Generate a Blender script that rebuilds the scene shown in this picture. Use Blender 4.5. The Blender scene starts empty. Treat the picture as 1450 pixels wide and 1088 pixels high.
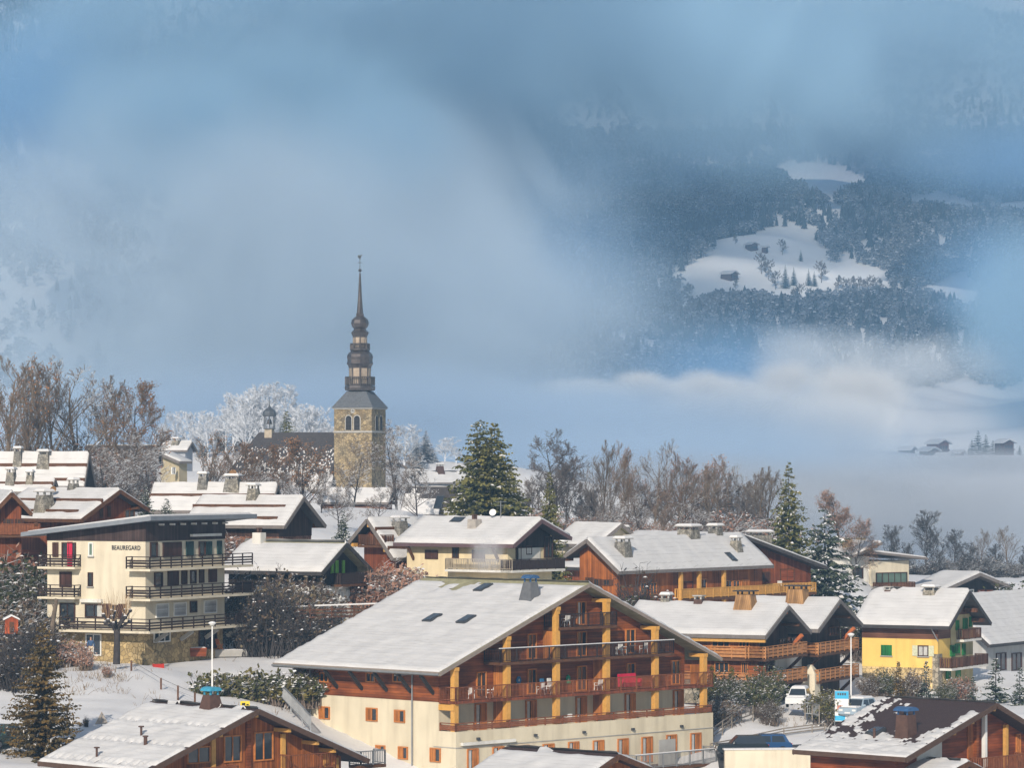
import bpy, math, random
import numpy as np
from mathutils import Vector, Matrix, noise
R = math.radians
scene = bpy.context.scene
C = scene.collection
FPX, HX, HY = 5000.0, 725.0, 665.0          # focal length and eye-level point in photo pixels

# ------------------------------------------------------------------ camera, sky, sun, exposure
cam = bpy.data.cameras.new('camera'); cam.sensor_width = 36; cam.lens = 36 * FPX / 1450
cam.shift_y = (HY - 544) / 1450; cam.clip_start = 1; cam.clip_end = 20000
co = bpy.data.objects.new('camera', cam); C.objects.link(co)
co.location = (0, 0, 0); co.rotation_euler = (R(90), 0, 0); scene.camera = co
SUN_EL, SUN_AZ = R(27), R(12)               # azimuth: to the left of straight behind the camera
w = bpy.data.worlds.new('World'); scene.world = w; w.use_nodes = True
nt = w.node_tree; bg = nt.nodes['Background']
sky = nt.nodes.new('ShaderNodeTexSky'); sky.sky_type = 'NISHITA'; sky.sun_disc = False
sky.sun_elevation = SUN_EL; sky.sun_rotation = math.pi + SUN_AZ; sky.air_density = 1.0; sky.dust_density = 0.6
nt.links.new(sky.outputs[0], bg.inputs[0]); bg.inputs[1].default_value = 0.085
sl = bpy.data.lights.new('sun', 'SUN'); sl.energy = 4.25; sl.angle = R(0.5); sl.color = (1, .895, .76)
so = bpy.data.objects.new('sun', sl); C.objects.link(so)
sv = Vector((-math.sin(SUN_AZ) * math.cos(SUN_EL), -math.cos(SUN_AZ) * math.cos(SUN_EL), math.sin(SUN_EL)))
so.rotation_euler = sv.to_track_quat('Z', 'Y').to_euler()
vs = scene.view_settings; scene.display_settings.display_device = 'sRGB'
vs.view_transform = 'Standard'; vs.look = 'None'; vs.exposure = 0.08; vs.gamma = 1
cy = scene.cycles
scene.render.engine = 'CYCLES'
cy.use_denoising = True; cy.max_bounces = 5; cy.diffuse_bounces = 3; cy.glossy_bounces = 2; cy.transmission_bounces = 2
cy.volume_bounces = 2; cy.transparent_max_bounces = 8; cy.volume_step_rate = .6; cy.volume_max_steps = 64
cy.use_adaptive_sampling = True; cy.adaptive_threshold = 0.02

# ------------------------------------------------------------------ helpers
def W(px, py, D):
    return Vector(((px - HX) / FPX * D, D, (HY - py) / FPX * D))
def tag(o, label=None, cat=None, group=None, kind=None):
    if label: o['label'] = label
    if cat: o['category'] = cat
    if group: o['group'] = group
    if kind: o['kind'] = kind
    return o
def empty(name, loc, rz=0, label=None, cat=None, group=None):
    o = bpy.data.objects.new(name, None); C.objects.link(o); o.location = loc; o.rotation_euler = (0, 0, rz)
    o.empty_display_size = .3
    return tag(o, label, cat, group)
def copy_tree(o, parent=None):
    c = o.copy(); C.objects.link(c)
    if parent: c.parent = parent
    for ch in list(o.children): copy_tree(ch, c)
    return c

class MB:
    """collects simple shapes and links them as one mesh object"""
    def __init__(s): s.v = []; s.f = []; s.m = []
    def add(s, vs, fs, m=0):
        n = len(s.v); s.v += [tuple(p) for p in vs]; s.f += [tuple(i + n for i in f) for f in fs]; s.m += [m] * len(fs)
    def hexa(s, p, m=0):            # p: 4 bottom, 4 top, same order
        s.add(p, [(3, 2, 1, 0), (4, 5, 6, 7), (0, 1, 5, 4), (1, 2, 6, 5), (2, 3, 7, 6), (3, 0, 4, 7)], m)
    def box(s, x0, x1, y0, y1, z0, z1, m=0):
        s.hexa([(x0, y0, z0), (x1, y0, z0), (x1, y1, z0), (x0, y1, z0), (x0, y0, z1), (x1, y0, z1), (x1, y1, z1), (x0, y1, z1)], m)
    def frustum(s, cx, cy, z0, z1, ax, ay, bx, by, m=0):
        s.hexa([(cx - ax, cy - ay, z0), (cx + ax, cy - ay, z0), (cx + ax, cy + ay, z0), (cx - ax, cy + ay, z0),
                (cx - bx, cy - by, z1), (cx + bx, cy - by, z1), (cx + bx, cy + by, z1), (cx - bx, cy + by, z1)], m)
    def prism(s, poly, y0, y1, m=0):  # poly in (x, z), extruded along y
        n = len(poly)
        s.add([(x, y0, z) for x, z in poly] + [(x, y1, z) for x, z in poly],
              [tuple(range(n)), tuple(range(2 * n - 1, n - 1, -1))] + [(i, i + n, (i + 1) % n + n, (i + 1) % n) for i in range(n)], m)
    def bar(s, a, b, wd, ht=None, m=0, up=(0, 0, 1)):
        a = Vector(a); b = Vector(b); d = (b - a); ht = ht or wd
        if d.length < 1e-6: return
        d.normalize(); u = Vector(up)
        if abs(d.dot(u)) > .98: u = Vector((1, 0, 0))
        sx = d.cross(u).normalized() * wd / 2; sz = sx.cross(d).normalized() * ht / 2
        s.hexa([a - sx - sz, a + sx - sz, b + sx - sz, b - sx - sz, a - sx + sz, a + sx + sz, b + sx + sz, b - sx + sz], m)
    def tube(s, a, b, r0, r1, n=4, m=0, cap=False):
        a = Vector(a); b = Vector(b); d = b - a
        if d.length < 1e-6: return
        d.normalize(); u = Vector((0, 0, 1)) if abs(d.z) < .9 else Vector((1, 0, 0))
        x = d.cross(u).normalized(); y = d.cross(x); vs = []
        for p, r in ((a, r0), (b, r1)):
            for i in range(n):
                t = 2 * math.pi * i / n; vs.append(p + x * (r * math.cos(t)) + y * (r * math.sin(t)))
        fs = [(i, (i + 1) % n, (i + 1) % n + n, i + n) for i in range(n)]
        if cap: fs += [tuple(range(n - 1, -1, -1)), tuple(range(n, 2 * n))]
        s.add(vs, fs, m)
    def lathe(s, prof, n=12, c=(0, 0, 0), m=0, rot=0):   # prof: (r, z) upwards
        vs = []; k = len(prof)
        for r, z in prof:
            for i in range(n):
                t = 2 * math.pi * i / n + rot; vs.append((c[0] + r * math.cos(t), c[1] + r * math.sin(t), c[2] + z))
        fs = [(j * n + i, j * n + (i + 1) % n, (j + 1) * n + (i + 1) % n, (j + 1) * n + i) for j in range(k - 1) for i in range(n)]
        fs += [tuple(range(n - 1, -1, -1)), tuple(range((k - 1) * n, k * n))]
        s.add(vs, fs, m)
    def build(s, name, mats, parent=None, smooth=False, loc=None):
        me = bpy.data.meshes.new(name); me.from_pydata(s.v, [], s.f)
        if not isinstance(mats, (list, tuple)): mats = [mats]
        for q in mats: me.materials.append(q)
        if len(mats) > 1: me.polygons.foreach_set('material_index', s.m)
        if smooth: me.polygons.foreach_set('use_smooth', [True] * len(s.f))
        me.update()
        o = bpy.data.objects.new(name, me); C.objects.link(o)
        if parent: o.parent = parent
        if loc: o.location = loc
        return o

def np_mesh(name, V, F, mats, mi=None, smooth=False):
    """V (n,3), F (m,k) arrays -> object"""
    me = bpy.data.meshes.new(name); k = F.shape[1]
    me.vertices.add(len(V)); me.vertices.foreach_set('co', V.astype(np.float32).ravel())
    me.loops.add(F.size); me.loops.foreach_set('vertex_index', F.astype(np.int32).ravel())
    me.polygons.add(len(F)); me.polygons.foreach_set('loop_start', np.arange(0, F.size, k, dtype=np.int32))
    me.polygons.foreach_set('loop_total', np.full(len(F), k, dtype=np.int32))
    for q in mats: me.materials.append(q)
    if mi is not None: me.polygons.foreach_set('material_index', mi.astype(np.int32))
    if smooth: me.polygons.foreach_set('use_smooth', np.ones(len(F), dtype=bool))
    me.update(calc_edges=True); me.validate()
    o = bpy.data.objects.new(name, me); C.objects.link(o); return o

# ------------------------------------------------------------------ materials
MATS = {}
def mat(name, col, rough=.85, var=.18, scale=2.0, bump=0, kind='plain', col2=None, size=.16, frost=0, spec=.25, metal=0, bscale=None):
    if name in MATS: return MATS[name]
    m = bpy.data.materials.new(name); m.use_nodes = True; MATS[name] = m
    t = m.node_tree; N = t.nodes; L = t.links; b = N['Principled BSDF']
    b.inputs['Roughness'].default_value = rough; b.inputs['Specular IOR Level'].default_value = spec; b.inputs['Metallic'].default_value = metal
    def nn(ty, **k):
        q = N.new(ty)
        for a, v in k.items(): setattr(q, a, v)
        return q
    tc = nn('ShaderNodeTexCoord'); mp = nn('ShaderNodeMapping'); L.new(tc.outputs['Object'], mp.inputs[0])
    no = nn('ShaderNodeTexNoise'); no.inputs['Scale'].default_value = scale; no.inputs['Detail'].default_value = 5; L.new(mp.outputs[0], no.inputs['Vector'])
    def mix(fac, A, B, mode='MIX'):
        q = nn('ShaderNodeMix', data_type='RGBA', blend_type=mode)
        if isinstance(fac, (int, float)): q.inputs[0].default_value = fac
        else: L.new(fac, q.inputs[0])
        for i, s in ((6, A), (7, B)):
            if isinstance(s, tuple): q.inputs[i].default_value = (*s, 1)
            else: L.new(s, q.inputs[i])
        return q.outputs[2]
    def ramp(src, a, c0, e, c1):
        q = nn('ShaderNodeValToRGB'); q.color_ramp.elements[0].position = a; q.color_ramp.elements[1].position = e
        q.color_ramp.elements[0].color = (*c0, 1); q.color_ramp.elements[1].color = (*c1, 1); L.new(src, q.inputs[0]); return q.outputs[0]
    lo = tuple(max(0, c * (1 - var)) for c in col); hi = tuple(min(.92, c * (1 + var)) for c in col)
    c = ramp(no.outputs['Fac'], .3, lo, .7, hi); h = no.outputs['Fac']
    if kind in ('planks_h', 'planks_v', 'logs'):
        sp = nn('ShaderNodeSeparateXYZ'); L.new(tc.outputs['Object'], sp.inputs[0])
        if kind == 'planks_v':
            ad = nn('ShaderNodeMath', operation='ADD'); L.new(sp.outputs[0], ad.inputs[0]); L.new(sp.outputs[1], ad.inputs[1]); src = ad.outputs[0]
            mp.inputs['Scale'].default_value = (1, 1, .12)
        else: src = sp.outputs[2]; mp.inputs['Scale'].default_value = (.15, .15, 1.5)
        dv = nn('ShaderNodeMath', operation='DIVIDE'); L.new(src, dv.inputs[0]); dv.inputs[1].default_value = size
        fl = nn('ShaderNodeMath', operation='FLOOR'); L.new(dv.outputs[0], fl.inputs[0])
        fr = nn('ShaderNodeMath', operation='FRACT'); L.new(dv.outputs[0], fr.inputs[0])
        wn = nn('ShaderNodeTexWhiteNoise', noise_dimensions='1D'); L.new(fl.outputs[0], wn.inputs['W'])
        c = mix(.75, c, ramp(wn.outputs['Value'], 0, (.58, .55, .52), 1, (1.25, 1.2, 1.15)), 'MULTIPLY')
        gap = ramp(fr.outputs[0], .04, (.25, .25, .25), .12, (1, 1, 1))
        c = mix(1.0, c, gap, 'MULTIPLY'); h = gap
        n2 = nn('ShaderNodeTexNoise'); n2.inputs['Scale'].default_value = .5; n2.inputs['Detail'].default_value = 3; L.new(tc.outputs['Object'], n2.inputs['Vector'])
        c = mix(.8, c, ramp(n2.outputs['Fac'], .35, (.55, .5, .48), .65, (1.15, 1.15, 1.15)), 'MULTIPLY')
    if kind in ('stone', 'rubble'):
        vo = nn('ShaderNodeTexVoronoi'); vo.inputs['Scale'].default_value = 1 / size; L.new(tc.outputs['Object'], vo.inputs['Vector'])
        ve = nn('ShaderNodeTexVoronoi', feature='DISTANCE_TO_EDGE'); ve.inputs['Scale'].default_value = 1 / size; L.new(tc.outputs['Object'], ve.inputs['Vector'])
        hs = nn('ShaderNodeSeparateColor'); L.new(vo.outputs['Color'], hs.inputs[0])
        c = mix(.7, c, mix(hs.outputs[0], tuple(x * .45 for x in col), col2 or tuple(min(.9, x * 1.6) for x in col)))
        e = ramp(ve.outputs['Distance'], .02, (.55, .55, .55), .09, (1, 1, 1)); c = mix(1.0, c, e, 'MULTIPLY'); h = e
        n2 = nn('ShaderNodeTexNoise'); n2.inputs['Scale'].default_value = .35; n2.inputs['Detail'].default_value = 4; L.new(tc.outputs['Object'], n2.inputs['Vector'])
        c = mix(.7, c, ramp(n2.outputs['Fac'], .35, (.7, .72, .75), .68, (1.2, 1.12, .95)), 'MULTIPLY')
    if kind == 'tiles':
        br = nn('ShaderNodeTexBrick'); br.inputs['Scale'].default_value = 1 / size; L.new(tc.outputs['UV'] if False else tc.outputs['Object'], br.inputs['Vector'])
        br.inputs['Color1'].default_value = (*lo, 1); br.inputs['Color2'].default_value = (*hi, 1); br.inputs['Mortar'].default_value = (*[x * .4 for x in col], 1)
        c = mix(.6, c, br.outputs['Color']); h = br.outputs['Fac']
    if kind == 'plaster':
        n2 = nn('ShaderNodeTexNoise'); n2.inputs['Scale'].default_value = 1; n2.inputs['Detail'].default_value = 6
        m2 = nn('ShaderNodeMapping'); m2.inputs['Scale'].default_value = (1.2, 1.2, .12); L.new(tc.outputs['Object'], m2.inputs[0]); L.new(m2.outputs[0], n2.inputs['Vector'])
        c = mix(.55, c, ramp(n2.outputs['Fac'], .32, (.72, .7, .68), .55, (1, 1, 1)), 'MULTIPLY')
    if kind == 'roofsnow':       # thin snow with the courses of the roof below just showing
        sp = nn('ShaderNodeSeparateXYZ'); L.new(tc.outputs['Object'], sp.inputs[0])
        dv = nn('ShaderNodeMath', operation='DIVIDE'); L.new(sp.outputs[0], dv.inputs[0]); dv.inputs[1].default_value = .46
        fr = nn('ShaderNodeMath', operation='FRACT'); L.new(dv.outputs[0], fr.inputs[0])
        m3 = nn('ShaderNodeMapping'); m3.inputs['Scale'].default_value = (2.2, .5, .3); L.new(tc.outputs['Object'], m3.inputs[0])
        n3 = nn('ShaderNodeTexNoise'); n3.inputs['Scale'].default_value = 1.3; n3.inputs['Detail'].default_value = 4; L.new(m3.outputs[0], n3.inputs['Vector'])
        ln = ramp(fr.outputs[0], .0, (.66, .65, .65), .22, (1, 1, 1)); c = mix(ramp(n3.outputs['Fac'], .38, (0, 0, 0), .62, (.8, .8, .8)), c, mix(1.0, c, ln, 'MULTIPLY'))
        kind = 'snow'
    if kind == 'snow':
        n2 = nn('ShaderNodeTexNoise'); n2.inputs['Scale'].default_value = bscale or .7; n2.inputs['Detail'].default_value = 8; n2.inputs['Roughness'].default_value = .65
        L.new(tc.outputs['Object'], n2.inputs['Vector']); h = n2.outputs['Fac']
    if col2 and kind == 'leaf':
        n2 = nn('ShaderNodeTexNoise'); n2.inputs['Scale'].default_value = bscale or 1.2; n2.inputs['Detail'].default_value = 3; L.new(tc.outputs['Object'], n2.inputs['Vector'])
        c = mix(ramp(n2.outputs['Fac'], .42, (0, 0, 0), .6, (1, 1, 1)), c, col2)
    if frost:
        ge = nn('ShaderNodeNewGeometry'); sx = nn('ShaderNodeSeparateXYZ'); L.new(ge.outputs['True Normal'], sx.inputs[0])
        ab = nn('ShaderNodeMath', operation='ABSOLUTE'); L.new(sx.outputs[2], ab.inputs[0])
        n3 = nn('ShaderNodeTexNoise'); n3.inputs['Scale'].default_value = 3; n3.inputs['Detail'].default_value = 4; L.new(tc.outputs['Object'], n3.inputs['Vector'])
        ml = nn('ShaderNodeMath', operation='MULTIPLY'); L.new(ab.outputs[0], ml.inputs[0]); L.new(n3.outputs['Fac'], ml.inputs[1])
        a0 = max(.02, .5 - .5 * frost)
        c = mix(ramp(ml.outputs[0], a0, (0, 0, 0), a0 + .12, (1, 1, 1)), c, (.78, .8, .83))
    L.new(c, b.inputs['Base Color'])
    if bump:
        bn = nn('ShaderNodeBump'); bn.inputs['Strength'].default_value = bump; bn.inputs['Distance'].default_value = .08; L.new(h, bn.inputs['Height']); L.new(bn.outputs[0], b.inputs['Normal'])
    return m

snow = mat('snow', (.68, .675, .68), .75, .03, .5, .7, 'snow', bscale=.55)
snow_roof = mat('snow_on_roof', (.60, .595, .595), .75, .07, .6, .5, 'roofsnow', bscale=1.6)
wood_or = mat('orange_larch', (.27, .082, .024), .65, .3, 3, .3, 'planks_h', size=.2)
wood_orv = mat('orange_larch_boards', (.36, .122, .032), .65, .3, 3, .3, 'planks_v', size=.22)
wood_red = mat('red_brown_planks', (.25, .065, .022), .6, .3, 3, .3, 'planks_h', size=.2)
wood_redv = mat('red_brown_boards', (.21, .062, .024), .65, .3, 3, .3, 'planks_v', size=.2)
wood_dk = mat('dark_stained_boards', (.055, .03, .022), .75, .3, 3, .3, 'planks_v', size=.22)
wood_bk = mat('black_brown_boards', (.03, .022, .02), .75, .3, 3, .3, 'planks_v', size=.22)
wood_md = mat('weathered_brown_boards', (.13, .06, .033), .75, .35, 3, .3, 'planks_v', size=.2)
beam = mat('brown_beam', (.10, .045, .022), .7, .3, 4)
beam_or = mat('golden_beam', (.55, .30, .08), .6, .12, 4)
beam_y = mat('yellow_glulam', (.58, .31, .075), .6, .1, 4)
fascia = mat('grey_fascia', (.17, .15, .14), .7, .15, 3)
fascia_dk = mat('dark_fascia', (.05, .045, .045), .7, .2, 3)
soffit = mat('dark_soffit', (.05, .03, .022), .8, .2, 3)
cream = mat('cream_render', (.65, .585, .455), .9, .05, .8, .1, 'plaster')
ivory = mat('ivory_render', (.64, .57, .425), .9, .05, .8, .1, 'plaster')
white_r = mat('white_render', (.66, .645, .60), .9, .05, .8, .1, 'plaster')
yellow_r = mat('yellow_render', (.78, .53, .15), .9, .05, .8, .1, 'plaster')
greyst = mat('grey_rubble', (.30, .27, .22), .9, .2, 2, .6, 'stone', size=.4)
yellst = mat('ochre_rubble', (.40, .31, .17), .9, .2, 2, .6, 'stone', col2=(.58, .45, .25), size=.42)
slate = mat('slate', (.062, .055, .055), .7, .3, 3, .4, 'tiles', size=.35)
slate_bl = mat('blue_slate', (.12, .13, .145), .7, .25, 3, .4, 'tiles', size=.35)
tile_br = mat('brown_tiles', (.060, .036, .032), .7, .2, 3, .5, 'tiles', size=.4)
roof_mat = mat('roof_sheet', (.10, .085, .075), .7, .2, 2)
moss_roof = mat('mossy_roof', (.30, .28, .17), .85, .25, 1.5)
copper = mat('aged_copper', (.105, .092, .09), .42, .35, 1.2, .15, metal=.65, spec=.5)
lead = mat('dark_lead', (.10, .11, .125), .45, .2, 2, metal=.4)
glass = mat('window_glass', (.025, .032, .04), .06, .1, 1, spec=.8)
glass_gr = mat('green_glass', (.10, .16, .13), .12, .2, 1, spec=.7)
curtain = mat('pale_curtain', (.45, .45, .43), .9, .15, 3)
frame_w = mat('white_frame', (.72, .72, .70), .5, .04, 2)
frame_or = mat('orange_frame', (.46, .17, .045), .6, .2, 4)
sh_or = mat('orange_shutter', (.48, .19, .05), .6, .2, 4, .2, 'planks_v', size=.12)
sh_gn = mat('green_shutter', (.02, .22, .055), .55, .1, 4, .2, 'planks_v', size=.14)
sh_lg = mat('light_green_shutter', (.20, .48, .07), .55, .1, 4)
sh_br = mat('brown_shutter', (.075, .035, .028), .6, .15, 4, .2, 'planks_v', size=.14)
sh_dg = mat('dark_green_shutter', (.02, .05, .05), .6, .15, 4)
sh_gy = mat('grey_roller_shutter', (.50, .52, .54), .6, .05, 4, .3, 'planks_h', size=.1)
rail_dk = mat('dark_railing', (.035, .022, .02), .7, .2, 4)
rail_rd = mat('red_brown_railing', (.20, .07, .03), .7, .25, 4)
metal_gy = mat('grey_metal', (.28, .29, .30), .45, .1, 3, metal=.5)
metal_dk = mat('dark_metal', (.07, .075, .085), .5, .15, 3, metal=.3)
zinc = mat('blue_zinc_cowl', (.04, .10, .22), .4, .15, 3)
conc = mat('concrete', (.36, .35, .33), .9, .12, 1.2, .2)
chim_gy = mat('grey_chimney_stone', (.23, .22, .20), .9, .25, 2, .4, 'stone', size=.3)
chim_wd = mat('wood_clad_chimney', (.34, .20, .09), .8, .25, 3, .3, 'planks_v', size=.2)
chim_br = mat('brown_chimney', (.09, .05, .038), .8, .2, 3)
white_p = mat('white_plastic', (.75, .75, .74), .5, .03, 2)
red_c = mat('crimson_fabric', (.50, .02, .06), .8, .1, 3)
blue_c = mat('blue_fabric', (.04, .16, .32), .8, .1, 3)
green_c = mat('green_paint', (.02, .28, .14), .6, .1, 3)
red_p = mat('red_paint', (.42, .03, .02), .5, .1, 3)
black = mat('black_rubber', (.015, .015, .016), .8, .1, 3)
asphalt = mat('asphalt', (.055, .055, .058), .9, .25, 1.5, .2)
bark = mat('grey_bark', (.15, .118, .09), .9, .3, 3)
bark_d = mat('dark_bark', (.052, .046, .046), .9, .3, 3)
bark_f = mat('snow_dusted_bark', (.135, .105, .085), .9, .3, 3, frost=.45)
frostm = mat('hoar_frost', (.60, .63, .68), .9, .15, 2)
leaf_br = mat('rust_leaves', (.36, .17, .065), .9, .35, 2, kind='leaf', col2=(.26, .14, .07), frost=.12)
leaf_pk = mat('dusty_rose_leaves', (.30, .16, .115), .9, .35, 2, kind='leaf', col2=(.36, .22, .16), frost=.22)
leaf_dk = mat('dark_brown_leaves', (.10, .065, .05), .9, .35, 2, kind='leaf', col2=(.15, .12, .07), frost=.2)  # dark brown is the leaves' own colour
need = mat('spruce_needles', (.17, .155, .045), .85, .35, 2, kind='leaf', col2=(.085, .095, .035))
need_b = mat('blue_needles', (.055, .075, .055), .85, .35, 2, kind='leaf', col2=(.09, .10, .06))
need_r = mat('bronze_needles', (.15, .095, .030), .85, .35, 2, kind='leaf', col2=(.09, .07, .03))
ever = mat('evergreen_leaves', (.05, .065, .03), .8, .4, 2, kind='leaf', col2=(.11, .11, .04), frost=.2)
olive = mat('olive_leaves', (.13, .11, .03), .8, .35, 2, kind='leaf', col2=(.09, .09, .03), frost=.15)

# ------------------------------------------------------------------ terrain of the village plateau
ANCH = [(206, 937, 294), (165, 932, 288), (125, 933, 290), (186, 937, 287), (228, 947, 290), (270, 936, 300), (150, 946, 284), (100, 938, 288), (245, 955, 285), (310, 934, 304), (340, 936, 304), (120, 932, 292), (206, 938, 296), (320, 935, 306), (200, 1000, 276), (100, 1005, 270), (390, 925, 304), (390, 985, 284), (300, 990, 280), (415, 1020, 285), (260, 985, 280), (330, 988, 283), (365, 976, 285), (300, 1002, 277), (150, 980, 278), (230, 958, 285), (395, 995, 285), (320, 965, 290), (270, 960, 289), (370, 950, 297), (330, 1010, 276), (380, 1020, 279), (90, 960, 280), (160, 955, 285), (480, 1125, 281), (560, 1135, 274), (530, 1190, 260), (445, 1085, 284),
        (20, 1075, 250), (450, 1190, 268), (640, 1230, 262), (800, 1210, 268), (950, 1180, 278), (1040, 1130, 284), (1110, 1120, 286), (1000, 1000, 306), (1100, 992, 312), (1180, 1030, 315),
        (1100, 1072, 296), (1030, 1072, 296), (1200, 1040, 305), (1150, 1045, 300), (1060, 1040, 301), (1300, 990, 338), (1420, 985, 340), (1300, 1110, 265), (1440, 1110, 262), (250, 1150, 235), (700, 1160, 235), (60, 1110, 240),
        (440, 905, 314), (340, 890, 322), (550, 850, 330), (700, 845, 335), (900, 850, 348), (1050, 855, 362), (1000, 940, 330), (1080, 990, 325), (1170, 990, 335), (1240, 930, 385), (1330, 880, 415), (1440, 960, 375), (1400, 950, 380),
        (30, 800, 330), (100, 770, 350), (250, 790, 335), (400, 800, 345), (60, 705, 430), (200, 710, 430), (300, 735, 400), (500, 720, 440), (640, 740, 420),
        (850, 765, 420), (1000, 770, 420), (1150, 780, 420), (1300, 815, 450), (1430, 820, 460), (430, 700, 500), (250, 668, 560), (620, 700, 560), (740, 800, 470), (850, 810, 470), (1000, 815, 470), (1150, 820, 475), (800, 870, 520), (1000, 890, 520), (1300, 900, 560),
        (100, 650, 690), (350, 640, 690), (600, 655, 690), (200, 640, 700), (480, 650, 700), (100, 690, 600), (500, 700, 610), (900, 990, 640), (1400, 950, 640), (700, 2000, 60), (100, 1900, 60), (1300, 2000, 60), (700, 1300, 200), (100, 1200, 200), (1400, 1250, 200)]
AP = np.array([W(*a)[:] for a in ANCH])
def gz_arr(X, Y):
    d2 = (X[..., None] - AP[:, 0]) ** 2 + (Y[..., None] - AP[:, 1]) ** 2 + 40.0
    wt = d2 ** -1.7
    return (wt * AP[:, 2]).sum(-1) / wt.sum(-1)
def gz(x, y): return float(gz_arr(np.array([x]), np.array([y]))[0])
def ground_at(px, py, D0, it=12):
    """distance at which the ray through (px, py) reaches the ground, started near D0"""
    D = D0
    for _ in range(it):
        p = W(px, py, D); D = .5 * D + .5 * max(20, min(900, FPX * gz(p.x, p.y) / (HY - py)))
    p = W(px, py, D); return p
def grid_obj(name, xs, ys, zfun, m, smooth=True):
    X, Y = np.meshgrid(xs, ys); Z = zfun(X, Y); V = np.stack([X, Y, Z], -1).reshape(-1, 3)
    nx = len(xs); ny = len(ys); i = np.arange(nx - 1); j = np.arange(ny - 1); I, J = np.meshgrid(i, j)
    a = (J * nx + I).ravel(); F = np.stack([a, a + 1, a + nx + 1, a + nx], -1)
    return np_mesh(name, V, F, [m], smooth=smooth)
rs = np.random.RandomState(4)
def bumps(X, Y, amp, wl, n=14, seed=1):
    r = np.random.RandomState(seed); z = 0
    for k in range(n):
        a = r.rand() * 6.28; f = 2 * math.pi / (wl * (.5 + r.rand() * 1.3)); z = z + np.sin((X * math.cos(a) + Y * math.sin(a)) * f + r.rand() * 6.28)
    return z * amp / math.sqrt(n)
g = grid_obj('snow_ground', np.arange(-190, 231, 1.4), np.concatenate([np.arange(-30, 230, 4), np.arange(230, 400, 1.0), np.arange(400, 771, 2.5)]),
             lambda X, Y: gz_arr(X, Y) + bumps(X, Y, .12, 9) + bumps(X, Y, .075, 2.6, seed=15) + bumps(X, Y, .02, 1.2, seed=16) + np.where(Y > 715, -(Y - 715) * .6, 0), snow)
tag(g, kind='structure')

# far valley side: height by distance, so that the slope shows meadow, woods and foothills
PY = np.array([700, 800, 1000, 1400, 1750, 1950, 2150, 2400, 2700, 2850, 3400, 3900, 4500, 5400], float)
PZ = np.array([-32, -75, -95, -60, -6, 12, 24, 70, 128, 190, 292, 440, 620, 860], float)
def mz(X, Y):
    z = np.interp(Y, PY, PZ)
    f = np.clip((Y - 1300) / 900, 0, 1)
    z = z + f * (bumps(X, Y, 10, 420, seed=3) + bumps(X, Y, 4, 130, seed=5)) + np.clip((Y - 2600) / 900, 0, 1) * np.clip(-X - 150, 0, 500) * .35
    return z
def mzs(x, y): return float(mz(np.array([x]), np.array([y]))[0])
far_snow = mat('far_snowfield', (.88, .875, .87), .8, .03, .02, 0, 'plain')
g = grid_obj('mountain_slope', np.arange(-1300, 1301, 20.0), np.concatenate([np.arange(700, 1900, 40.0), np.arange(1900, 3600, 14.0), np.arange(3600, 5401, 60.0)]), mz, far_snow)
tag(g, kind='structure')

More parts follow.
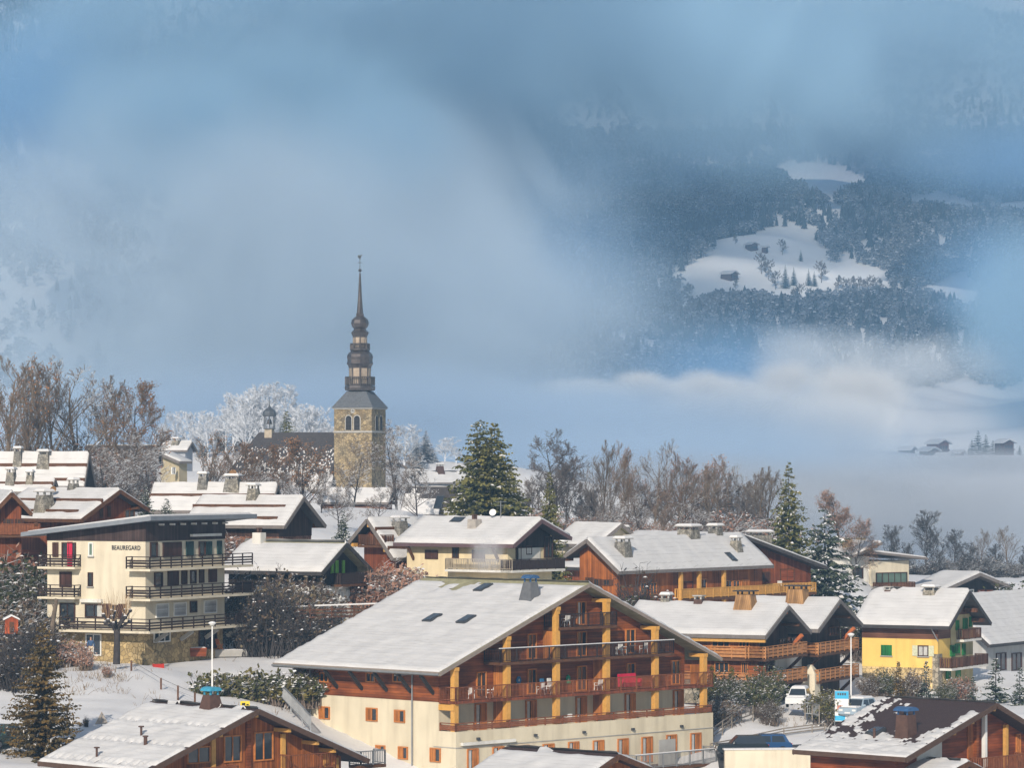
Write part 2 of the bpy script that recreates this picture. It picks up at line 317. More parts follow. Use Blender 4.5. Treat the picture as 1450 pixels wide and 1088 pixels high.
# ------------------------------------------------------------------ houses
class House:
    """A gabled house. Local x runs across the gable, y back along the ridge, z up; x=0 is the ridge, y=0 the front verge."""
    def __init__(s, name, label, cat, A, D, a, E=None, F=None, Rx=None, L=None, og=1.2, oe=.9, gb=None, group=None, dz=-1.0):
        s.a = R(a); s.ca, s.sa = math.cos(s.a), math.sin(s.a); p = W(A[0], A[1], D); s.X, s.D = p.x, D
        def half(P, sg):
            k = (P[0] - HX) / FPX; h = (k * D - p.x) / (sg * s.ca - k * sg * s.sa); dd = D + sg * h * s.sa
            return h, (p.z - (HY - P[1]) / FPX * dd) / h
        hl = half(E, -1) if E else None; hr = half(F, 1) if F else None
        if hl is None: hl = hr
        if hr is None: hr = hl
        s.hl, s.sl = hl; s.hr, s.sr = hr
        if L is None:
            k = (Rx - HX) / FPX; L = (p.x - k * D) / (k * s.ca + s.sa)
        s.L = abs(L); s.og, s.oe = og, oe
        c = s.world(0, s.L / 2, 0)
        base = gb if gb is not None else gz(c[0], c[1])
        s.zb = base + dz; s.zr = p.z - s.zb; s.zw = -dz
        s.root = empty(name, (s.X, s.D, s.zb), s.a, label, cat, group)
        s.th = .26; s.yw = og; s.yb = s.L - .5 * og; s.xl = -(s.hl - oe); s.xr = s.hr - oe
    def world(s, x, y, z): return (s.X + x * s.ca - y * s.sa, s.D + x * s.sa + y * s.ca, z)
    def fp(s, px, py, yl=None):
        yl = s.yw if yl is None else yl; d = (px - HX) / FPX
        t = (yl - s.X * s.sa + s.D * s.ca) / (-d * s.sa + s.ca)
        dx = t * d - s.X; dy = t - s.D
        return dx * s.ca + dy * s.sa, t * (HY - py) / FPX - s.zb
    def sp(s, px, py, xl):
        d = (px - HX) / FPX; t = (xl + s.X * s.ca + s.D * s.sa) / (d * s.ca + s.sa)
        dx = t * d - s.X; dy = t - s.D
        return -dx * s.sa + dy * s.ca, t * (HY - py) / FPX - s.zb
    def rp(s, px, py, side):
        """point of the roof slope (side -1 left, 1 right) on the ray through a pixel"""
        d = (px - HX) / FPX; e = (HY - py) / FPX; k = s.sl if side < 0 else s.sr
        # z = zr - k*side*x ; x = (t d - X) ca + (t - D) sa ; z = t e - zb
        bx = d * s.ca + s.sa; cx = -s.X * s.ca - s.D * s.sa
        t = (s.zr + s.zb - k * side * cx) / (e + k * side * bx)
        dx = t * d - s.X; dy = t - s.D
        return dx * s.ca + dy * s.sa, -dx * s.sa + dy * s.ca, t * e - s.zb
    def ztop(s, x): return s.zr - (s.sl * -x if x < 0 else s.sr * x)
    def P(s, face, q, o, z):
        if face == 'F': return (q, s.yw - o, z)
        if face == 'L': return (s.xl - o, q, z)
        if face == 'R': return (s.xr + o, q, z)
    def fbox(s, mb, face, q0, q1, o0, o1, z0, z1, m=0):
        c = []
        for z in (z0, z1):
            for q, o in ((q0, o0), (q1, o0), (q1, o1), (q0, o1)): c.append(s.P(face, q, o, z))
        mb.hexa(c, m)
    def roof(s, m=None, deckm=None, verge=None, y0=0, snowm=None, cover=None, cov_r=None, th=.2, rows=0, right=True, left=True, res=.6, guards=(), guard_m=None, vh=.36):
        m = m or roof_mat; mb = MB(); t = s.th
        mb.prism([(-s.hl, s.zr - s.sl * s.hl), (-s.hl, s.zr - s.sl * s.hl - t), (0, s.zr - t), (s.hr, s.zr - s.sr * s.hr - t), (s.hr, s.zr - s.sr * s.hr), (0, s.zr)], y0, s.L)
        ro = mb.build('roof', [m], s.root)
        vb = MB(); v = verge or fascia
        for yy in (y0 - .06, s.L - .02):
            for sg, h, k in ((-1, s.hl, s.sl), (1, s.hr, s.sr)):
                a = (0, yy, s.zr - .17); b = (sg * h, yy, s.zr - .17 - k * h); vb.bar(a, b, .08, vh)
        for sg, h, k in ((-1, s.hl, s.sl), (1, s.hr, s.sr)):
            ze = s.zr - k * h; vb.box(min(sg * h, sg * (h + .07)), max(sg * h, sg * (h + .07)), y0, s.L, ze - .3, ze + .03)
        vb.build('fascia_board', v, ro)
        for sg, h, k, cv, on in ((-1, s.hl, s.sl, cover, left), (1, s.hr, s.sr, cov_r, right)):
            if on: s.snow_slope(ro, sg, h, k, y0, cv, th, snowm or snow_roof, res, rows)
        if guards:
            gm = MB()
            for sg, frac, f0, f1 in guards:
                h, k = (s.hl, s.sl) if sg < 0 else (s.hr, s.sr); x = sg * h * frac; z = s.zr - k * h * frac
                ya, yb = y0 + (s.L - y0) * f0, y0 + (s.L - y0) * f1
                gm.box(x - .09, x + .09, ya, yb, z + .02, z + .42)
            gm.build('snow_guard', guard_m or beam, ro)
        s.ro = ro; return ro
    def snow_slope(s, ro, sg, h, k, y0, cv, th, m, res, rows):
        nx = max(6, int(h / res)); ny = max(6, int((s.L - y0) / res)); rr = np.random.RandomState(int(abs(s.X) * 10) + 3)
        xs = np.concatenate([[0.02], np.linspace(.12, h - .05, nx), [h + .01]]); ys = np.concatenate([[y0 + .02], np.linspace(y0 + .16, s.L - .16, ny), [s.L - .02]])
        X, Y = np.meshgrid(xs, ys)
        edge = np.ones_like(X); edge[0, :] = edge[-1, :] = .12; edge[:, -1] = .15
        wob = bumps(X * 1.3, Y, .035, 2.5, seed=7) + rr.randn(*X.shape) * .008
        if rows: wob = wob + .03 * np.sin(X * 2 * math.pi / rows)
        H = (th + wob) * edge
        keep = np.ones_like(X, bool)
        if cv is not None:
            c = cv(X / h, (Y - y0) / (s.L - y0), X, Y); H = np.clip(H * np.clip(c * 3, 0, 1), 0, None) + .006; keep = c > 0
        Z = s.zr - k * X + np.maximum(H, .006)
        V = np.stack([sg * X, Y, Z], -1).reshape(-1, 3); n = len(xs); J, I = np.meshgrid(np.arange(len(ys) - 1), np.arange(n - 1), indexing='ij')
        a = (J * n + I).ravel(); F = np.stack([a, a + 1, a + n + 1, a + n], -1)
        kk = keep.ravel(); F = F[kk[F].sum(1) >= 2]
        if sg < 0: F = F[:, ::-1]
        if len(F) == 0: return
        o = np_mesh('roof_snow', V, F, [m], smooth=True); o.parent = ro
    def walls(s, lower, upper=None, zs=None, y0=None, y1=None):
        """lower wall up to local height zs and a gabled upper wall, 3 cm proud; None zs: one wall"""
        y0 = s.yw if y0 is None else y0; y1 = s.yb if y1 is None else y1; t = s.th + .01; mb = MB()
        def pent(z0, e):
            return [(s.xl - e, z0), (s.xr + e, z0), (s.xr + e, s.ztop(s.xr + e) - t), (0, s.zr - t), (s.xl - e, s.ztop(s.xl - e) - t)]
        if zs is None:
            mb.prism(pent(0, 0), y0, y1); mb.build('wall', lower, s.root)
        else:
            mb.box(s.xl + .04, s.xr - .04, y0 + .04, y1 - .04, 0, zs); mb.build('wall', lower, s.root)
            mb = MB(); mb.prism(pent(zs, 0), y0, y1); mb.build('gable_wall', upper, s.root)
    def window(s, face, q0, q1, z0, z1, fm=None, pm=None, sh=None, shm=None, name='window', mull=1, off=.05, cur=False, sill=None, parent=None):
        """frame with glass set behind it; sh: 'open' shutters at both sides, 'shut', 'half' one leaf across the right half"""
        if q0 > q1: q0, q1 = q1, q0
        fw = .09; mb = MB(); o0, o1 = -.07, off + .07
        s.fbox(mb, face, q0, q0 + fw, o0, o1, z0, z1); s.fbox(mb, face, q1 - fw, q1, o0, o1, z0, z1)
        s.fbox(mb, face, q0 + fw, q1 - fw, o0, o1, z1 - fw, z1); s.fbox(mb, face, q0 + fw, q1 - fw, o0, o1, z0, z0 + fw)
        for k in range(mull):
            c = q0 + (q1 - q0) * (k + 1) / (mull + 1); s.fbox(mb, face, c - .03, c + .03, o0, o1 - .02, z0 + fw, z1 - fw)
        w_ = mb.build(name, fm or frame_w, s.root)
        if sh != 'shut':
            mb = MB(); s.fbox(mb, face, q0 + fw, q1 - fw, o0, off - .02, z0 + fw, z1 - fw); mb.build('pane', pm or glass, w_)
            if cur:
                mb = MB(); q = q0 + fw; s.fbox(mb, face, q + .02, q + (q1 - q0) * .3, off - .02, off - .005, z0 + fw, z1 - fw); mb.build('curtain', curtain, w_)
        wd = q1 - q0
        if sh == 'open':
            for c in (q0 - wd * .5 - .02, q1 + .02):
                mb = MB(); s.fbox(mb, face, c, c + wd * .5, .03, .09, z0 + .02, z1 - .02); mb.build('shutter', shm, w_)
        elif sh == 'shut':
            n = 1 if wd < .8 else 2
            for k in range(n):
                mb = MB(); a = q0 + fw + (wd - 2 * fw) * k / n; s.fbox(mb, face, a + .01, a + (wd - 2 * fw) / n - .01, o0, off + .03, z0 + fw, z1 - fw); mb.build('shutter', shm, w_)
        elif sh == 'half':
            mb = MB(); c = q0 + wd * .56; p = [s.P(face, c, .02, z0 + .03), s.P(face, q1 - .02, .02, z0 + .03), s.P(face, q1 - .02, .07, z0 + .03), s.P(face, c, .07, z0 + .03)]
            mb.hexa(p + [(x, y, z1 - .03) for x, y, _ in p]); mb.build('shutter', shm, w_)
        if sill:
            mb = MB(); s.fbox(mb, face, q0 - .08, q1 + .08, -.02, .16, z0 - .1, z0 - .003); mb.build('sill', sill, w_)
        return w_
    def wpx(s, face, x0, x1, y0, y1, **k):
        yl = k.pop('yl', None)
        if face == 'F':
            old = s.yw
            if yl is not None: s.yw = yl
            q0, _ = s.fp(x0, (y0 + y1) / 2); q1, _ = s.fp(x1, (y0 + y1) / 2); _, za = s.fp((x0 + x1) / 2, y0); _, zb = s.fp((x0 + x1) / 2, y1)
            r = s.window(face, q0, q1, zb, za, **k); s.yw = old; return r
        xl = s.xl if face == 'L' else s.xr
        q0, _ = s.sp(x0, (y0 + y1) / 2, xl); q1, _ = s.sp(x1, (y0 + y1) / 2, xl); _, za = s.sp((x0 + x1) / 2, y0, xl); _, zb = s.sp((x0 + x1) / 2, y1, xl)
        return s.window(face, q0, q1, zb, za, **k)
    def railing(s, mb, pts, z, h, style, post=1.4):
        for i in range(len(pts) - 1):
            a = Vector(pts[i] + (z,)); b = Vector(pts[i + 1] + (z,)); ln = (b - a).length; n = max(1, int(round(ln / post)))
            mb.bar(a + Vector((0, 0, h)), b + Vector((0, 0, h)), .09, .07)
            for k in range(n + 1):
                p = a.lerp(b, k / n); mb.bar(p - Vector((0, 0, .12)), p + Vector((0, 0, h)), .09, .09)
            if style == 'bars':
                for t in (.22, .45, .68): mb.bar(a + Vector((0, 0, h * t)), b + Vector((0, 0, h * t)), .04, .13)
            elif style == 'boards':
                for t in (.2, .48, .76): mb.bar(a + Vector((0, 0, h * t)), b + Vector((0, 0, h * t)), .04, .22)
            elif style == 'slats':
                mb.bar(a + Vector((0, 0, .12)), b + Vector((0, 0, .12)), .06, .07); m = max(2, int(ln / .2))
                for k in range(m):
                    p = a.lerp(b, (k + .5) / m); mb.bar(p + Vector((0, 0, .12)), p + Vector((0, 0, h)), .03, .1, up=(b - a).normalized())
            elif style == 'solid':
                m = max(2, int(ln / .24))
                for k in range(m):
                    p = a.lerp(b, (k + .5) / m); mb.bar(p + Vector((0, 0, .05)), p + Vector((0, 0, h - .06)), .03, .215, up=(b - a).normalized())
            elif style == 'rods':
                mb.bar(a + Vector((0, 0, .1)), b + Vector((0, 0, .1)), .05, .05); m = max(2, int(ln / .16))
                for k in range(m):
                    p = a.lerp(b, (k + .5) / m); mb.bar(p + Vector((0, 0, .1)), p + Vector((0, 0, h)), .03, .03)
    def balcony(s, face, q0, q1, o1, z, style='slats', rm=None, fm=None, h=1.0, o0=0, snow_on=False, name='balcony', ends=(1, 1), th=.22, post=1.4):
        """floor slab against the wall and a railing round its free sides"""
        mb = MB(); s.fbox(mb, face, q0, q1, o0, o1, z - th, z); b = mb.build(name, fm or beam, s.root)
        e = .06; c = [s.P(face, q0 + e, o0, 0)[:2]] * ends[0] + [s.P(face, q0 + e, o1 - e, 0)[:2], s.P(face, q1 - e, o1 - e, 0)[:2]] + [s.P(face, q1 - e, o0, 0)[:2]] * ends[1]
        mb = MB(); s.railing(mb, c, z, h, style, post); r = mb.build('railing', rm or rail_dk, b)
        if snow_on:
            mb = MB(); s.fbox(mb, face, q0, q1, o1 - .14, o1 + .02, z + h + .04, z + h + .10); mb.build('rail_snow', snow, b)
        return b
    def chimney(s, px, py, side, w=1.0, h=1.6, m=None, taper=.7, cap='slab', capm=None, x=None, y=None, snowcap=True):
        if x is None: x, y, z = s.rp(px, py, side)
        else: z = s.ztop(x)
        k = (s.sl if side < 0 else s.sr) * w / 2 + .1
        mb = MB(); mb.frustum(x, y, z - k, z + h, w / 2, w / 2, w / 2 * taper, w / 2 * taper); c = mb.build('chimney', m or chim_gy, s.root)
        t = w / 2 * taper; mb = MB()
        if cap == 'slab':
            for a in (-1, 1):
                for b in (-1, 1): mb.box(x + a * t * .8 - .07, x + a * t * .8 + .07, y + b * t * .8 - .07, y + b * t * .8 + .07, z + h, z + h + .28)
            mb.box(x - t * 1.35, x + t * 1.35, y - t * 1.35, y + t * 1.35, z + h + .28, z + h + .38); mb.build('chimney_cap', capm or conc, c)
            if snowcap:
                mb = MB(); mb.frustum(x, y, z + h + .383, z + h + .58, t * 1.3, t * 1.3, t * 1.0, t * 1.0); mb.build('cap_snow', snow, c)
        elif cap == 'arch':
            n = 6
            for a in (-1, 1):
                for b in (-1, 1): mb.box(x + a * t * .8 - .05, x + a * t * .8 + .05, y + b * t * .8 - .05, y + b * t * .8 + .05, z + h, z + h + .3)
            pr = [(x + t * 1.4 * math.cos(math.pi * (1 - i / n)), z + h + .28 + .3 * math.sin(math.pi * i / n)) for i in range(n + 1)]
            mb.prism(pr, y - t * 1.3, y + t * 1.3); mb.build('chimney_cap', capm or zinc, c)
        elif cap == 'pots':
            for a in (-.4, .4): mb.lathe([(.14, 0), (.14, .35), (.2, .36), (.2, .45)], 8, (x + a * t, y, z + h))
            mb.build('chimney_pot', capm or chim_br, c)
        return c
    def skylight(s, px, py, side, w=.9, l=1.2, m=None):
        x, y, z = s.rp(px, py, side); k = s.sl if side < 0 else s.sr
        n = Vector((side * k, 0, 1)).normalized(); d = Vector((side, 0, -k)).normalized(); o = Vector((x, y, z + .2)); e = Vector((0, 1, 0))
        def slab(mb, a0, a1, b0, b1, c0, c1):
            p = []
            for c in (c0, c1):
                for a, b in ((a0, b0), (a1, b0), (a1, b1), (a0, b1)): p.append(o + d * a + e * b + n * c)
            mb.hexa(p)
        mb = MB(); slab(mb, -l / 2, l / 2, -w / 2, w / 2, -.2, .1); f = mb.build('skylight', metal_dk, s.root)
        mb = MB(); slab(mb, -l / 2 + .1, l / 2 - .1, -w / 2 + .1, w / 2 - .1, .09, .13); mb.build('pane', glass, f)
    def purlins(s, xs, m=None, y0=.15, sz=.26, y1=None):
        for x in xs:
            mb = MB(); z = s.ztop(x) - s.th - .02 - (s.sl if x < 0 else s.sr) * sz * .5; mb.box(x - sz / 2, x + sz / 2, y0, s.yw + .05 if y1 is None else y1, z - sz, z); mb.build('purlin', m or beam, s.root)
    def struts(s, face, qs, m=None, drop=1.5):
        for q in qs:
            mb = MB(); o = s.oe - .15; x = s.xl - o if face == 'L' else s.xr + o
            mb.bar(s.P(face, q, 0, s.ztop(x) - s.th - drop), s.P(face, q, o, s.ztop(x) - s.th - .06), .2, .24); mb.build('eave_strut', m or beam, s.root)
    def dish(s, px, py, x=None, y=None, z=None, side=-1, r=.45, m=None, mast=.8):
        if x is None: x, y, z = s.rp(px, py, side)
        mb = MB(); mb.tube((x, y, z), (x, y, z + mast), .04, .04, 6); d = mb.build('dish_mast', metal_gy, s.root)
        mb = MB(); n = 14; mb.lathe([(.02, 0), (r * .6, .04), (r, .13), (r, .15), (r * .6, .07), (.02, .03)], n, (0, 0, 0))
        q = mb.build('dish', m or white_p, d); q.location = (x, y - .1, z + mast)
        q.rotation_euler = (R(68), 0, -s.a + R(-15))

# ------------------------------------------------------------------ trees and shrubs
def bare_tree(name, seed, H, spread=.35, lean=.55, leaf=0, leafm=None, bm=None, tm=None, dens=1.0, tw=.022, low=.18):
    """tapered trunk with limbs (one mesh), fine twigs (crown) and, if any, the dry leaves left on it"""
    rd = random.Random(seed); T = MB(); K = MB(); LV = []
    def wob(d, a):
        return (d + Vector((rd.uniform(-a, a), rd.uniform(-a, a), rd.uniform(-a, a)))).normalized()
    def grow(p, d, ln, r, lv):
        n = (7, 4, 3, 2, 1)[lv]; pts = [p]; q = p; dd = d
        for i in range(n):
            dd = wob(dd + Vector((0, 0, (.02, .10, .12, .10, .05)[lv])), (.07, .13, .16, .2, .2)[lv]); nq = q + dd * (ln / n)
            r0 = r * (1 - .8 * i / n) if lv < 4 else r; r1 = r * (1 - .8 * (i + 1) / n) if lv < 4 else r * .5
            (T if lv < 2 else K).tube(q, nq, r0, r1, (6, 4, 3, 3, 3)[lv]); q = nq; pts.append(q)
        if lv >= 3 and leaf and rd.random() < leaf: LV.append((q, 3 if lv == 3 else 2))
        if lv == 4: return
        nc = int((15, 6, 6, 5)[lv] * dens + rd.random()); s0 = (low, .25, .2, .15)[lv]
        for k in range(nc):
            t = s0 + (1 - s0) * (k + rd.random() * .8) / nc; t = min(t, .99); j = int(t * n); b = pts[j].lerp(pts[j + 1], t * n - j)
            ax = Vector((rd.gauss(0, 1), rd.gauss(0, 1), rd.gauss(0, .35))); ax -= dd * ax.dot(dd); ax.normalize()
            up = Vector((0, 0, 1)) if lv == 0 else dd
            nd = (up * lean + ax * spread * rd.uniform(.75, 1.3) + Vector((0, 0, .1 * (lv > 0)))).normalized()
            cl = ln * ((.62 * (1 - .62 * t)) if lv == 0 else (.62 * (1 - .45 * t))) * rd.uniform(.75, 1.15)
            cr = max(tw, r * (1 - .8 * t) * (.55, .5, .5, .5)[lv]) if lv < 2 else max(tw * (1.3 if lv == 2 else 1), .01)
            grow(b, nd, cl, cr, lv + 1)
    grow(Vector((0, 0, -.8)), Vector((0, 0, 1)), H * .93, H * .019, 0)
    root = empty(name, (0, 0, 0))
    T.build('trunk', tm or bark, root); K.build('crown', bm or bark, root)
    if leaf:
        V = []; F = []
        for p, n in LV:
            for _ in range(n):
                c = p + Vector((rd.gauss(0, .28), rd.gauss(0, .28), rd.gauss(0, .22))); s = rd.uniform(.05, .125)
                a = Vector((rd.gauss(0, 1), rd.gauss(0, 1), rd.gauss(0, 1))).normalized(); b = a.orthogonal().normalized()
                i = len(V); V += [c - a * s, c + b * s * .7, c + a * s, c - b * s * .7]; F.append((i, i + 1, i + 2, i + 3))
        if F:
            m = MB(); m.v = [tuple(q) for q in V]; m.f = F; m.build('dry_leaves', leafm or leaf_br, root)
    root['h'] = H
    return root
def conifer(name, seed, H, Rd, nm=None, sn=.25, tops=1, gap=.40, droop=.35, openness=0.0, snm=None, shape=.85, ls=.75):
    rd = random.Random(seed); T = MB(); K = MB(); S = MB()
    for tp in range(tops):
        off = Vector((0, 0, 0)) if tops == 1 else Vector(((tp - .5) * Rd * .26, rd.uniform(-.2, .2), 0)); h = H * (1 - .03 * tp)
        T.tube(off + Vector((0, 0, -.8)), off + Vector((0, 0, h * .96)), H * .016, .02, 6)
        z = H * .04
        while z < h:
            f = z / h; ln0 = max(.12, Rd * (1 - f) ** shape); nb = max(5, int(6 + 7 * (1 - f)))
            a0 = rd.random() * 6.28
            for k in range(nb):
                if rd.random() < openness: continue
                a = a0 + 6.283 * k / nb + rd.uniform(-.25, .25); ln = ln0 * rd.choice((.72, .86, .95, 1.0, 1.12)) * rd.uniform(.9, 1.06)
                dr = Vector((math.cos(a), math.sin(a), 0)); zz = z + rd.uniform(-.2, .2); n = max(2, int(ln / (.30 * ls)))
                for i in range(n):
                    t = (i + .7) / n; zc = zz - droop * ln * t * (1 - .45 * t) + .1 * t * ln
                    c = off + dr * (ln * t) + Vector((0, 0, zc))
                    for sd in (-1, 1):
                        sl_ = ls * (.40 + .36 * (1 - t)) * rd.uniform(.7, 1.25) * min(1.3, .5 + ln * .25); ang = a + sd * rd.uniform(.45, 1.0)
                        e = Vector((math.cos(ang), math.sin(ang), rd.uniform(-.9, .3))).normalized()
                        wv = Vector((-e.y, e.x, rd.uniform(-1.3, 1.3))).normalized() * sl_ * .36
                        b = c + e * sl_
                        K.add([c - wv * .5, c.lerp(b, .45) - wv + Vector((0, 0, rd.uniform(-.1, .02))), b, c.lerp(b, .45) + wv], [(0, 1, 2, 3)])
                        if rd.random() < sn * (.35 + .65 * t):
                            u = Vector((0, 0, .05)); q = .6
                            K.add([c - wv * .4 * q + u, c.lerp(b, .45) - wv * q + u, c.lerp(b, .95) + u, c.lerp(b, .45) + wv * q + u * 1.6], [(0, 1, 2, 3)], 1)
            z += gap * (.65 + .5 * (1 - f)) * rd.uniform(.85, 1.15)
    root = empty(name, (0, 0, 0)); T.build('trunk', bark_d, root); K.build('crown', [nm or need, snm or snow], root)
    root['h'] = H; return root
def shrub(name, seed, H, Rd, m=None, twm=None, leaf=1.0, n=260, sn=.12, size=.16, ln=0):
    """many-stemmed bush: arching twigs with small leaves and dabs of snow"""
    rd = random.Random(seed); K = MB(); LV = MB(); S = MB()
    for k in range(n):
        a = rd.random() * 6.283; e = rd.uniform(.15, 1) ** .7; out = Rd * math.sqrt(rd.random()) * (.4 + .6 * e)
        b = Vector((rd.gauss(0, .25) * Rd, rd.gauss(0, .25) * Rd, -.3)); top = Vector((math.cos(a) * out, math.sin(a) * out, H * e * rd.uniform(.75, 1.08) * math.sqrt(max(.1, 1 - (out / Rd) ** 2 * .75))))
        dx = Vector((rd.uniform(-ln, ln), 0, 0)); b += dx; top += dx; mid = b.lerp(top, .5) + Vector((0, 0, .12 * H)); K.tube(b, mid, .03, .022, 3); K.tube(mid, top, .022, .008, 3)
        for j in range(4):
            q = mid.lerp(top, rd.random()); d = Vector((rd.gauss(0, 1), rd.gauss(0, 1), rd.uniform(0, 1))).normalized(); K.tube(q, q + d * rd.uniform(.2, .5), .012, .006, 3)
        for j in range(int(7 * leaf)):
            c = mid.lerp(top, rd.uniform(-.3, 1.05)) + Vector((rd.gauss(0, .14), rd.gauss(0, .14), rd.gauss(0, .14))); u = Vector((rd.gauss(0, 1), rd.gauss(0, 1), rd.gauss(0, 1))).normalized(); v = u.orthogonal().normalized(); s = size * rd.uniform(.5, 1.1)
            LV.add([c - u * s, c + v * s * .6, c + u * s, c - v * s * .6], [(0, 1, 2, 3)])
        if rd.random() < sn * 2.5:
            s = rd.uniform(.03, .075); LV.frustum(top.x + rd.gauss(0, .1), top.y, top.z - .02, top.z + s * .5, s * 1.5, s, s * .5, s * .4, 1)
    root = empty(name, (0, 0, 0)); K.build('twigs', twm or bark_f, root)
    LV.build('leaves', [m or leaf_pk, snow], root)
    root['h'] = H; return root
USED = set()
def plant(proto, label, cat, px, ptop, D, group=None, pbase=None, sx=1.0, rot=None, gzv=None):
    """stand a copy of a tree so that its top appears at ptop from the photograph's spot; its foot is on the ground"""
    if proto.name in USED: o = copy_tree(proto)
    else: o = proto; USED.add(proto.name)
    x = (px - HX) / FPX * D; zg = gz(x, D) if gzv is None else gzv; zt = (HY - ptop) / FPX * D
    if pbase is not None: zg = (HY - pbase) / FPX * D
    s = max(.15, (zt - zg) / o['h']); o.location = (x, D, zg); o.scale = (s * sx, s * sx, s)
    o.rotation_euler = (0, 0, (hash_(px, D) if rot is None else rot)); tag(o, label, cat, group); return o
def hash_(a, b): return (math.sin(a * 12.9898 + b * 78.233) * 43758.5453) % 6.283

# ------------------------------------------------------------------ the hotel-like chalet in the middle
def cov_hotel(u, v, X, Y):
    n = bumps(X * 1.0, Y * 1.6, .5, 4, seed=11) + bumps(X, Y * 2.0, .35, 1.6, seed=12)
    bare = np.exp(-((v - .62) / .26) ** 2) * np.clip(1.15 - u / .17, 0, 2)
    streak = np.exp(-((v - .80) / .035) ** 2) * np.clip(1 - (u - .05) / .22, 0, 1) * 1.2 + np.exp(-((v - .70) / .03) ** 2) * np.clip(1 - (u - .02) / .18, 0, 1) * 1.3
    return 1.0 - bare * (1.2 + .5 * n) - streak * (1.15 + .4 * n) - (u < .045) * 1.1
h = House('chalet_hotel', 'large cream and orange timber chalet with tiers of balconies under one broad snowy gable', 'hotel', (835, 826), 285, 46, (622, 953), (1022, 932), 600, og=1.7, oe=1.6, gb=-25.3)
h.th = .3
h.xl = -15.5; h.xr = 15.0
h.roof(m=moss_roof, verge=mat('pale_verge', (.24, .20, .17), .7, .1, 3), cover=cov_hotel, th=.17, res=.42, rows=1.1, vh=.26)
_, z2 = h.fp(646, 994, -.15); _, z1 = h.fp(646, 1038, -.2); _, z3 = h.fp(712, 939, -.15); _, z4 = h.fp(793, 889.5, -.15)
zsplit = h.sp(621, 995, h.xl)[1]
# ground storey stands forward as a terrace; plaster storey, timber gable above
mb = MB(); mb.box(h.xl, h.xr, -.2, h.yb, 0, z1 - .25); mb.box(h.xl, h.xr, -.2, -.02, z1 - .25, z1 + .02); mb.box(h.xl, h.xl + .2, -.02, 1.72, z1 - .25, z1 + .02)
mb.box(h.xl, h.xr - 1.5, 1.7, h.yb, z1 - .25, zsplit); mb.build('wall', ivory, h.root)
mb = MB(); t = h.th + .01; e = .04
mb.prism([(h.xl - e, zsplit), (h.xr - 1.5, zsplit), (h.xr - 1.5, h.ztop(h.xr - 1.5) - t), (0, h.zr - t), (h.xl - e, h.ztop(h.xl - e) - t)], 1.66, h.yb + e)
mb.build('gable_wall', wood_or, h.root)
mb = MB(); mb.box(h.xl - .05, h.xr + .03, -.26, -.2, z1 - 1.25, z1 - 1.19); mb.box(h.xl - .05, h.xl, -.2, 2.2, z1 - 1.25, z1 - 1.19); mb.build('string_course', conc, h.root)
# yellow glulam posts, each carrying a purlin
pxs = (645, 718, 788, 859, 928, 996.5); xs = [h.fp(p, 1000, .2)[0] for p in pxs]; xs[0] = h.xl + .3
for i, x in enumerate(xs):
    mb = MB(); zt = h.ztop(x) - h.th - .3 - .12
    mb.box(x - .23, x + .23, .02, .46, z1 + .02, zt - .0); o = mb.build('post', beam_y, h.root)
    mb = MB(); k = .12 if i < 3 else .3
    mb.box(x - .24, x + .24, -.05, 1.66, zt + .003, h.ztop(x) - h.th - .12); mb.build('purlin', beam_y, h.root)
    mb = MB(); mb.box(x - .06, x + .10, .5, 1.66, z2 - .35, z2 - .02); mb.box(x - .06, x + .1, .5, 1.66, z3 - .35, z3 - .24); mb.build('floor_beam', beam_or, h.root)
mb = MB(); mb.box(h.xl - .02, h.xl + .4, .03, 1.7, z2 - .75, z2 - .3); mb.build('side_beam', beam_y, h.root)
h.yw_keep = h.yw; h.yw = 1.66
h.balcony('F', h.xl + .02, h.xr + .1, 1.82, z2, 'rods', rail_rd, wood_redv, h=1.05, post=1.9)
qa = h.fp(708, 935, -.15)[0]; qb = h.fp(955, 920, -.15)[0]
h.balcony('F', qa, qb, 1.82, z3, 'rods', rail_dk, beam, h=1.05, snow_on=True, post=1.9)
qa4 = h.fp(793, 889, -.15)[0]; qb4 = h.fp(874, 883, -.15)[0]
h.balcony('F', qa4, qb4, 1.82, z4, 'rods', rail_dk, beam, h=1.05, post=1.6)
# terrace railing on the parapet
mb = MB(); h.railing(mb, [(h.xl + .08, 1.6), (h.xl + .08, -.1), (h.xr - .1, -.1), (h.xr - .1, 1.6)], z1 + .03, .62, 'bars', 2.0); mb.build('terrace_railing', rail_rd, h.root)
# partitions between the flats
for i, za, zb_ in ((1, z1 + .02, z2 - .25), (3, z1 + .02, z2 - .25), (1, z2, z3 - .3), (3, z2, z3 - .3), (5, z2, z3 - 1.2), (2, z3, z4 - .3)):
    mb = MB(); x = xs[i]; mb.box(x - .10, x - .02, .5, 1.62, za, zb_); mb.build('partition', sh_or, h.root)
kw = dict(fm=frame_or, sh='half', shm=sh_or)
for a, b in ((672, 688), (744, 759), (815, 830), (884.6, 899), (953, 967)): # terrace doors
    q0 = h.fp(a, 1015)[0]; q1 = h.fp(b, 1015)[0]; h.window('F', q0, q1, z1 - .2, z1 + 1.95, name='balcony_door', cur=True, **kw)
for a, b in ((674, 688), (746, 759), (816, 830), (886, 898.6), (950, 962)):
    q0 = h.fp(a, 960)[0]; q1 = h.fp(b, 960)[0]; h.window('F', q0, q1, z2 + .02, z2 + 2.05, name='balcony_door', fm=frame_or)
for a, b in ((746, 759), (816, 830), (885, 899)):
    q0 = h.fp(a, 905)[0]; q1 = h.fp(b, 905)[0]; h.window('F', q0, q1, z3 + .02, z3 + 2.05, name='balcony_door', fm=frame_or)
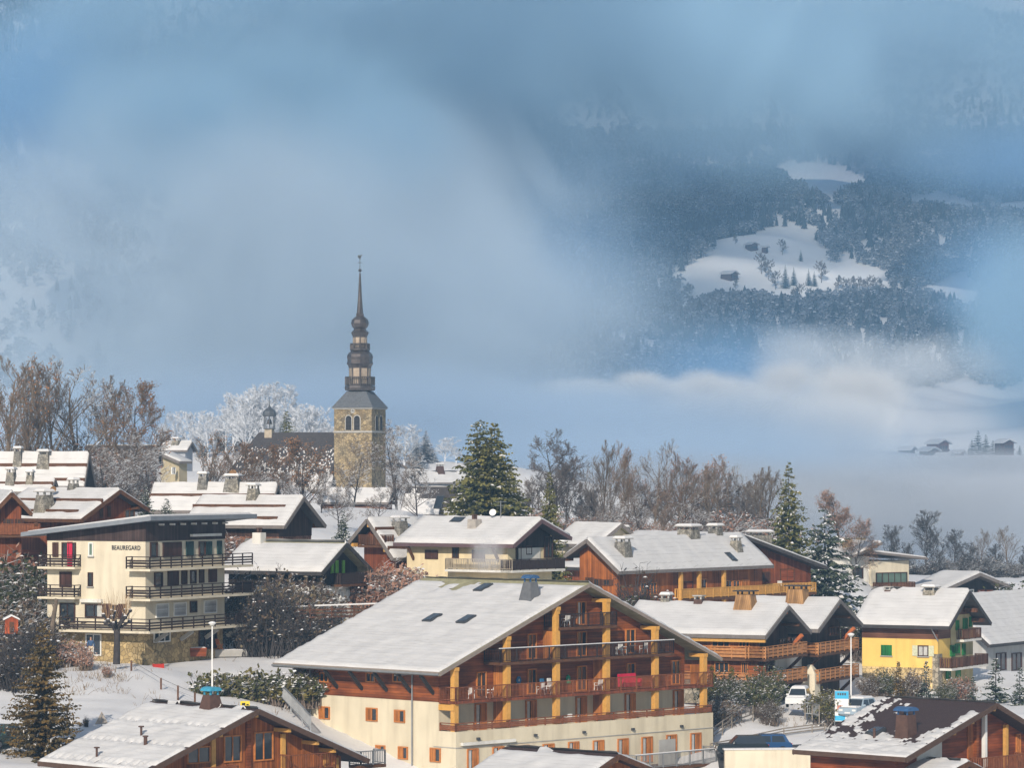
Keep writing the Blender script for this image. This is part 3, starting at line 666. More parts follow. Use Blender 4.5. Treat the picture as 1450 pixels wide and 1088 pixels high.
q0 = h.fp(816, 860)[0]; q1 = h.fp(829, 860)[0]; h.window('F', q0, q1, z4 + .02, z4 + 1.95, name='balcony_door', cur=True, fm=frame_or)
h.yw = -.2
for k, (a, b, c) in enumerate(((661, 676.6, 1061), (697, 713, 1058), (733, 749, 1056), (768, 784, 1054), (804, 819, 1051), (839, 854.5, 1049), (874, 889, 1046.5), (908, 923, 1044), (943, 957.5, 1041), (977, 992, 1038.5))):
    q0 = h.fp(a, c)[0]; q1 = h.fp(b, c)[0]; zt = h.fp((a + b) / 2, c)[1]; h.window('F', q0, q1, zt - 2.1, zt, name='terrace_door', cur=True, **kw)
for a, b in ((708, 1025), ):
    pass
for p in (628 + 48, 757, 826, 895, 964):                                    # wall lights
    q, z = h.fp(p, 1047 - (p - 676) * .062); mb = MB(); h.fbox(mb, 'F', q - .12, q + .12, 0, .22, z - .1, z + .1); mb.build('wall_light', metal_dk, h.root)
q, z = h.fp(688, 1052); mb = MB(); mb.bar((h.fp(652, 1055)[0], -.36, z), (h.fp(727, 1051)[0], -.36, z), .28, .24); mb.build('folded_awning', white_r, h.root)
h.yw = 1.7
sk = dict(fm=frame_or, sh='half', shm=sh_or)
for a, b, c, d in ((452.5, 467.5, 1001, 1019), (519, 535, 1003, 1022), (559, 574, 1006, 1024), (532.5, 546, 1056, 1075), (564.5, 578, 1058, 1076), (609.5, 624.5, 1060, 1080), (499, 512, 1054, 1062)):
    h.wpx('L', a, b, c, d, sill=None, **sk)
old = h.xl; h.xl -= .04
for a, b in ((453, 466), (519, 532), (557, 570)): h.wpx('L', a, b, 953, 967, fm=frame_or)
h.struts('L', [h.sp(p, 965, h.xl)[0] for p in (441, 478, 513, 548, 582, 614)], mat('black_strut', (.03, .025, .022), .8, .2, 3), drop=1.55)
h.xl = old
for p in (441, 585):                                                        # downpipes
    q = h.sp(p, 1000, h.xl)[0]; mb = MB(); mb.tube(h.P('L', q, .12, 0), h.P('L', q, .12, h.ztop(h.xl) - 1.0), .07, .07, 8); mb.tube(h.P('L', q, .12, h.ztop(h.xl) - 1.0), h.P('L', q + .6, 1.5, h.ztop(h.xl - 1.5) - .45), .07, .07, 8); mb.build('downpipe', metal_gy, h.root)
mb = MB(); mb.box(-h.hl - .2, -h.hl - .05, 0, h.L, h.zr - h.sl * h.hl - .22, h.zr - h.sl * h.hl - .08); mb.build('gutter', metal_gy, h.root)
h.skylight(612, 879, -1, 1.0, 1.5); h.skylight(660, 881, -1, 1.0, 1.5); h.skylight(684, 836, -1, 1.0, 1.5)
h.chimney(751, 849, -1, 1.45, 1.4, mat('slate_hung', (.12, .125, .135), .6, .15, 3), .55, 'arch')
# low deck with a rail at the right foot of the building
h.yw = -.2
qa = h.fp(900, 1075, -3.0)[0]; qb = h.fp(1032, 1066, -3.0)[0]; zd = h.fp(960, 1086, -3.0)[1]
h.balcony('F', qa, qb, 2.9, zd, 'rods', metal_gy, beam, h=1.15, snow_on=True, name='deck', post=1.7)
mb = MB(); q0, q1 = h.fp(934, 1060, -1.6)[0], h.fp(957, 1060, -1.6)[0]; h.fbox(mb, 'F', q0, q1, 1.3, 1.36, zd, zd + 2.1); mb.build('deck_screen', conc, h.root)
h.yw = 1.66
HOT = h; HZ = (z1, z2, z3, z4)

# ------------------------------------------------------------------ the block with its name on the wall

class Block(House):
    """a box-shaped house: origin at the near corner, face F along x (recedes right), face L along y (recedes left)"""
    def __init__(s, name, label, cat, px, py, D, a, gb, group=None, dz=-1.0):
        s.a = R(a); s.ca, s.sa = math.cos(s.a), math.sin(s.a); p = W(px, py, D); s.X, s.D = p.x, D; s.zb = gb + dz; s.zw = -dz
        s.root = empty(name, (s.X, D, s.zb), s.a, label, cat, group); s.xl = 0; s.yw = 0; s.hl = s.hr = .1; s.sl = s.sr = 0; s.zr = 0; s.oe = 0
b = Block('apartment_block', 'cream four storey apartment block with dark balconies and BEAUREGARD on its wall', 'apartment building', 206, 760, 296, 63, -15.9)
d = b.sp(67, 830, 0)[0]; wd = b.fp(318, 800)[0]; b.xr = wd; b.yb = d
zt = b.sp(206, 767.3, 0)[1]; zs = b.sp(206, 893, 0)[1]; zr0 = b.sp(206, 740, 0)[1]
mb = MB(); mb.box(0, wd, 0, d, zs, zt); mb.build('wall', cream, b.root)
mb = MB(); mb.box(.1, wd - .1, .12, d - .1, 0, zs - .02); mb.build('stone_base', yellst, b.root)
zl = b.sp(67, 757, 0)[1]                                                    # roof falls towards the far left end
mb = MB(); e = .05; mb.add([(-e, -e, zt), (wd + e, -e, zt), (wd + e, d + e, zt), (-e, d + e, zt), (-e, -e, zr0), (wd + e, -e, zr0), (wd + e, d + e, zl), (-e, d + e, zl)],
                           [(3, 2, 1, 0), (4, 5, 6, 7), (0, 1, 5, 4), (1, 2, 6, 5), (2, 3, 7, 6), (3, 0, 4, 7)]); mb.build('attic_panel', mat('attic_boards', (.06, .04, .038), .7, .15, 3, .2, 'planks_v', size=.25), b.root)
k = (zr0 - zl) / d; y0, y1, x0, x1 = -1.3, d + 1.9, -1.2, wd + 3.3
def zro(y): return zr0 - k * y
mb = MB(); mb.hexa([(x0, y0, zro(y0) + .02), (x1, y0, zro(y0) + .02), (x1, y1, zro(y1) + .02), (x0, y1, zro(y1) + .02), (x0, y0, zro(y0) + .38), (x1, y0, zro(y0) + .38), (x1, y1, zro(y1) + .38), (x0, y1, zro(y1) + .38)])
ro = mb.build('roof', mat('zinc_edge', (.20, .22, .25), .5, .1, 2), b.root)
mb = MB(); mb.hexa([(x0 + .3, y0 + .3, zro(y0) + .38), (x1 - .3, y0 + .3, zro(y0) + .38), (x1 - .3, y1 - .3, zro(y1) + .38), (x0 + .3, y1 - .3, zro(y1) + .38), (x0 + .5, y0 + .5, zro(y0) + .52), (x1 - .5, y0 + .5, zro(y0) + .52), (x1 - .5, y1 - .5, zro(y1) + .52), (x0 + .5, y1 - .5, zro(y1) + .52)]); mb.build('roof_snow', snow_roof, ro)
for i in range(7):
    x = wd * (.16 + .135 * i); mb = MB(); mb.box(x - .07, x + .07, -.55, -.06, zr0 - .3, zr0 - .14); mb.build('rafter_end', frame_w, ro)
# balconies on the left face and round the near corner
for yy, (pa, pb) in ((803, (61, 115)), (845.5, (61, 115))):
    z = b.sp(100, yy, 0)[1]; q0 = b.sp(115, yy, 0)[0]; q1 = d + .35
    b.balcony('L', q0, q1, 1.0, z, 'bars', rail_dk, cream, h=1.0, ends=(1, 1), th=.18)
def wrap(z, qs, x_end, style='bars', name='balcony', o=1.1, oL=1.0):
    mb = MB(); mb.box(-oL, x_end, -o, -.01, z - .2, z); mb.box(-oL, -.01, -.005, qs, z - .2, z); bb = mb.build(name, cream, b.root)
    mb = MB(); b.railing(mb, [(-.02, qs - .06), (-oL + .06, qs - .06), (-oL + .06, -o + .06), (x_end - .06, -o + .06)], z, 1.0, style, 1.7); mb.build('railing', rail_dk, bb); return bb
z1 = b.sp(206, 805, 0)[1] - .05; z2 = b.sp(206, 848, 0)[1]; z3 = b.sp(206, 893.5, 0)[1]
wrap(z1, 1.35, wd + 3.0); wrap(z2, 1.35, wd + 3.0); wrap(z3, b.sp(86, 880, -1.2)[0], wd + 3.2, name='terrace', o=1.4, oL=1.5)
for z in (z2, z3):
    mb = MB(); mb.box(wd + .2, wd + 2.9, -.98, -.95, z + .08, z + .95); mb.build('wind_screen', rail_dk, b.root)
for q in (1.5, 5.5, 9.5, 13):
    mb = MB(); mb.prism([(-.1, 0), (.1, 0), (.1, 0), (-.1, 0)], 0, .01) if False else mb.bar((q, 0, z3 - 1.0), (q, -1.2, z3 - .25), .25, .3); mb.build('terrace_bracket', conc, b.root)
br = dict(shm=sh_br)
b.wpx('L', 75, 83, 768.5, 789, sh='shut', fm=sh_br, **br)
wdw = b.wpx('L', 88, 108, 768.5, 790, fm=sh_br, name='balcony_door'); q = b.sp(99.5, 780, 0)[0]
mb = MB(); b.fbox(mb, 'L', q - .25, q + .25, .04, .1, z1 + .1, zt - .1); mb.build('red_curtain', red_c, wdw)
b.wpx('L', 85, 102, 810, 832, sh='shut', fm=sh_br, name='balcony_door', **br)
b.wpx('L', 126, 132.5, 769, 788, pm=glass_gr, fm=frame_w, mull=0, sill=conc); b.wpx('L', 125, 132, 811, 831, fm=sh_br, mull=0, sill=conc)
b.wpx('L', 85, 107, 854.5, 882, fm=sh_br, name='patio_door'); b.wpx('L', 121, 147, 856, 875, fm=sh_br, cur=True)
for a, c in ((147, 157), (168, 179)):
    mb = MB(); q0, q1 = b.sp(c, 866, 0)[0], b.sp(a, 866, 0)[0]; za, zb_ = b.sp(165, 876, 0)[1], b.sp(165, 855.5, 0)[1]; b.fbox(mb, 'L', q0, q1, .02, .1, za, zb_); mb.build('shutter', sh_br, b.root)
b.wpx('L', 158, 167, 857, 875, fm=sh_br)
for a, c in ((83, 107), (116, 146)):
    mb = MB(); q0, q1 = b.sp(c, 851, 0)[0], b.sp(a, 851, 0)[0]; z = b.sp(100, 853, 0)[1]; b.fbox(mb, 'L', q0, q1, .0, .35, z, z + .3); mb.build('awning_box', white_r, b.root)
for a, c, y0_, y1_, kk in ((212, 222, 768, 790, None), (230, 256, 768, 789, 'shut'), (263, 273, 767, 788, 'shut2'), (281, 290, 767, 788, None), (291, 299, 767, 787, 'shut2'), (307, 313, 766, 786, 'shut2'),
                           (218, 229.5, 811, 832, None), (237, 252, 809, 830, 'shut'), (256.5, 264, 808.5, 828, 'shut'), (269, 277, 808, 827, None), (281.5, 288, 807, 826, 'shut'), (295, 306, 806, 825, 'shut'),
                           (220, 238, 855, 875, 'roll'), (245, 263, 853.5, 873, 'roll'), (268.5, 278, 851.5, 868, None), (288, 306, 850, 869, 'roll')):
    b.wpx('F', a, c, y0_, y1_, fm={'shut': sh_br, 'shut2': sh_dg, 'roll': frame_w, None: sh_br}[kk], sh='shut' if kk else None, shm={'shut': sh_br, 'shut2': sh_dg, 'roll': sh_gy, None: None}[kk], mull=0)
mb = MB(); q0, q1 = b.fp(267, 758)[0], b.fp(308, 755)[0]; z = b.fp(288, 758)[1]; mb.bar((q0, -.3, z), (q1, -.3, z), .3, .22); mb.build('folded_awning', white_r, b.root)
old = b.xl; b.xl = .1; b.wpx('L', 122, 144, 898, 929, fm=frame_w, name='entrance_door', mull=1); b.yw = .12
b.wpx('F', 217, 240, 894, 910, fm=frame_w, mull=2); b.wpx('F', 281, 306, 890, 920, fm=sh_br, name='porch_door', mull=2); b.yw = 0; b.xl = old
# lettering on the wall
cu = bpy.data.curves.new('lettering', 'FONT'); cu.body = 'BEAUREGARD'; cu.size = 1; cu.extrude = .03; cu.space_character = 1.12
to = bpy.data.objects.new('lettering_curve', cu); C.objects.link(to); dg = bpy.context.evaluated_depsgraph_get(); me = bpy.data.meshes.new_from_object(to.evaluated_get(dg))
C.objects.unlink(to); bpy.data.objects.remove(to); me.materials.append(metal_dk); lo = bpy.data.objects.new('lettering', me); C.objects.link(lo); lo.parent = b.root
xsv = [v.co.x for v in me.vertices]; ysv = [v.co.y for v in me.vertices]
qL, zT = b.sp(158.6, 772.6, 0); qR, _ = b.sp(198.6, 772.6, 0); zB = b.sp(178, 779.2, 0)[1]
sx = (qL - qR) / (max(xsv) - min(xsv)); sy = (zT - zB) / (max(ysv) - min(ysv))
lo.matrix_local = Matrix(((0, 0, -1, -.05), (-sx, 0, 0, qL), (0, sy, 0, zB), (0, 0, 0, 1)))
BLK = b

# ------------------------------------------------------------------ the church
CD = 560.0; ch = Block('church', 'stone church with a tall tiered copper spire on its square tower', 'church', 527, 690, CD, -18.4 - 90, W(0, 705, CD).z)
# own frame: x along the tower front (leftwards negative), origin at tower centre
s8 = CD / FPX; tw = 54 * s8 / math.cos(R(18.4)) ; cxp = W(508.5, 0, CD).x
ch.a = R(-18.4); ch.root.location = (cxp, CD + tw * .5, ch.zb); ch.root.rotation_euler = (0, 0, ch.a)
def cz(py): return W(0, py, CD).z - ch.zb
hw = tw / 2
mb = MB(); mb.box(-hw, hw, -hw, hw, 0, cz(578)); mb.build('tower_wall', mat('tower_stone', (.30, .24, .155), .9, .25, 1.5, .8, 'rubble', col2=(.44, .355, .22), size=.42), ch.root)
mb = MB(); mb.box(-hw - .15, hw + .15, -hw - .15, hw + .15, cz(613), cz(610.5)); mb.box(-hw - .2, hw + .2, -hw - .2, hw + .2, cz(579.5), cz(577.5)); mb.build('cornice', conc, ch.root)
mb = MB(); mb.frustum(0, 0, cz(577.5), cz(554), hw + .35, hw + .35, 1.65, 1.65); mb.build('tower_roof', slate_bl, ch.root)
mb = MB(); P_ = lambda l: [(r * s8, cz(y)) for r, y in l]
mb.lathe(P_([(15, 558), (15, 554), (21, 552.5), (22, 549), (21.5, 546), (17.5, 545.5)]), 8, rot=R(22.5), m=0)
mb.lathe(P_([(16, 545.4), (15.5, 531), (16, 520), (17, 517), (19, 514.5), (18, 512), (17.8, 509), (18.6, 505), (17.5, 501), (14, 497.5), (12.8, 496.4)]), 8, rot=R(22.5))
mb.lathe(P_([(13, 496.3), (14, 495.5), (13.6, 493), (10.5, 492.6), (10, 484), (10.3, 476), (11.5, 473), (12.8, 470), (9.5, 467), (8.3, 465), (11, 462), (12.7, 457), (11.5, 452), (8, 448.4), (5.2, 446.5), (5.8, 443.8), (4.6, 442.5), (2.7, 418), (1.1, 385)]), 8, rot=R(22.5))
spire = mb.build('spire', copper, ch.root)
for r, ya, yb_, n in ((20.6, 545.4, 533.5, 8), (13.3, 495.4, 486, 8)):
    mb = MB()
    for i in range(n):
        a0 = R(22.5) + 2 * math.pi * i / n; a1 = a0 + 2 * math.pi / n; p = Vector((r * s8 * math.cos(a0), r * s8 * math.sin(a0), 0)); q = Vector((r * s8 * math.cos(a1), r * s8 * math.sin(a1), 0)); up = Vector((0, 0, 1))
        mb.bar(p + up * cz(yb_), q + up * cz(yb_), .16, .16); mb.bar(p + up * (cz(ya) + .1), q + up * (cz(ya) + .1), .14, .12)
        for j in range(5):
            c = p.lerp(q, j / 5); t = .16 if j == 0 else .08; mb.bar(c + up * cz(ya), c + up * cz(yb_), t, t)
    mb.build('gallery_railing', copper, spire)
pan = mat('pale_copper_panel', (.38, .31, .24), .5, .15, 2, metal=.3)
for r, ya, yb_, w_ in ((15.2, 543, 521, 5.5), (10.0, 491, 477, 3.6)):
    for i in range(8):
        mb = MB(); a0 = 2 * math.pi * i / 8 + math.pi / 8 * 0; ap = r * s8 * math.cos(math.pi / 8)
        n = Vector((math.cos(a0 + 0), math.sin(a0 + 0), 0)); t = Vector((-n.y, n.x, 0)); c = n * (ap + .02)
        mb.bar(c + Vector((0, 0, cz(ya))), c + Vector((0, 0, cz(yb_))), w_ * s8 * 1.6, .12, up=n); mb.build('shutter_panel', pan, spire)
mb = MB(); mb.lathe([(.02, 0), (.2, .08), (.29, .28), (.2, .48), (.02, .56)], 10, (0, 0, cz(384))); mb.bar((0, 0, cz(380)), (0, 0, cz(359)), .07); mb.bar((-.4, 0, cz(370.5)), (.4, 0, cz(370.5)), .08); mb.lathe([(.02, 0), (.13, .1), (.02, .2)], 6, (0, 0, cz(366)))
mb.prism([(-.3, cz(363)), (-.1, cz(364.5)), (.15, cz(363.5)), (.22, cz(360.5)), (.4, cz(359.6)), (.25, cz(358.6)), (.05, cz(361)), (-.2, cz(359.5)), (-.38, cz(360.5))], -.04, .04); mb.build('weathercock', metal_dk, spire)
def arch(mb, face, c, w_, z0, z1, d0, d1, n=8):
    pr = [(c - w_ / 2, z0), (c + w_ / 2, z0)] + [(c + w_ / 2 * math.cos(math.pi * i / n), z1 - w_ / 2 + w_ / 2 * math.sin(math.pi * i / n)) for i in range(n + 1)]
    if face == 'F': mb.prism(pr, -hw - d1, -hw - d0)
    else:
        k = len(mb.v); mb.prism(pr, -d1, -d0); mb.v[k:] = [(hw - y, x, z) for x, y, z in mb.v[k:]]
for face, cs in (('F', (494, 506)), ('R', (533.5, 539))):
    for px in cs:
        c = ((px - 500) * s8 / math.cos(R(18.4))) if face == 'F' else (px - 536.3) * s8 / math.sin(R(18.4)); w_ = .95 if face == 'F' else .85
        mb = MB(); arch(mb, face, c, w_ + .3, cz(612) + .27, cz(589) + .15, -.05, .03); a = mb.build('belfry_window', conc, ch.root)
        mb = MB(); arch(mb, face, c, w_, cz(612) + .3, cz(589), -.02, .06); mb.build('opening', black, a)
        mb = MB()
        for i in range(9):
            z = cz(611) + .25 + i * .22
            mb.box(c - w_ / 2, c + w_ / 2, -hw - .13, -hw - .07, z, z + .09) if face == 'F' else mb.box(hw + .07, hw + .13, c - w_ / 2, c + w_ / 2, z, z + .09)
        mb.build('louvre', slate, a)
mb = MB(); k = len(mb.v); mb.lathe([(.34, 0), (.36, .04), (.36, .09), (.30, .1), (.02, .1)], 16); mb.v = [(x, -hw - z, y + cz(582.5)) for x, y, z in mb.v]
clk = mb.build('clock', conc, ch.root); mb = MB(); mb.box(-.3, .3, -hw - .13, -hw - .105, cz(582.5) - .03, cz(582.5) + .03); mb.box(-.03, .03, -hw - .135, -hw - .107, cz(582.5) - .02, cz(582.5) + .26); mb.build('clock_hand', black, clk)
# nave, ridge running left from the tower, hipped at its end
zr = cz(612); ze = cz(688); Ln = 123 * s8 / math.cos(R(18.4)) + hw; hd = 6.2; yc = .6; hip = 4.6
mb = MB(); mb.box(-Ln - hip + .6, -hw - .01, yc - hd + .5, yc + hd - .5, 0, ze); mb.build('nave_wall', white_r, ch.root)
mb = MB(); V = [(-hw - .02, yc - hd, ze), (-hw - .02, yc + hd, ze), (-Ln - hip, yc + hd, ze), (-Ln - hip, yc - hd, ze), (-hw - .02, yc, zr), (-Ln, yc, zr)]
mb.add(V, [(0, 4, 5, 3), (1, 2, 5, 4), (2, 3, 5), (0, 1, 4), (0, 3, 2, 1)])
# patches of snow left on the slate of the nave
rd = random.Random(5)
for i in range(620):
    v = rd.random() ** .6; x = rd.uniform(-Ln - hip * v + .3, -hw - .4); y = yc - hd * v; z = zr - (zr - ze) * v; w_ = rd.uniform(.06, .22) * (.4 + v); k = (zr - ze) / hd
    if v < .28: continue
    hgt = rd.uniform(.04, .11) * (.5 + v); mb.hexa([(x - w_, y - hgt, z - k * hgt + .005), (x + w_, y - hgt, z - k * hgt + .005), (x + w_ * .7, y + hgt, z + k * hgt + .005), (x - w_ * .7, y + hgt, z + k * hgt + .005),
             (x - w_, y - hgt, z - k * hgt + .06), (x + w_, y - hgt, z - k * hgt + .06), (x + w_ * .7, y + hgt, z + k * hgt + .06), (x - w_ * .7, y + hgt, z + k * hgt + .06)], 1)
mb.build('nave_roof', [slate, snow_roof], ch.root)
# open bell turret with an onion dome
tx = -hw - (473 - 366) * s8 / math.cos(R(18.4)); mb = MB(); r = 8 * s8
mb.box(tx - .62, tx + .62, yc - .62, yc + .62, cz(626), cz(607)); tu = mb.build('bell_turret', mat('turret_stone', (.4, .34, .26), .9, .2, 2), ch.root)
mb = MB()
for i in range(8):
    a0 = 2 * math.pi * (i + .5) / 8; mb.tube((tx + r * .95 * math.cos(a0), yc + r * .95 * math.sin(a0), cz(607)), (tx + r * .95 * math.cos(a0), yc + r * .95 * math.sin(a0), cz(589)), .09, .09, 5)
mb.lathe([(r * 1.1, cz(607)), (r * 1.1, cz(606))], 8, (tx, yc, 0), rot=R(22.5)); mb.lathe([(r * 1.15, cz(589)), (r * 1.2, cz(588)), (9.6 * s8, cz(585)), (9 * s8, cz(581.5)), (6 * s8, cz(578.5)), (2.4 * s8, cz(576)), (1 * s8, cz(573)), (.6 * s8, cz(570))], 8, (tx, yc, 0), rot=R(22.5))
mb.bar((tx, yc, cz(571)), (tx, yc, cz(564.5)), .07); mb.bar((tx - .25, yc, cz(567)), (tx + .25, yc, cz(567)), .07); lt = mb.build('turret_lantern', lead, tu)
mb = MB(); mb.lathe([(.5, 0), (.42, .15), (.33, .6), (.2, .8), (.03, .86)], 10, (tx, yc, cz(600))); mb.build('bell', copper, tu)
mb = MB(); pr = [(-30 * s8, cz(713)), (-30 * s8, cz(690)), (60 * s8, cz(690)), (60 * s8, cz(713))]
ch.hw = hw

# ------------------------------------------------------------------ chalets
def gable_windows(h, face, rects, **k):
    for r in rects: h.wpx(face, *r, **k)
# left edge, upper rows
h = House('chalet', 'chalet with long snowy roof at the upper left edge below the bare trees', 'chalet', (126, 642), 395, 80, (119, 689), (136, 692), -70, og=.8, oe=.9)
h.roof(m=slate, guards=((-1, .42, 0, 1), (-1, .86, 0, .45)), th=.25); h.walls(wood_bk)
h.chimney(26, 652, -1, 1.1, 1.0, cap='slab'); h.chimney(63, 650, -1, 1.6, .5, cap='slab', m=chim_gy)
h = House('chalet', 'low snowy roofed outbuilding with chimneys at the left edge, second roof from the top', 'chalet', (78, 679), 372, 76, (72, 697), None, -60, og=.5, oe=.6)
h.roof(m=slate, guards=((-1, .5, .0, .8),), th=.25); h.walls(wood_bk); h.chimney(16, 684, -1, 1.1, 1.1); h.chimney(105 - 62, 684, -1, .9, .8)
h = House('chalet', 'red brown timber chalet with snowy roof and big stone chimney behind the apartment block', 'chalet', (170, 694), 332, 50, (114, 736), (211, 721), 38, og=1.1, oe=.9)
h.roof(m=slate, verge=beam, guards=((-1, .45, 0, .95), (-1, .82, .1, .95)), th=.22); h.walls(wood_red, wood_redv, 3.0); h.purlins((-2.6, 2.6, 0, -4.3, 4.3), beam)
h.chimney(63, 724, -1, 1.6, 1.5); h.chimney(104, 694, -1, 1.0, .6)
gable_windows(h, 'F', [(141, 145, 719, 735), (152, 156, 717, 733), (176, 190, 722, 740)], fm=beam)
h.dish(75, 706, side=-1, r=.32, m=chim_wd)
h = House('chalet', 'brown timber chalet with a slatted balcony cut by the left edge of the photo', 'chalet', (17, 697), 318, 14, None, (45, 727), L=12, og=1.3, oe=.8)
h.roof(m=slate, verge=beam, th=.2); h.walls(wood_red, wood_redv, 3.0); z = h.fp(10, 758)[1]; h.balcony('F', -2.9, 2.6, 1.1, z, 'solid', rail_rd, beam); h.purlins((-2.2, 0, 2.2), beam)
gable_windows(h, 'F', [(8, 15, 735, 755), (24, 30, 735, 755)], fm=beam, sh='open', shm=sh_br)
# row behind the block
h = House('chalet', 'long low snowy roof with a wide chimney stack just below the church nave', 'chalet', (393, 686), 372, 78, (384, 724), None, 217, og=.7, oe=.8)
h.roof(m=slate, guards=((-1, .5, .0, 1),), th=.25); h.walls(cream); h.chimney(288, 689, -1, 1.2, 1.0); h.chimney(330, 688, -1, 1.9, .7)
h.dish(329, 689, r=.42, m=chim_wd, mast=1.3)
h = House('barn', 'dark boarded barn with snowy roof ridge and one chimney, right above the apartment block', 'barn', (430, 704), 342, 64, (403, 745), (461, 744), 285, og=1.1, oe=.8)
h.roof(m=slate, verge=fascia, guards=((-1, .42, .1, 1), (-1, .83, .1, 1)), th=.22); h.walls(mat('brick_red', (.24, .12, .08), .9, .3, 2, .3, 'stone', size=.3), wood_dk, 4.2)
h.chimney(359, 707, -1, 1.2, 1.0); gable_windows(h, 'F', [(443, 449, 738, 748)], fm=beam, sh='shut', shm=sh_br)
h = House('chalet', 'white and black chalet with light green shutters under a thick snowy roof', 'chalet', (491, 769), 322, 60, (455, 811), (527, 807), 346, og=1.1, oe=.9)
h.roof(m=moss_roof, verge=fascia_dk, th=.28, cover=lambda u, v, X, Y: 1 - (u < .03) * (bumps(X, Y, .6, 3) > -.2) * 1.2); zz = h.fp(480, 829)[1]; h.walls(white_r, wood_bk, zz)
for a, c in ((468, 471), (474, 478), (484, 487)): h.wpx('F', a, c, 794, 813, fm=sh_lg, sh='shut', shm=sh_lg)
h.balcony('F', h.fp(468, 830)[0], h.xr, 1.2, zz + .1, 'solid', rail_dk, beam)
gable_windows(h, 'F', [(463, 469, 838, 852), (481, 485, 837, 853), (490, 494, 836, 852)], fm=frame_w)
old = h.xl
for r in ((398, 406, 838, 850), (420, 428, 838, 850)): h.wpx('L', *r, fm=frame_w, sh='open', shm=sh_lg)
h.chimney(367, 770, -1, .95, 1.0, white_r, .95, cap='pots')
h = House('chalet', 'rust red open gabled chalet with a round dish on its chimney', 'chalet', (520, 735), 342, -42, (494, 767), (557, 791), 592, og=1.3, oe=.8)
h.roof(m=slate, verge=fascia, guards=((1, .32, 0, 1), (1, .8, 0, 1)), th=.22); h.walls(mat('brick_red', (.2, .1, .07)), wood_redv, 3.0); h.purlins((-2.2, 0, 2.2, 4), beam_or, sz=.35)
z = h.fp(520, 772)[1]; h.balcony('F', h.xl + .3, h.xr - .4, 1.2, z, 'solid', wood_md, beam); c = h.chimney(566, 756, 1, 1.5, 1.2); gable_windows(h, 'F', [(510, 516, 752, 768), (528, 536, 754, 770)], fm=beam)
h.dish(566, 758, side=1, r=.42, mast=1.0)
h = House('chalet', 'cream chalet with red shutters, baluster balcony and shallow snowy roof, left of the tall spruce', 'chalet', (767, 736), 332, 53, (727, 772), (809, 761), 598, og=1.5, oe=1.1)
h.roof(m=fascia_dk, verge=mat('plum_fascia', (.12, .075, .08), .7, .1, 2), th=.28, rows=0); h.walls(yellow_r if False else mat('butter_render', (.72, .60, .38), .9, .05, .8, .1, 'plaster'))
mb = MB(); t = h.th + .02; z = h.fp(760, 776)[1]
mb.prism([(h.xl + .3, z), (h.xr - .3, z), (h.xr - .3, h.ztop(h.xr - .3) - t), (0, h.zr - t), (h.xl + .3, h.ztop(h.xl + .3) - t)], h.yw - .06, h.yw + .1); mb.build('gable_boarding', wood_bk, h.root)
mb = MB(); q0, q1 = h.fp(733, 780)[0], h.fp(764, 780)[0]; h.fbox(mb, 'F', q0, q1, .07, .1, h.fp(750, 797)[1], z); mb.build('gable_plaster', white_r, h.root)
gable_windows(h, 'F', [(730, 737, 775, 796), (744, 752, 773, 786), (770, 782, 760, 790)], fm=sh_br)
zb_ = h.fp(740, 807)[1]; h.balcony('F', h.xl - 1.1, h.xr + .4, 1.3, zb_, 'solid', rail_dk, white_r)
q0 = 0.05; q1 = h.sp(640, 805, h.xl)[0]; h.balcony('L', q0 + .1, q1, 1.1, zb_, 'slats', mat('grey_balusters', (.34, .29, .22), .8, .2, 3), white_r, ends=(0, 1))
for r in ((669, 687, 779, 796), (602.5, 620.5, 779, 792)): h.wpx('L', *r, fm=sh_br, sh='shut', shm=sh_br)
h.wpx('L', 641, 650, 776, 791, fm=sh_br)
h.struts('L', [h.sp(586, 790, h.xl)[0], h.sp(706, 790, h.xl)[0]], beam, 1.4)
h.chimney(672, 749, -1, 1.0, .9, mat('pale_stack', (.36, .33, .30), .9, .2, 3), .95, cap='pots'); h.dish(697, 738, r=.34, mast=.75); h.skylight(648, 740, -1, 1.4, 1.0)
mb = MB(); x, y, z = h.rp(709, 738, -1); mb.tube((x, y, z), (x, y, z + 1.9), .04, .04, 5); mb.bar((x - .9, y, z + 1.8), (x + .9, y, z + 1.8), .05); mb.bar((x - .6, y, z + 1.45), (x + .6, y, z + 1.45), .05); mb.build('roof_aerial', metal_gy, h.root)
# twin roofed larch chalet, right of centre
h = House('chalet', 'glowing orange larch chalet with two stone chimneys behind the big hotel gable', 'chalet', (831, 764), 346, -36, (799, 787), (877, 810), 1051, og=1.2, oe=1.0)
def ripple(u, v, X, Y): return 1 - (u > .965) * (np.sin(Y * 5.2) > .1) * 1.3
h.roof(m=roof_mat, verge=fascia, cov_r=ripple, th=.22, rows=1.0); h.walls(wood_orv, wood_orv, 2.5)
h.purlins((0, 3.6, -2.6, 5.0), beam); h.chimney(882, 785, 1, 1.5, 1.2, chim_gy, .75); h.chimney(1042, 780, 1, 1.3, 1.0, chim_gy, .6); h.skylight(1035, 792, 1, 1.0, 1.3)
h.chimney(975, 757, 1, 1.8, .5, chim_gy, .9); h.chimney(1013, 756, 1, 1.2, .5, chim_gy, .9)
gable_windows(h, 'F', [(832, 838, 818, 834), (841, 849, 820, 834), (855, 864, 821, 830)], fm=beam, sh='open', shm=wood_md)
zl = h.sp(1000, 838, h.xr)[1]
for r in ((989, 1000, 820, 842), (1025, 1036, 822, 840), (1037, 1047, 822, 840), (906, 915, 825, 842), (920, 929, 825, 842)): h.wpx('R', *r, fm=frame_or)
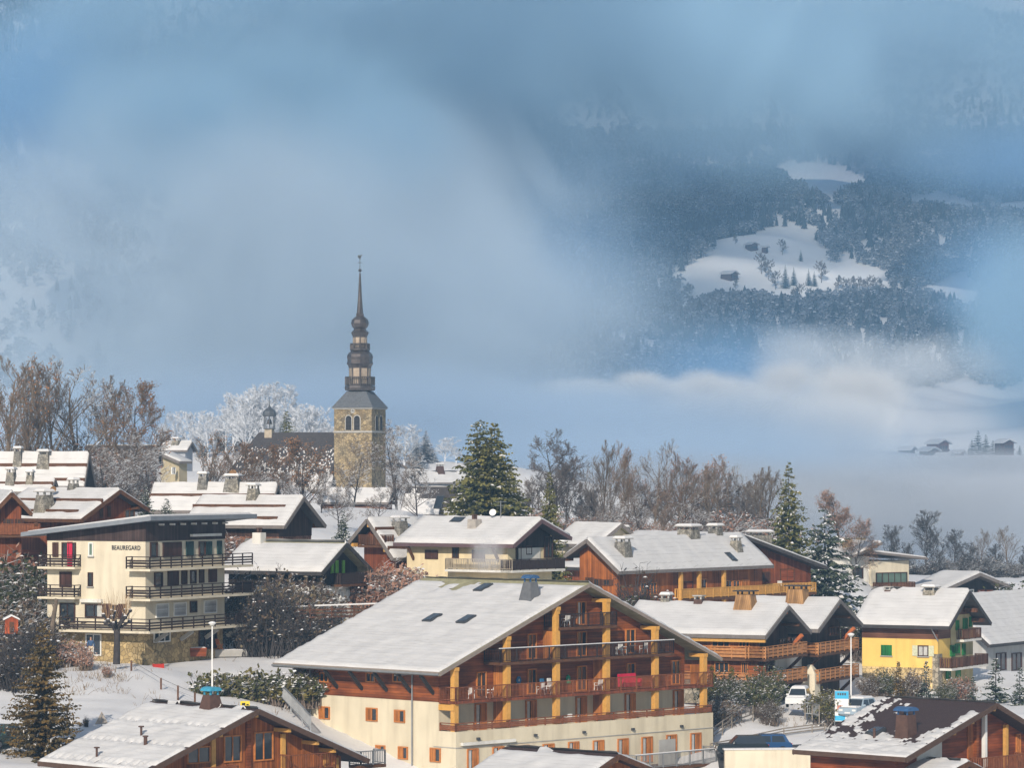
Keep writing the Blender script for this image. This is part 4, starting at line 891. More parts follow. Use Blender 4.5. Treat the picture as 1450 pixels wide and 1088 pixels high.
h.wpx('R', 1049, 1060, 821, 840, fm=frame_or, sh='shut', shm=sh_or); h.wpx('R', 962, 980, 824, 841, fm=sh_br, sh='shut', shm=wood_red)
for p in (956, 982, 1017): 
    q = h.sp(p, 825, h.xr)[0]; mb = MB(); mb.box(h.xr + .5, h.xr + .85, q - .18, q + .18, 0, h.ztop(h.xr + .7) - h.th - .05); mb.build('post', beam_or, h.root)
q0, q1 = h.sp(955, 845, h.xr)[0], h.sp(1095, 845, h.xr)[0]; h.balcony('R', q0, q1, .95, h.sp(1000, 846.5, h.xr)[1], 'slats', beam_or, beam)
h = House('chalet', 'red brown chalet wing with wide dark verge and orange slatted balcony beside the snowy cedar', 'chalet', (1050, 757), 370, 36, None, (1172, 803), 900, og=1.6, oe=1.0)
h.roof(m=roof_mat, verge=fascia_dk, th=.2, rows=1.0); h.walls(wood_redv)
gable_windows(h, 'F', [(1104, 1124, 806, 824)], fm=beam, sh='shut', shm=wood_red); h.wpx('F', 1076, 1090, 810, 824, fm=beam, sh='shut', shm=sh_br)
z = h.fp(1110, 840)[1]; h.balcony('F', h.fp(1075, 838)[0], h.fp(1146, 836)[0], 1.2, z, 'slats', beam_or, beam, h=1.05)
h.chimney(1076, 778, 1, 2.0, 1.5, chim_gy, .85)
mb = MB(); q = h.fp(1102, 822)[0]; h.fbox(mb, 'F', q - .2, q + .2, .1, .4, h.fp(1100, 830)[1], h.fp(1100, 823)[1]); mb.build('wall_lamp', frame_w, h.root)
h = House('chalet', 'patchy snow and moss roofed house just right of the small spruce', 'chalet', (880, 742), 382, 40, (845, 772), None, 812, og=.8, oe=.7)
h.roof(m=moss_roof, th=.16, cover=lambda u, v, X, Y: .55 + bumps(X * 1.5, Y, .6, 3, seed=21)); h.walls(cream); h.chimney(882, 764, 1, 1.2, 1.0); h.dish(806, 741, x=-5, y=4, z=h.ztop(-5), r=.36, mast=1.5)
# right group
def log_chalet(label, A, D, E, F, Rx, bal):
    h = House('log_chalet', label, 'chalet', A, D, 65, E, F, Rx, og=1.9, oe=.9, group='log chalets with stacked balconies')
    h.roof(m=roof_mat, verge=fascia, th=.25, rows=.8); h.walls(wood_dk, wood_dk, 3); h.purlins((0,), mat('red_beam', (.5, .15, .05), .6, .15, 3), sz=.4); h.purlins((-3.2, 3.2), beam)
    for k, (z_, st) in enumerate(bal):
        z = h.fp(A[0] - 5, z_)[1]; b_ = h.balcony('F', h.xl - .9, h.xr + .6, 1.7, z, 'boards', mat('larch_rail', (.44, .20, .075), .7, .2, 4), beam, h=1.05, post=1.3)
        for q in (h.xl + .6, h.xr - .6):
            mb = MB(); mb.bar((q, h.yw, z - 1.7), (q, h.yw - 1.6, z - .2), .22, .26); mb.build('balcony_brace', beam, h.root)
        h.balcony('L', -.05, min(h.L * .55, 9), .9, z, 'boards', MATS['larch_rail'], beam, h=1.05, post=1.6, ends=(0, 1))
    mb = MB(); mb.bar((h.xr - .3, h.yw - .1, h.ztop(h.xr) - 2.2), (h.xr - 1.9 + 1.2, .25, h.ztop(h.xr) - .7), .3, .3); mb.build('arched_brace', MATS['red_beam'], h.root)
    return h
h = log_chalet('log chalet with steep gable and balconies, directly right of the hotel gable', (1116.6, 858), 318, (1084, 901), (1148, 894), 903, ((926, 0), (962, 0)))
mb = MB(); h.fbox(mb, 'L', .3, 13, -.05, .06, h.zw - .2, h.zw + 3.2); mb.build('log_wall', wood_or, h.root)
mb = MB(); h.fbox(mb, 'L', .9, 14, -.06, .10, h.ztop(h.xl) - 3.1, h.ztop(h.xl) - .55); mb.build('log_storey', wood_orv, h.root); mb = MB(); mb.box(-h.hl + .1, -h.hl + .4, .1, h.L - .1, h.zr - h.sl * h.hl - .62, h.zr - h.sl * h.hl - .3); mb.build('eave_beam', beam_or, h.root)
o = h.xl; h.xl -= .1
for r in ((1008, 1034, 907, 917), (1046, 1062, 908, 917), (1012, 1033, 938, 954), (1050, 1060, 938, 956)): h.wpx('L', *r, fm=frame_or, mull=2)
h.xl = o
mb = MB(); h.fbox(mb, 'F', h.fp(1096, 945)[0], h.fp(1150, 940)[0], .02, .1, h.fp(1115, 956)[1], h.fp(1115, 930)[1]); mb.build('plaster_panel', white_r, h.root)
h.chimney(1056, 862, -1, 1.9, 1.25, chim_wd, .72, capm=fascia_dk, snowcap=False); h.chimney(990, 857, -1, .9, .5, chim_br, .8, cap='slab', snowcap=False); h.chimney(944, 854, -1, .9, .4, chim_gy, .9)
gable_windows(h, 'F', [(1103, 1112, 905, 921), (1120, 1128, 903, 919)], fm=beam); LOG1 = h
mb = MB(); mb.box(h.xl - 3.0, h.xl - 2.6, h.yw - 2, h.yw + 10, h.zw - .3, h.zw + 1.6); mb.box(h.xl - 3.1, h.xl - 2.5, h.yw - 2.1, h.yw + 10.1, h.zw + 1.6, h.zw + 1.75); mb.build('terrace_wall', greyst, h.root)
h = log_chalet('log chalet with glazed gable and balconies, beside the yellow house', (1189.5, 849.5), 330, (1158.6, 892), (1221, 884), 1062, ((920, 0), (957, 0)))
gable_windows(h, 'F', [(1173, 1187, 888, 901)], fm=beam, mull=2); h.wpx('F', 1192, 1200, 890, 905, fm=beam); h.chimney(1129.5, 853, -1, 1.9, 1.2, chim_wd, .8, capm=fascia_dk, snowcap=False)
mb = MB(); q = h.fp(1140, 955)[0]; mb.frustum(h.xl - .6, h.yw - 1.0, 0, h.zw + 2.0, .75, .75, .7, .7); mb.frustum(h.xl - .6, h.yw - 1.0, h.zw + 2.003, h.zw + 2.8, .7, .7, .15, .15); mb.build('plaster_stack', cream, h.root)
h = House('chalet', 'bright yellow house with green shutters and steep snowy roof', 'house', (1373, 837), 346, 61, (1344, 888), (1403, 882), 1235, og=1.6, oe=1.0)
h.roof(m=roof_mat, verge=fascia_dk, th=.25, rows=.7, cover=lambda u, v, X, Y: 1 - (u < .07) * (bumps(X, Y, 1, 1.6, seed=8) > .7) * 1.4); zz = h.sp(1290, 946, h.xl)[1]; zw_ = h.sp(1290, 905, h.xl)[1]
mb = MB(); mb.box(h.xl, h.xr, h.yw, h.yb, 0, zz); mb.build('stone_base', mat('pale_yellow_stone', (.55, .42, .22), .9, .15, 2, .4, 'stone', size=.35), h.root)
mb = MB(); mb.box(h.xl - .03, h.xr, h.yw - .03, h.yb, zz, zw_); mb.build('wall', yellow_r, h.root)
mb = MB(); t = h.th + .01; mb.prism([(h.xl - .09, zw_), (h.xr, zw_), (h.xr, h.ztop(h.xr) - t), (0, h.zr - t), (h.xl - .09, h.ztop(h.xl - .09) - t)], h.yw - .07, h.yb); mb.build('gable_wall', mat('eave_boards', (.19, .085, .05), .7, .2, 3, .2, 'planks_h', size=.2), h.root)
mb = MB(); mb.box(h.xl - .12, h.xl + .9, h.yw - .12, h.yw + .5, 0, h.sp(1330, 927, h.xl)[1]); mb.build('stone_corner', greyst, h.root)
mb = MB(); h.fbox(mb, 'F', h.fp(1345, 920)[0], h.xr + .02, .06, .1, zz - 2, zw_ + 2.2); mb.build('front_shade_paint', mat('front_shade_render', (.42, .36, .20), .9, .1, 1, 0, 'plaster'), h.root)  # the shade on the front is put into a darker, duller render colour
o = h.xl; h.xl -= .04; h.wpx('L', 1248, 1263, 914, 929, fm=sh_gn, sh='shut', shm=sh_gn, sill=conc); h.wpx('L', 1300, 1315, 914.5, 930, fm=sh_br, sh='open', shm=mat('pale_shutter', (.55, .56, .40), .6, .15, 6), pm=curtain, sill=conc); h.xl = o
h.yw -= .1
gable_windows(h, 'F', [(1352, 1358, 912, 926), (1362, 1366, 912, 928), (1340, 1345, 950, 962), (1353, 1359, 948, 960), (1353, 1357, 879, 893), (1363, 1369, 876, 892), (1372, 1375, 874, 888)], fm=sh_gn, sh='shut', shm=sh_gn)
gable_windows(h, 'F', [(1346, 1351, 914, 930)], fm=sh_gn); h.yw += .1
h.balcony('F', h.xl + .2, h.xr + .9, 1.4, h.fp(1360, 943)[1], 'solid', wood_md, white_r); h.balcony('F', h.fp(1353, 902)[0], h.xr + .3, .9, h.fp(1365, 905)[1], 'slats', wood_md, white_r)
h.purlins((0, 2.4, 4.2), wood_md, sz=.4); h.chimney(1318, 842, -1, 1.3, .4, chim_gy, .9); h.chimney(1258, 839, -1, .7, .2, chim_br, .9, snowcap=False)
q = h.sp(1322, 895, h.xl)[0]; mb = MB(); mb.tube(h.P('L', q, .95, zw_ + 1.3), h.P('L', q - .5, .08, zw_ - .2), .06, .06, 6); mb.build('downpipe', metal_gy, h.root)
h = House('chalet', 'long plain snowy roof at the right edge beside the yellow house', 'house', (1330, 846), 371, -32, None, (1401, 914), 1560, og=1.2, oe=.9)
h.roof(m=roof_mat, verge=fascia_dk, th=.26); h.walls(mat('grey_render', (.45, .45, .44), .9, .06, 1, 0, 'plaster')); gable_windows(h, 'R', [(1410, 1424, 925, 950), (1432, 1446, 925, 950)], fm=sh_br)  # one even grey render on all walls
h = House('chalet', 'dark gabled house with red brown doors under low snow, above the yellow house', 'house', (1388, 812), 425, 48, (1331, 838), (1431.6, 830), 1334, og=1.5, oe=1.0)
h.roof(m=roof_mat, verge=fascia, th=.26); h.walls(wood_bk); gable_windows(h, 'F', [(1383, 1394, 835, 846), (1396, 1406, 835, 846)], fm=sh_br, sh='shut', shm=wood_red); h.wpx('F', 1370, 1378, 835, 846, fm=frame_w)
b = Block('modern_house', 'pale house with two lean-to roofs and stone chimneys behind the snowy cedar', 'house', 1234, 800, 415, 35, W(0, 840, 415).z)
d_ = b.sp(1212, 810, 0)[0]; w_ = b.fp(1287, 800)[0]; zt = b.fp(1260, 795)[1]; b.xr = w_; b.yb = d_; b.zr = zt
mb = MB(); mb.box(0, w_, 0, 7, 0, zt); mb.build('wall', cream, b.root)
k = .16; mb = MB(); mb.hexa([(-.6, -1.2, zt + .95), (w_ + 2, -1.2, zt + .1), (w_ + 2, 8, zt + .1), (-.6, 8, zt + .95), (-.6, -1.2, zt + 1.2), (w_ + 2, -1.2, zt + .35), (w_ + 2, 8, zt + .35), (-.6, 8, zt + 1.2)]); ro = mb.build('roof', fascia, b.root)
mb = MB(); mb.hexa([(-.5, -1.1, zt + 1.2), (w_ + 1.9, -1.1, zt + .36), (w_ + 1.9, 7.9, zt + .36), (-.5, 7.9, zt + 1.2), (-.3, -.9, zt + 1.4), (w_ + 1.7, -.9, zt + .52), (w_ + 1.7, 7.7, zt + .52), (-.3, 7.7, zt + 1.4)]); mb.build('roof_snow', snow_roof, ro)
mb = MB(); mb.hexa([(-3.8, -1.3, zt + .5), (.6, -1.3, zt + 2.0), (.6, 6, zt + 2.0), (-3.8, 6, zt + .5), (-3.8, -1.3, zt + .8), (.6, -1.3, zt + 2.3), (.6, 6, zt + 2.3), (-3.8, 6, zt + .8)]); ro = mb.build('roof', fascia, b.root)
mb = MB(); mb.hexa([(-3.7, -1.2, zt + .8), (.5, -1.2, zt + 2.3), (.5, 5.9, zt + 2.3), (-3.7, 5.9, zt + .8), (-3.6, -1.1, zt + 1.05), (.4, -1.1, zt + 2.5), (.4, 5.8, zt + 2.5), (-3.6, 5.8, zt + 1.05)]); mb.build('roof_snow', snow_roof, ro)
mb = MB(); mb.box(-3.2, -.01, .4, 6.5, 0, zt + .6); mb.build('side_wall', white_r, b.root)
b.wpx('F', 1240, 1284, 811, 827, fm=sh_br, pm=glass_gr, mull=4); b.yw = .4; b.window('F', -2.6, -1.0, zt - 2, zt - .7, fm=sh_br); b.yw = 0
b.balcony('F', .2, w_, 1.2, b.fp(1260, 837)[1], 'solid', wood_md, beam)
for x, y in ((-1.6, 2.5), (.9, 3.0)):
    mb = MB(); mb.box(x - .42, x + .42, y - .42, y + .42, zt, zt + 2.7); c = mb.build('chimney', yellst, b.root); mb = MB(); mb.box(x - .52, x + .52, y - .52, y + .52, zt + 2.7, zt + 2.82); mb.build('chimney_cap', conc, c)
# houses round the church
h = House('house', 'far grey house with bright snow roof between the rust tree and the church', 'house', (272, 626), 600, 70, (265, 638), None, 232, og=.6, oe=.5); h.roof(th=.25); h.walls(mat('blue_grey_render', (.36, .38, .42), .9, .1, 1)); h.chimney(250, 629, -1, 1.6, .6)
h = House('house', 'ochre house with bluish snow on its roof just left of the church', 'house', (222, 640), 520, -30, (218, 652), (254, 654), 240, og=.8, oe=.6); h.roof(th=.25); h.walls(mat('ochre_render', (.42, .36, .24), .9, .1, 1, 0, 'plaster')); gable_windows(h, 'R', [(243, 248, 662, 672)], fm=frame_w)
h = House('barn', 'long black roofed barn half hidden by the rust leaved tree', 'barn', (226, 631), 476, 72, (222, 660), None, 122, og=.6, oe=.6); h.roof(m=slate, left=False, right=True); h.walls(wood_bk)
h = House('house', 'white snow roofed parish building in front of the church tower', 'house', (556, 693), 470, 72, (550, 712), None, 456, og=.5, oe=.5); h.roof(th=.25, m=slate); h.walls(mat('brick_red', (.2, .1, .07)))
h = House('house', 'low white roof joined to the foot of the church nave', 'house', (472, 674), 520, 76, (468, 694), None, 440, og=.4, oe=.5); h.roof(th=.25, m=slate); h.walls(yellst)
h = House('house', 'dark slate roof streaked with snow, with a skylight, left of the tall spruce', 'house', (700, 690), 438, 68, (690, 730), None, 576, og=.7, oe=.7)
h.roof(m=slate, th=.15, cover=lambda u, v, X, Y: (u - .36) * 1.6 + bumps(X * .35, Y * 2.2, .42, 1.5, seed=31) - np.exp(-((v - .52) / .10) ** 2) * 1.3); h.walls(cream); h.skylight(622, 714, -1, 1.1, 1.9)
h = House('house', 'far snowy house with hipped dark gable right of the church tower', 'house', (585, 668), 640, -60, (578, 676), (594, 684), 660, og=.5, oe=.6); h.roof(m=slate, th=.15, cov_r=lambda u, v, X, Y: (u - .12) + bumps(X, Y * 1.5, .5, 2.2, seed=33)); h.walls(mat('blue_grey_render', (.36, .38, .42))); h.chimney(623, 669, 1, 1.4, 1.1, chim_br)
h = House('house', 'dark roofed house peeping out right behind the church tower', 'house', (556, 652), 600, 20, (535, 662), None, 548, L=8, og=.4, oe=.5); h.roof(m=slate, th=.1, cover=lambda u, v, X, Y: bumps(X, Y, .5, 2, seed=3)); h.walls(mat('blue_grey_render', (.36, .38, .42)))
# nearest roofs along the bottom edge
def cov_tile(seed, rowlen):
    def f(u, v, X, Y):
        row = np.abs(((X / rowlen) % 1.0) - .5); gapz = (row > .42) & (np.sin(Y * 7.5) > .1)
        return 1.0 - gapz * 1.6 * ((X / rowlen).round() > 0)
    return f
h = House('chalet', 'glowing timber chalet with glazed gable in the bottom left, snow in rows on its roof', 'chalet', (366, 1005), 243, 45, (205, 1094), (522, 1076), 214, og=1.7, oe=1.1, gb=-24.5)
h.roof(m=tile_br, verge=mat('brown_verge', (.085, .05, .035), .7, .15, 3), th=.18, cover=lambda u, v, X, Y: cov_tile(1, 3.1)(u, v, X, Y) - (u < .04) * 1.5 * (bumps(X, Y, 1, 3, seed=2) > -.6), res=.22)
zz = h.fp(366, 1077)[1]; h.walls(wood_or, wood_orv, zz - 2.4)
for a, c, y0_, y1_ in ((316, 341, 1042, 1080), (359, 386, 1037, 1078), (264, 297, 1058, 1082)):
    h.wpx('F', a, c, y0_, y1_, fm=frame_or, mull=1)
for p in (300, 350, 399, 460, 474):
    x = h.fp(p, 1060)[0]; mb = MB(); mb.box(x - .18, x + .18, h.yw - .22, h.yw - .045, 0, h.ztop(x) - h.th - .3); mb.build('post', wood_or if p == 350 else beam_or, h.root)
h.purlins((-3.2, 0, 3.0, 5.6, 7.2), beam_or); zb_ = h.fp(420, 1090)[1]
h.balcony('F', h.fp(395, 1085)[0], h.fp(460, 1085)[0], 1.25, zb_, 'rods', rail_rd, beam, h=1.1); h.balcony('F', h.fp(494, 1085)[0], h.fp(530, 1085)[0], 1.25, zb_, 'rods', metal_gy, beam, h=1.0); h.balcony('F', h.fp(258, 1085)[0], h.fp(322, 1085)[0], 1.25, zb_, 'slats', rail_rd, beam, h=.7)
h.chimney(299, 1004, -1, 1.35, .95, chim_br, .6, cap='arch', capm=mat('bright_blue_cowl', (.05, .28, .42), .4, .15, 3))
for px, py in ((200, 1046), (206, 1060), (137, 1076)):
    x, y, z = h.rp(px, py, -1); mb = MB(); mb.tube((x, y, z), (x, y, z + .75), .13 if px == 206 else .08, .13 if px == 206 else .08, 8, cap=True); mb.lathe([(.2, z + .75), (.2, z + .84)], 8, (x, y, 0)); mb.build('vent_pipe', chim_br, h.root)
h = House('chalet', 'small orange gabled roof peeping up at the bottom centre before the hotel', 'chalet', (876, 1069), 240, 50, (790, 1130), (927, 1090), 716, og=1.0, oe=.8, gb=-25.5)
h.roof(m=tile_br, verge=beam, th=.18, cover=lambda u, v, X, Y: 1.0 - (u < .09) * 1.5 * (bumps(X, Y, 1, 2.2, seed=6) > -.9), res=.3); h.walls(wood_orv); h.purlins((0,), beam_or)
h = House('chalet', 'brown tiled chalet roof, half bare of snow, with timber gable in the bottom right corner', 'chalet', (1411, 996.5), 252, 47, (1283, 1074), (1500, 1052), 1252, og=1.6, oe=1.0, gb=-25)
def cov_br(u, v, X, Y):
    n = bumps(X * .9, Y * 1.4, .33, 2.2, seed=41) + bumps(X * 1.5, Y * 2.4, .22, .9, seed=42)
    c = (u - .66) * 3.2 + n; c = np.maximum(c, (v - .84 - .12 * u) * 4.0 + n * 1.2 - .3 * (u < .1)); c = np.maximum(c, (.10 - v) * 7 + n * .8 - (u < .18) * .8)
    row = np.abs(((X / 1.0) % 1.0) - .5) > .36
    return np.minimum(c, 1) - row * (np.sin(Y * 6.0) > .45) * 1.1
h.roof(m=tile_br, verge=mat('brown_verge', (.085, .05, .035)), th=.13, cover=cov_br, res=.17, right=True); h.walls(wood_red, wood_red, 2)
for p, m_ in ((1390, frame_w), (1420, beam_or), (1378, wood_or)):
    x = h.fp(p, 1040)[0]; mb = MB(); mb.box(x - .14, x + .14, h.yw - .4, h.yw - .1, 0, h.ztop(x) - h.th - .25); mb.build('post', m_, h.root)
x0, x1 = h.fp(1369, 1060)[0], h.fp(1382, 1060)[0]; mb = MB(); mb.box(x0, x1, h.yw - .12, h.yw - .01, 0, h.ztop(x0) - h.th - .3); mb.build('boarded_bay', wood_orv, h.root)
h.wpx('F', 1371, 1378, 1050, 1078, fm=frame_or); h.wpx('F', 1438, 1444, 1040, 1078, fm=frame_or); h.purlins((0, -2.6, -4.8), beam_or)
h.balcony('F', h.fp(1370, 1085)[0], h.fp(1437, 1085)[0], 1.3, h.fp(1400, 1092)[1], 'slats', rail_rd, beam, h=1.1)
mb = MB(); x0, x1 = h.fp(1298, 1070)[0], h.fp(1333, 1070)[0]; mb.prism([(x0, h.fp(1315, 1078)[1]), (x1, h.fp(1315, 1078)[1]), (x1, h.ztop(x1) - h.th - .4), (x0, h.ztop(x0) - h.th - .2)], h.yw - .05, h.yw + .05); mb.build('plaster_panel', white_r, h.root)
h.chimney(1283, 1043, -1, 1.15, 1.5, chim_br, .85, cap='arch', capm=zinc); h.skylight(1240, 1040, -1, 1.0, 1.2)
x, y, z = h.rp(1238, 1046, -1); mb = MB(); mb.tube((x, y, z), (x, y, z + .7), .1, .1, 8, cap=True); mb.build('vent_pipe', chim_br, h.root)
h = House('porch_roof', 'small snowy lean-to roof in front of the bottom right chalet', 'porch', (1372, 1079), 246, 47, (1300, 1120), (1400, 1094), 1281, og=.6, oe=.5, gb=-25); h.roof(m=tile_br, verge=beam, th=.16, cover=lambda u, v, X, Y: 1.0 - (u < .05) * (bumps(X, Y, 1, 1.5, seed=6) > 0) * 1.5, res=.25); h.walls(wood_orv)

# ------------------------------------------------------------------ vegetation
G1, G2, G3 = 'bare trees on the ridge above the left roofs', 'bare trees behind the roofs right of centre', 'bare trees behind the right hand houses'
tA = bare_tree('bare_tree', 1, 13, .60, .62, tm=bark, bm=bark_f, dens=.85); tB = bare_tree('bare_tree', 2, 13, .52, .68, tm=bark, bm=bark, dens=.85)
tC = bare_tree('bare_tree', 3, 12, .75, .5, tm=bark_d, bm=mat('grey_twigs', (.12, .105, .10), .9, .3, 3), low=.25, dens=1.1); tD = bare_tree('bare_tree', 4, 13, .42, .72, .12, leaf_br, tm=bark, dens=.85)
tE = bare_tree('rust_leaved_tree', 5, 11, .55, .6, .4, leaf_br, tm=bark_d, bm=bark, low=.12, dens=1.05); tF = bare_tree('rust_leaved_tree', 6, 12, .48, .7, .28, leaf_pk, tm=bark, dens=.9)
tG = bare_tree('bare_tree', 7, 11, .7, .45, tm=bark_d, bm=bark_f, low=.12, dens=1.0); tH = bare_tree('dark_bare_tree', 8, 11, .6, .6, tm=bark_d, bm=mat('dark_twigs', (.06, .062, .068), .9, .3, 3, frost=.3), low=.15, dens=1.15)
for p, lb, px, pt, D, sx in (
    (tB, 'tall bare tree cut by the left edge of the photo', 6, 512, 436, 1.0), (tD, 'slim bare tree with a few rust leaves at its top, second from the left edge', 31, 520, 430, 1.0), (tA, 'thin bare tree between the rust topped one and the broad one at left', 52, 540, 446, .8),
    (tB, 'forked bare tree leaning apart, just left of the broad fan shaped tree', 78, 536, 434, 1.0), (tA, 'broad fan shaped bare tree, the widest on the left ridge', 116, 523, 440, 1.25), (tB, 'bare tree at the right side of the broad fan shaped tree', 146, 540, 450, 1.0), (tD, 'low bare tree with scattered leaves under the left ridge trees', 18, 560, 425, 1.0)):
    plant(p, lb, 'tree', px, pt, D, G1, sx=sx)
plant(tE, 'big rust leaved tree standing over the roofs left of the church', 'tree', 190, 556, 428, sx=.95)
plant(tG, 'low snow dusted bare tree beneath the big rust leaved tree', 'tree', 178, 618, 418, sx=1.35); plant(tG, 'snow dusted bare tree left of the ochre house', 'tree', 212, 640, 412, sx=1.1); plant(tG, 'snow dusted thicket tree right of the black triangle gable', 'tree', 148, 636, 410, sx=1.1)
G4 = 'small trees with rust leaves in front of the church'
for p, lb, px, pt, D, sx in ((tE, 'small rust leaved tree at the foot of the hipped end of the nave', 338, 636, 452, 1.0), (tE, 'rust leaved tree before the middle of the nave roof', 378, 640, 455, 1.1), (tE, 'rust leaved tree before the right end of the nave roof', 428, 632, 458, 1.1), (tD, 'thin rust flecked tree left of the nave by the far house', 289, 622, 470, 1.2)):
    plant(p, lb, 'tree', px, pt, D, G4, sx=sx)
for p, lb, px, pt, D, sx in ((tG, 'snow dusted bare tree before the tower base', 500, 632, 452, .9), (tG, 'large snow dusted bare tree right of the church tower', 562, 608, 448, 1.0), (tG, 'snow dusted bare tree between the tower and the slate roof', 590, 655, 430, 1.0), (tG, 'low snow dusted tree below the nave roof', 455, 672, 432, 1.0), (tG, 'low bare tree behind the open gabled chalet', 535, 690, 415, 1.0), (tG, 'small bare tree in front of the white parish roof', 480, 690, 402, 1.0), (tG, 'low bare tree left of the parish roof', 405, 672, 430, 1.1), (tG, 'small snowy tree below the rust trees', 362, 664, 430, 1.1)):
    plant(p, lb, 'tree', px, pt, D, 'snow dusted trees round the church', sx=sx)
for p, lb, px, pt, D, sx in ((tC, 'big round bare tree right of the tall spruce', 790, 617, 428, .95), (tB, 'slim bare tree next right of the big round one', 851, 630, 432, .8), (tF, 'narrow rose brown tree, first of the two leaf bearing ones', 884, 640, 425, .62), (tA, 'tall bare tree between the two leaf bearing ones', 925, 636, 430, .85), (tF, 'rose brown tree with ragged flat top, second of the leaf bearing ones', 968, 654, 428, .9),
    (tB, 'bare tree right of the flat topped brown one', 1008, 666, 430, .9), (tA, 'pale bare tree left of the three trees by the dark spruce', 1038, 662, 436, .9), (tB, 'bare tree with twin stems close to the dark spruce', 1070, 668, 432, 1.1), (tG, 'low bare tree at the foot of the slim trees', 905, 700, 415, 1.0), (tC, 'small bare tree over the patchy roofed house', 838, 690, 418, .9), (tG, 'low twiggy tree above the orange chalet ridge', 985, 705, 414, 1.1), (tC, 'low bare tree before the twin stemmed tree', 1055, 702, 420, .9), (tF, 'low brown tree under the tall bare one', 940, 700, 412, .9), (tC, 'low bare tree tucked behind the tall spruce', 752, 690, 432, .9), (tG, 'short twiggy tree between small spruce and slim trees', 862, 708, 412, 1.0)):
    plant(p, lb, 'tree', px, pt, D, G2, sx=sx)
rd = random.Random(44)
for i in range(16):
    px = 765 + i * 21 + rd.uniform(-7, 7); plant((tB, tA, tF, tC, tA)[i % 5], 'thin brown bare tree filling the row between the tall spruce and the dark spruce', 'tree', px, 672 + rd.uniform(-12, 18), 438 + rd.uniform(-6, 12), 'filler trees of the brown row', sx=1.0)
tI = bare_tree('rose_brown_tree', 9, 11, .75, .5, .45, leaf_pk, tm=bark_d, low=.2)
plant(tI, 'round rose brown tree behind the snow laden cedar', 'tree', 1188, 698, 420, sx=.9); plant(tI, 'small rose brown tree at the right shoulder of the cedar', 'tree', 1210, 738, 412, sx=.9)
for p, lb, px, pt, D, sx in ((tH, 'big round dark bare tree over the pale modern house', 1312, 726, 470, .95), (tH, 'dark bare tree left of the big round one', 1262, 746, 478, .9), (tH, 'dark bare tree close right of the big round one', 1352, 752, 480, .9), (tB, 'grey bare tree in the middle of the right hand row', 1388, 752, 486, .9), (tB, 'bare tree with open crown by the right edge', 1428, 748, 470, 1.0), (tH, 'dark bare tree low behind the dark gabled house', 1375, 770, 462, 1.0), (tH, 'dark bare tree right of the dark gabled house', 1410, 772, 468, 1.0), (tH, 'low dark tree by the pale house chimneys', 1284, 770, 462, .9), (tH, 'dark tree leaving the frame at the right edge', 1452, 775, 470, 1.0), (tH, 'low dark tree under the big round one', 1330, 780, 455, 1.2), (tH, 'lowest dark tree of the right hand row', 1400, 792, 450, 1.2)):
    plant(p, lb, 'tree', px, pt, D, G3, sx=sx)
c1 = conifer('spruce_tree', 11, 14, 4.6, need, .07, tops=2, shape=.62, gap=.36); plant(c1, 'tall green spruce with two tops, the biggest conifer in the village', 'tree', 690, 593, 385, rot=.1)
c2 = conifer('spruce_tree', 12, 13, 3.9, need, .10, shape=.75); plant(c2, 'small slender spruce beside the cream chalet', 'tree', 778, 671, 352, sx=.72); plant(c2, 'dark green spruce rising behind the orange chalet', 'tree', 1117, 657, 395, sx=.9, rot=2.0)
c3 = conifer('cedar_tree', 13, 11, 4.6, need_b, .42, droop=.42, gap=.55, openness=.12, shape=.7); plant(c3, 'broad blue green cedar bent under thick snow', 'tree', 1168, 718, 388, sx=1.0)
c4 = conifer('bronze_conifer', 14, 11, 3.6, need_r, .05, gap=.26, shape=.68, droop=.15, ls=.5); plant(c4, 'bronze green conifer in the bottom left corner', 'tree', 60, 884, 252, sx=.98, gzv=-24.0)
plant(c2, 'dark conifer standing behind the nave roof', 'tree', 406, 584, 640, sx=1.2); plant(c3, 'small snowy conifer between the barn and the open gabled chalet', 'tree', 486, 722, 362, sx=.65); plant(c3, 'snowy fir behind the red brown chalet at left', 'tree', 206, 688, 352, sx=.8); plant(c3, 'tiny snowy fir left of the church foot', 'tree', 236, 705, 350, sx=.9)
plant(c2, 'dark spruce tucked behind the tall two topped spruce', 'tree', 724, 660, 398, sx=1.0, rot=1)
c5 = conifer('young_fir', 15, 5, 1.6, need_b, .3, gap=.42, openness=.25, shape=.9)
for lb, px, pt, D, sx in (('young fir with gaps in its branches before the yellow house', 1312, 936, 326, 1.0), ('young dark fir right of the yellow house', 1410, 932, 326, 1.35), ('young fir at the right edge above the brown roof', 1444, 945, 322, 1.3), ('bushy young fir between fir and stone corner', 1378, 958, 322, 1.2)):
    plant(c5, lb, 'tree', px, pt, D, 'young firs by the yellow house', sx=sx)
c6 = conifer('young_conifer', 16, 5, 1.1, need_r, .12, gap=.3, shape=.7); plant(c6, 'bronze young conifer before the yellow wall', 'tree', 1272, 938, 326, 'young firs by the yellow house')
c7 = conifer('column_cypress', 17, 6, .75, mat('gold_green_needles', (.16, .13, .025), .85, .3, 2, kind='leaf', col2=(.09, .09, .025)), 0, gap=.3, droop=-.9, shape=.4)
plant(c7, 'golden column cypress close to the hotel end post', 'tree', 1008, 944, 307, 'column cypresses'); plant(c7, 'golden column cypress farther right by the terrace wall', 'tree', 1036, 946, 308, 'column cypresses')
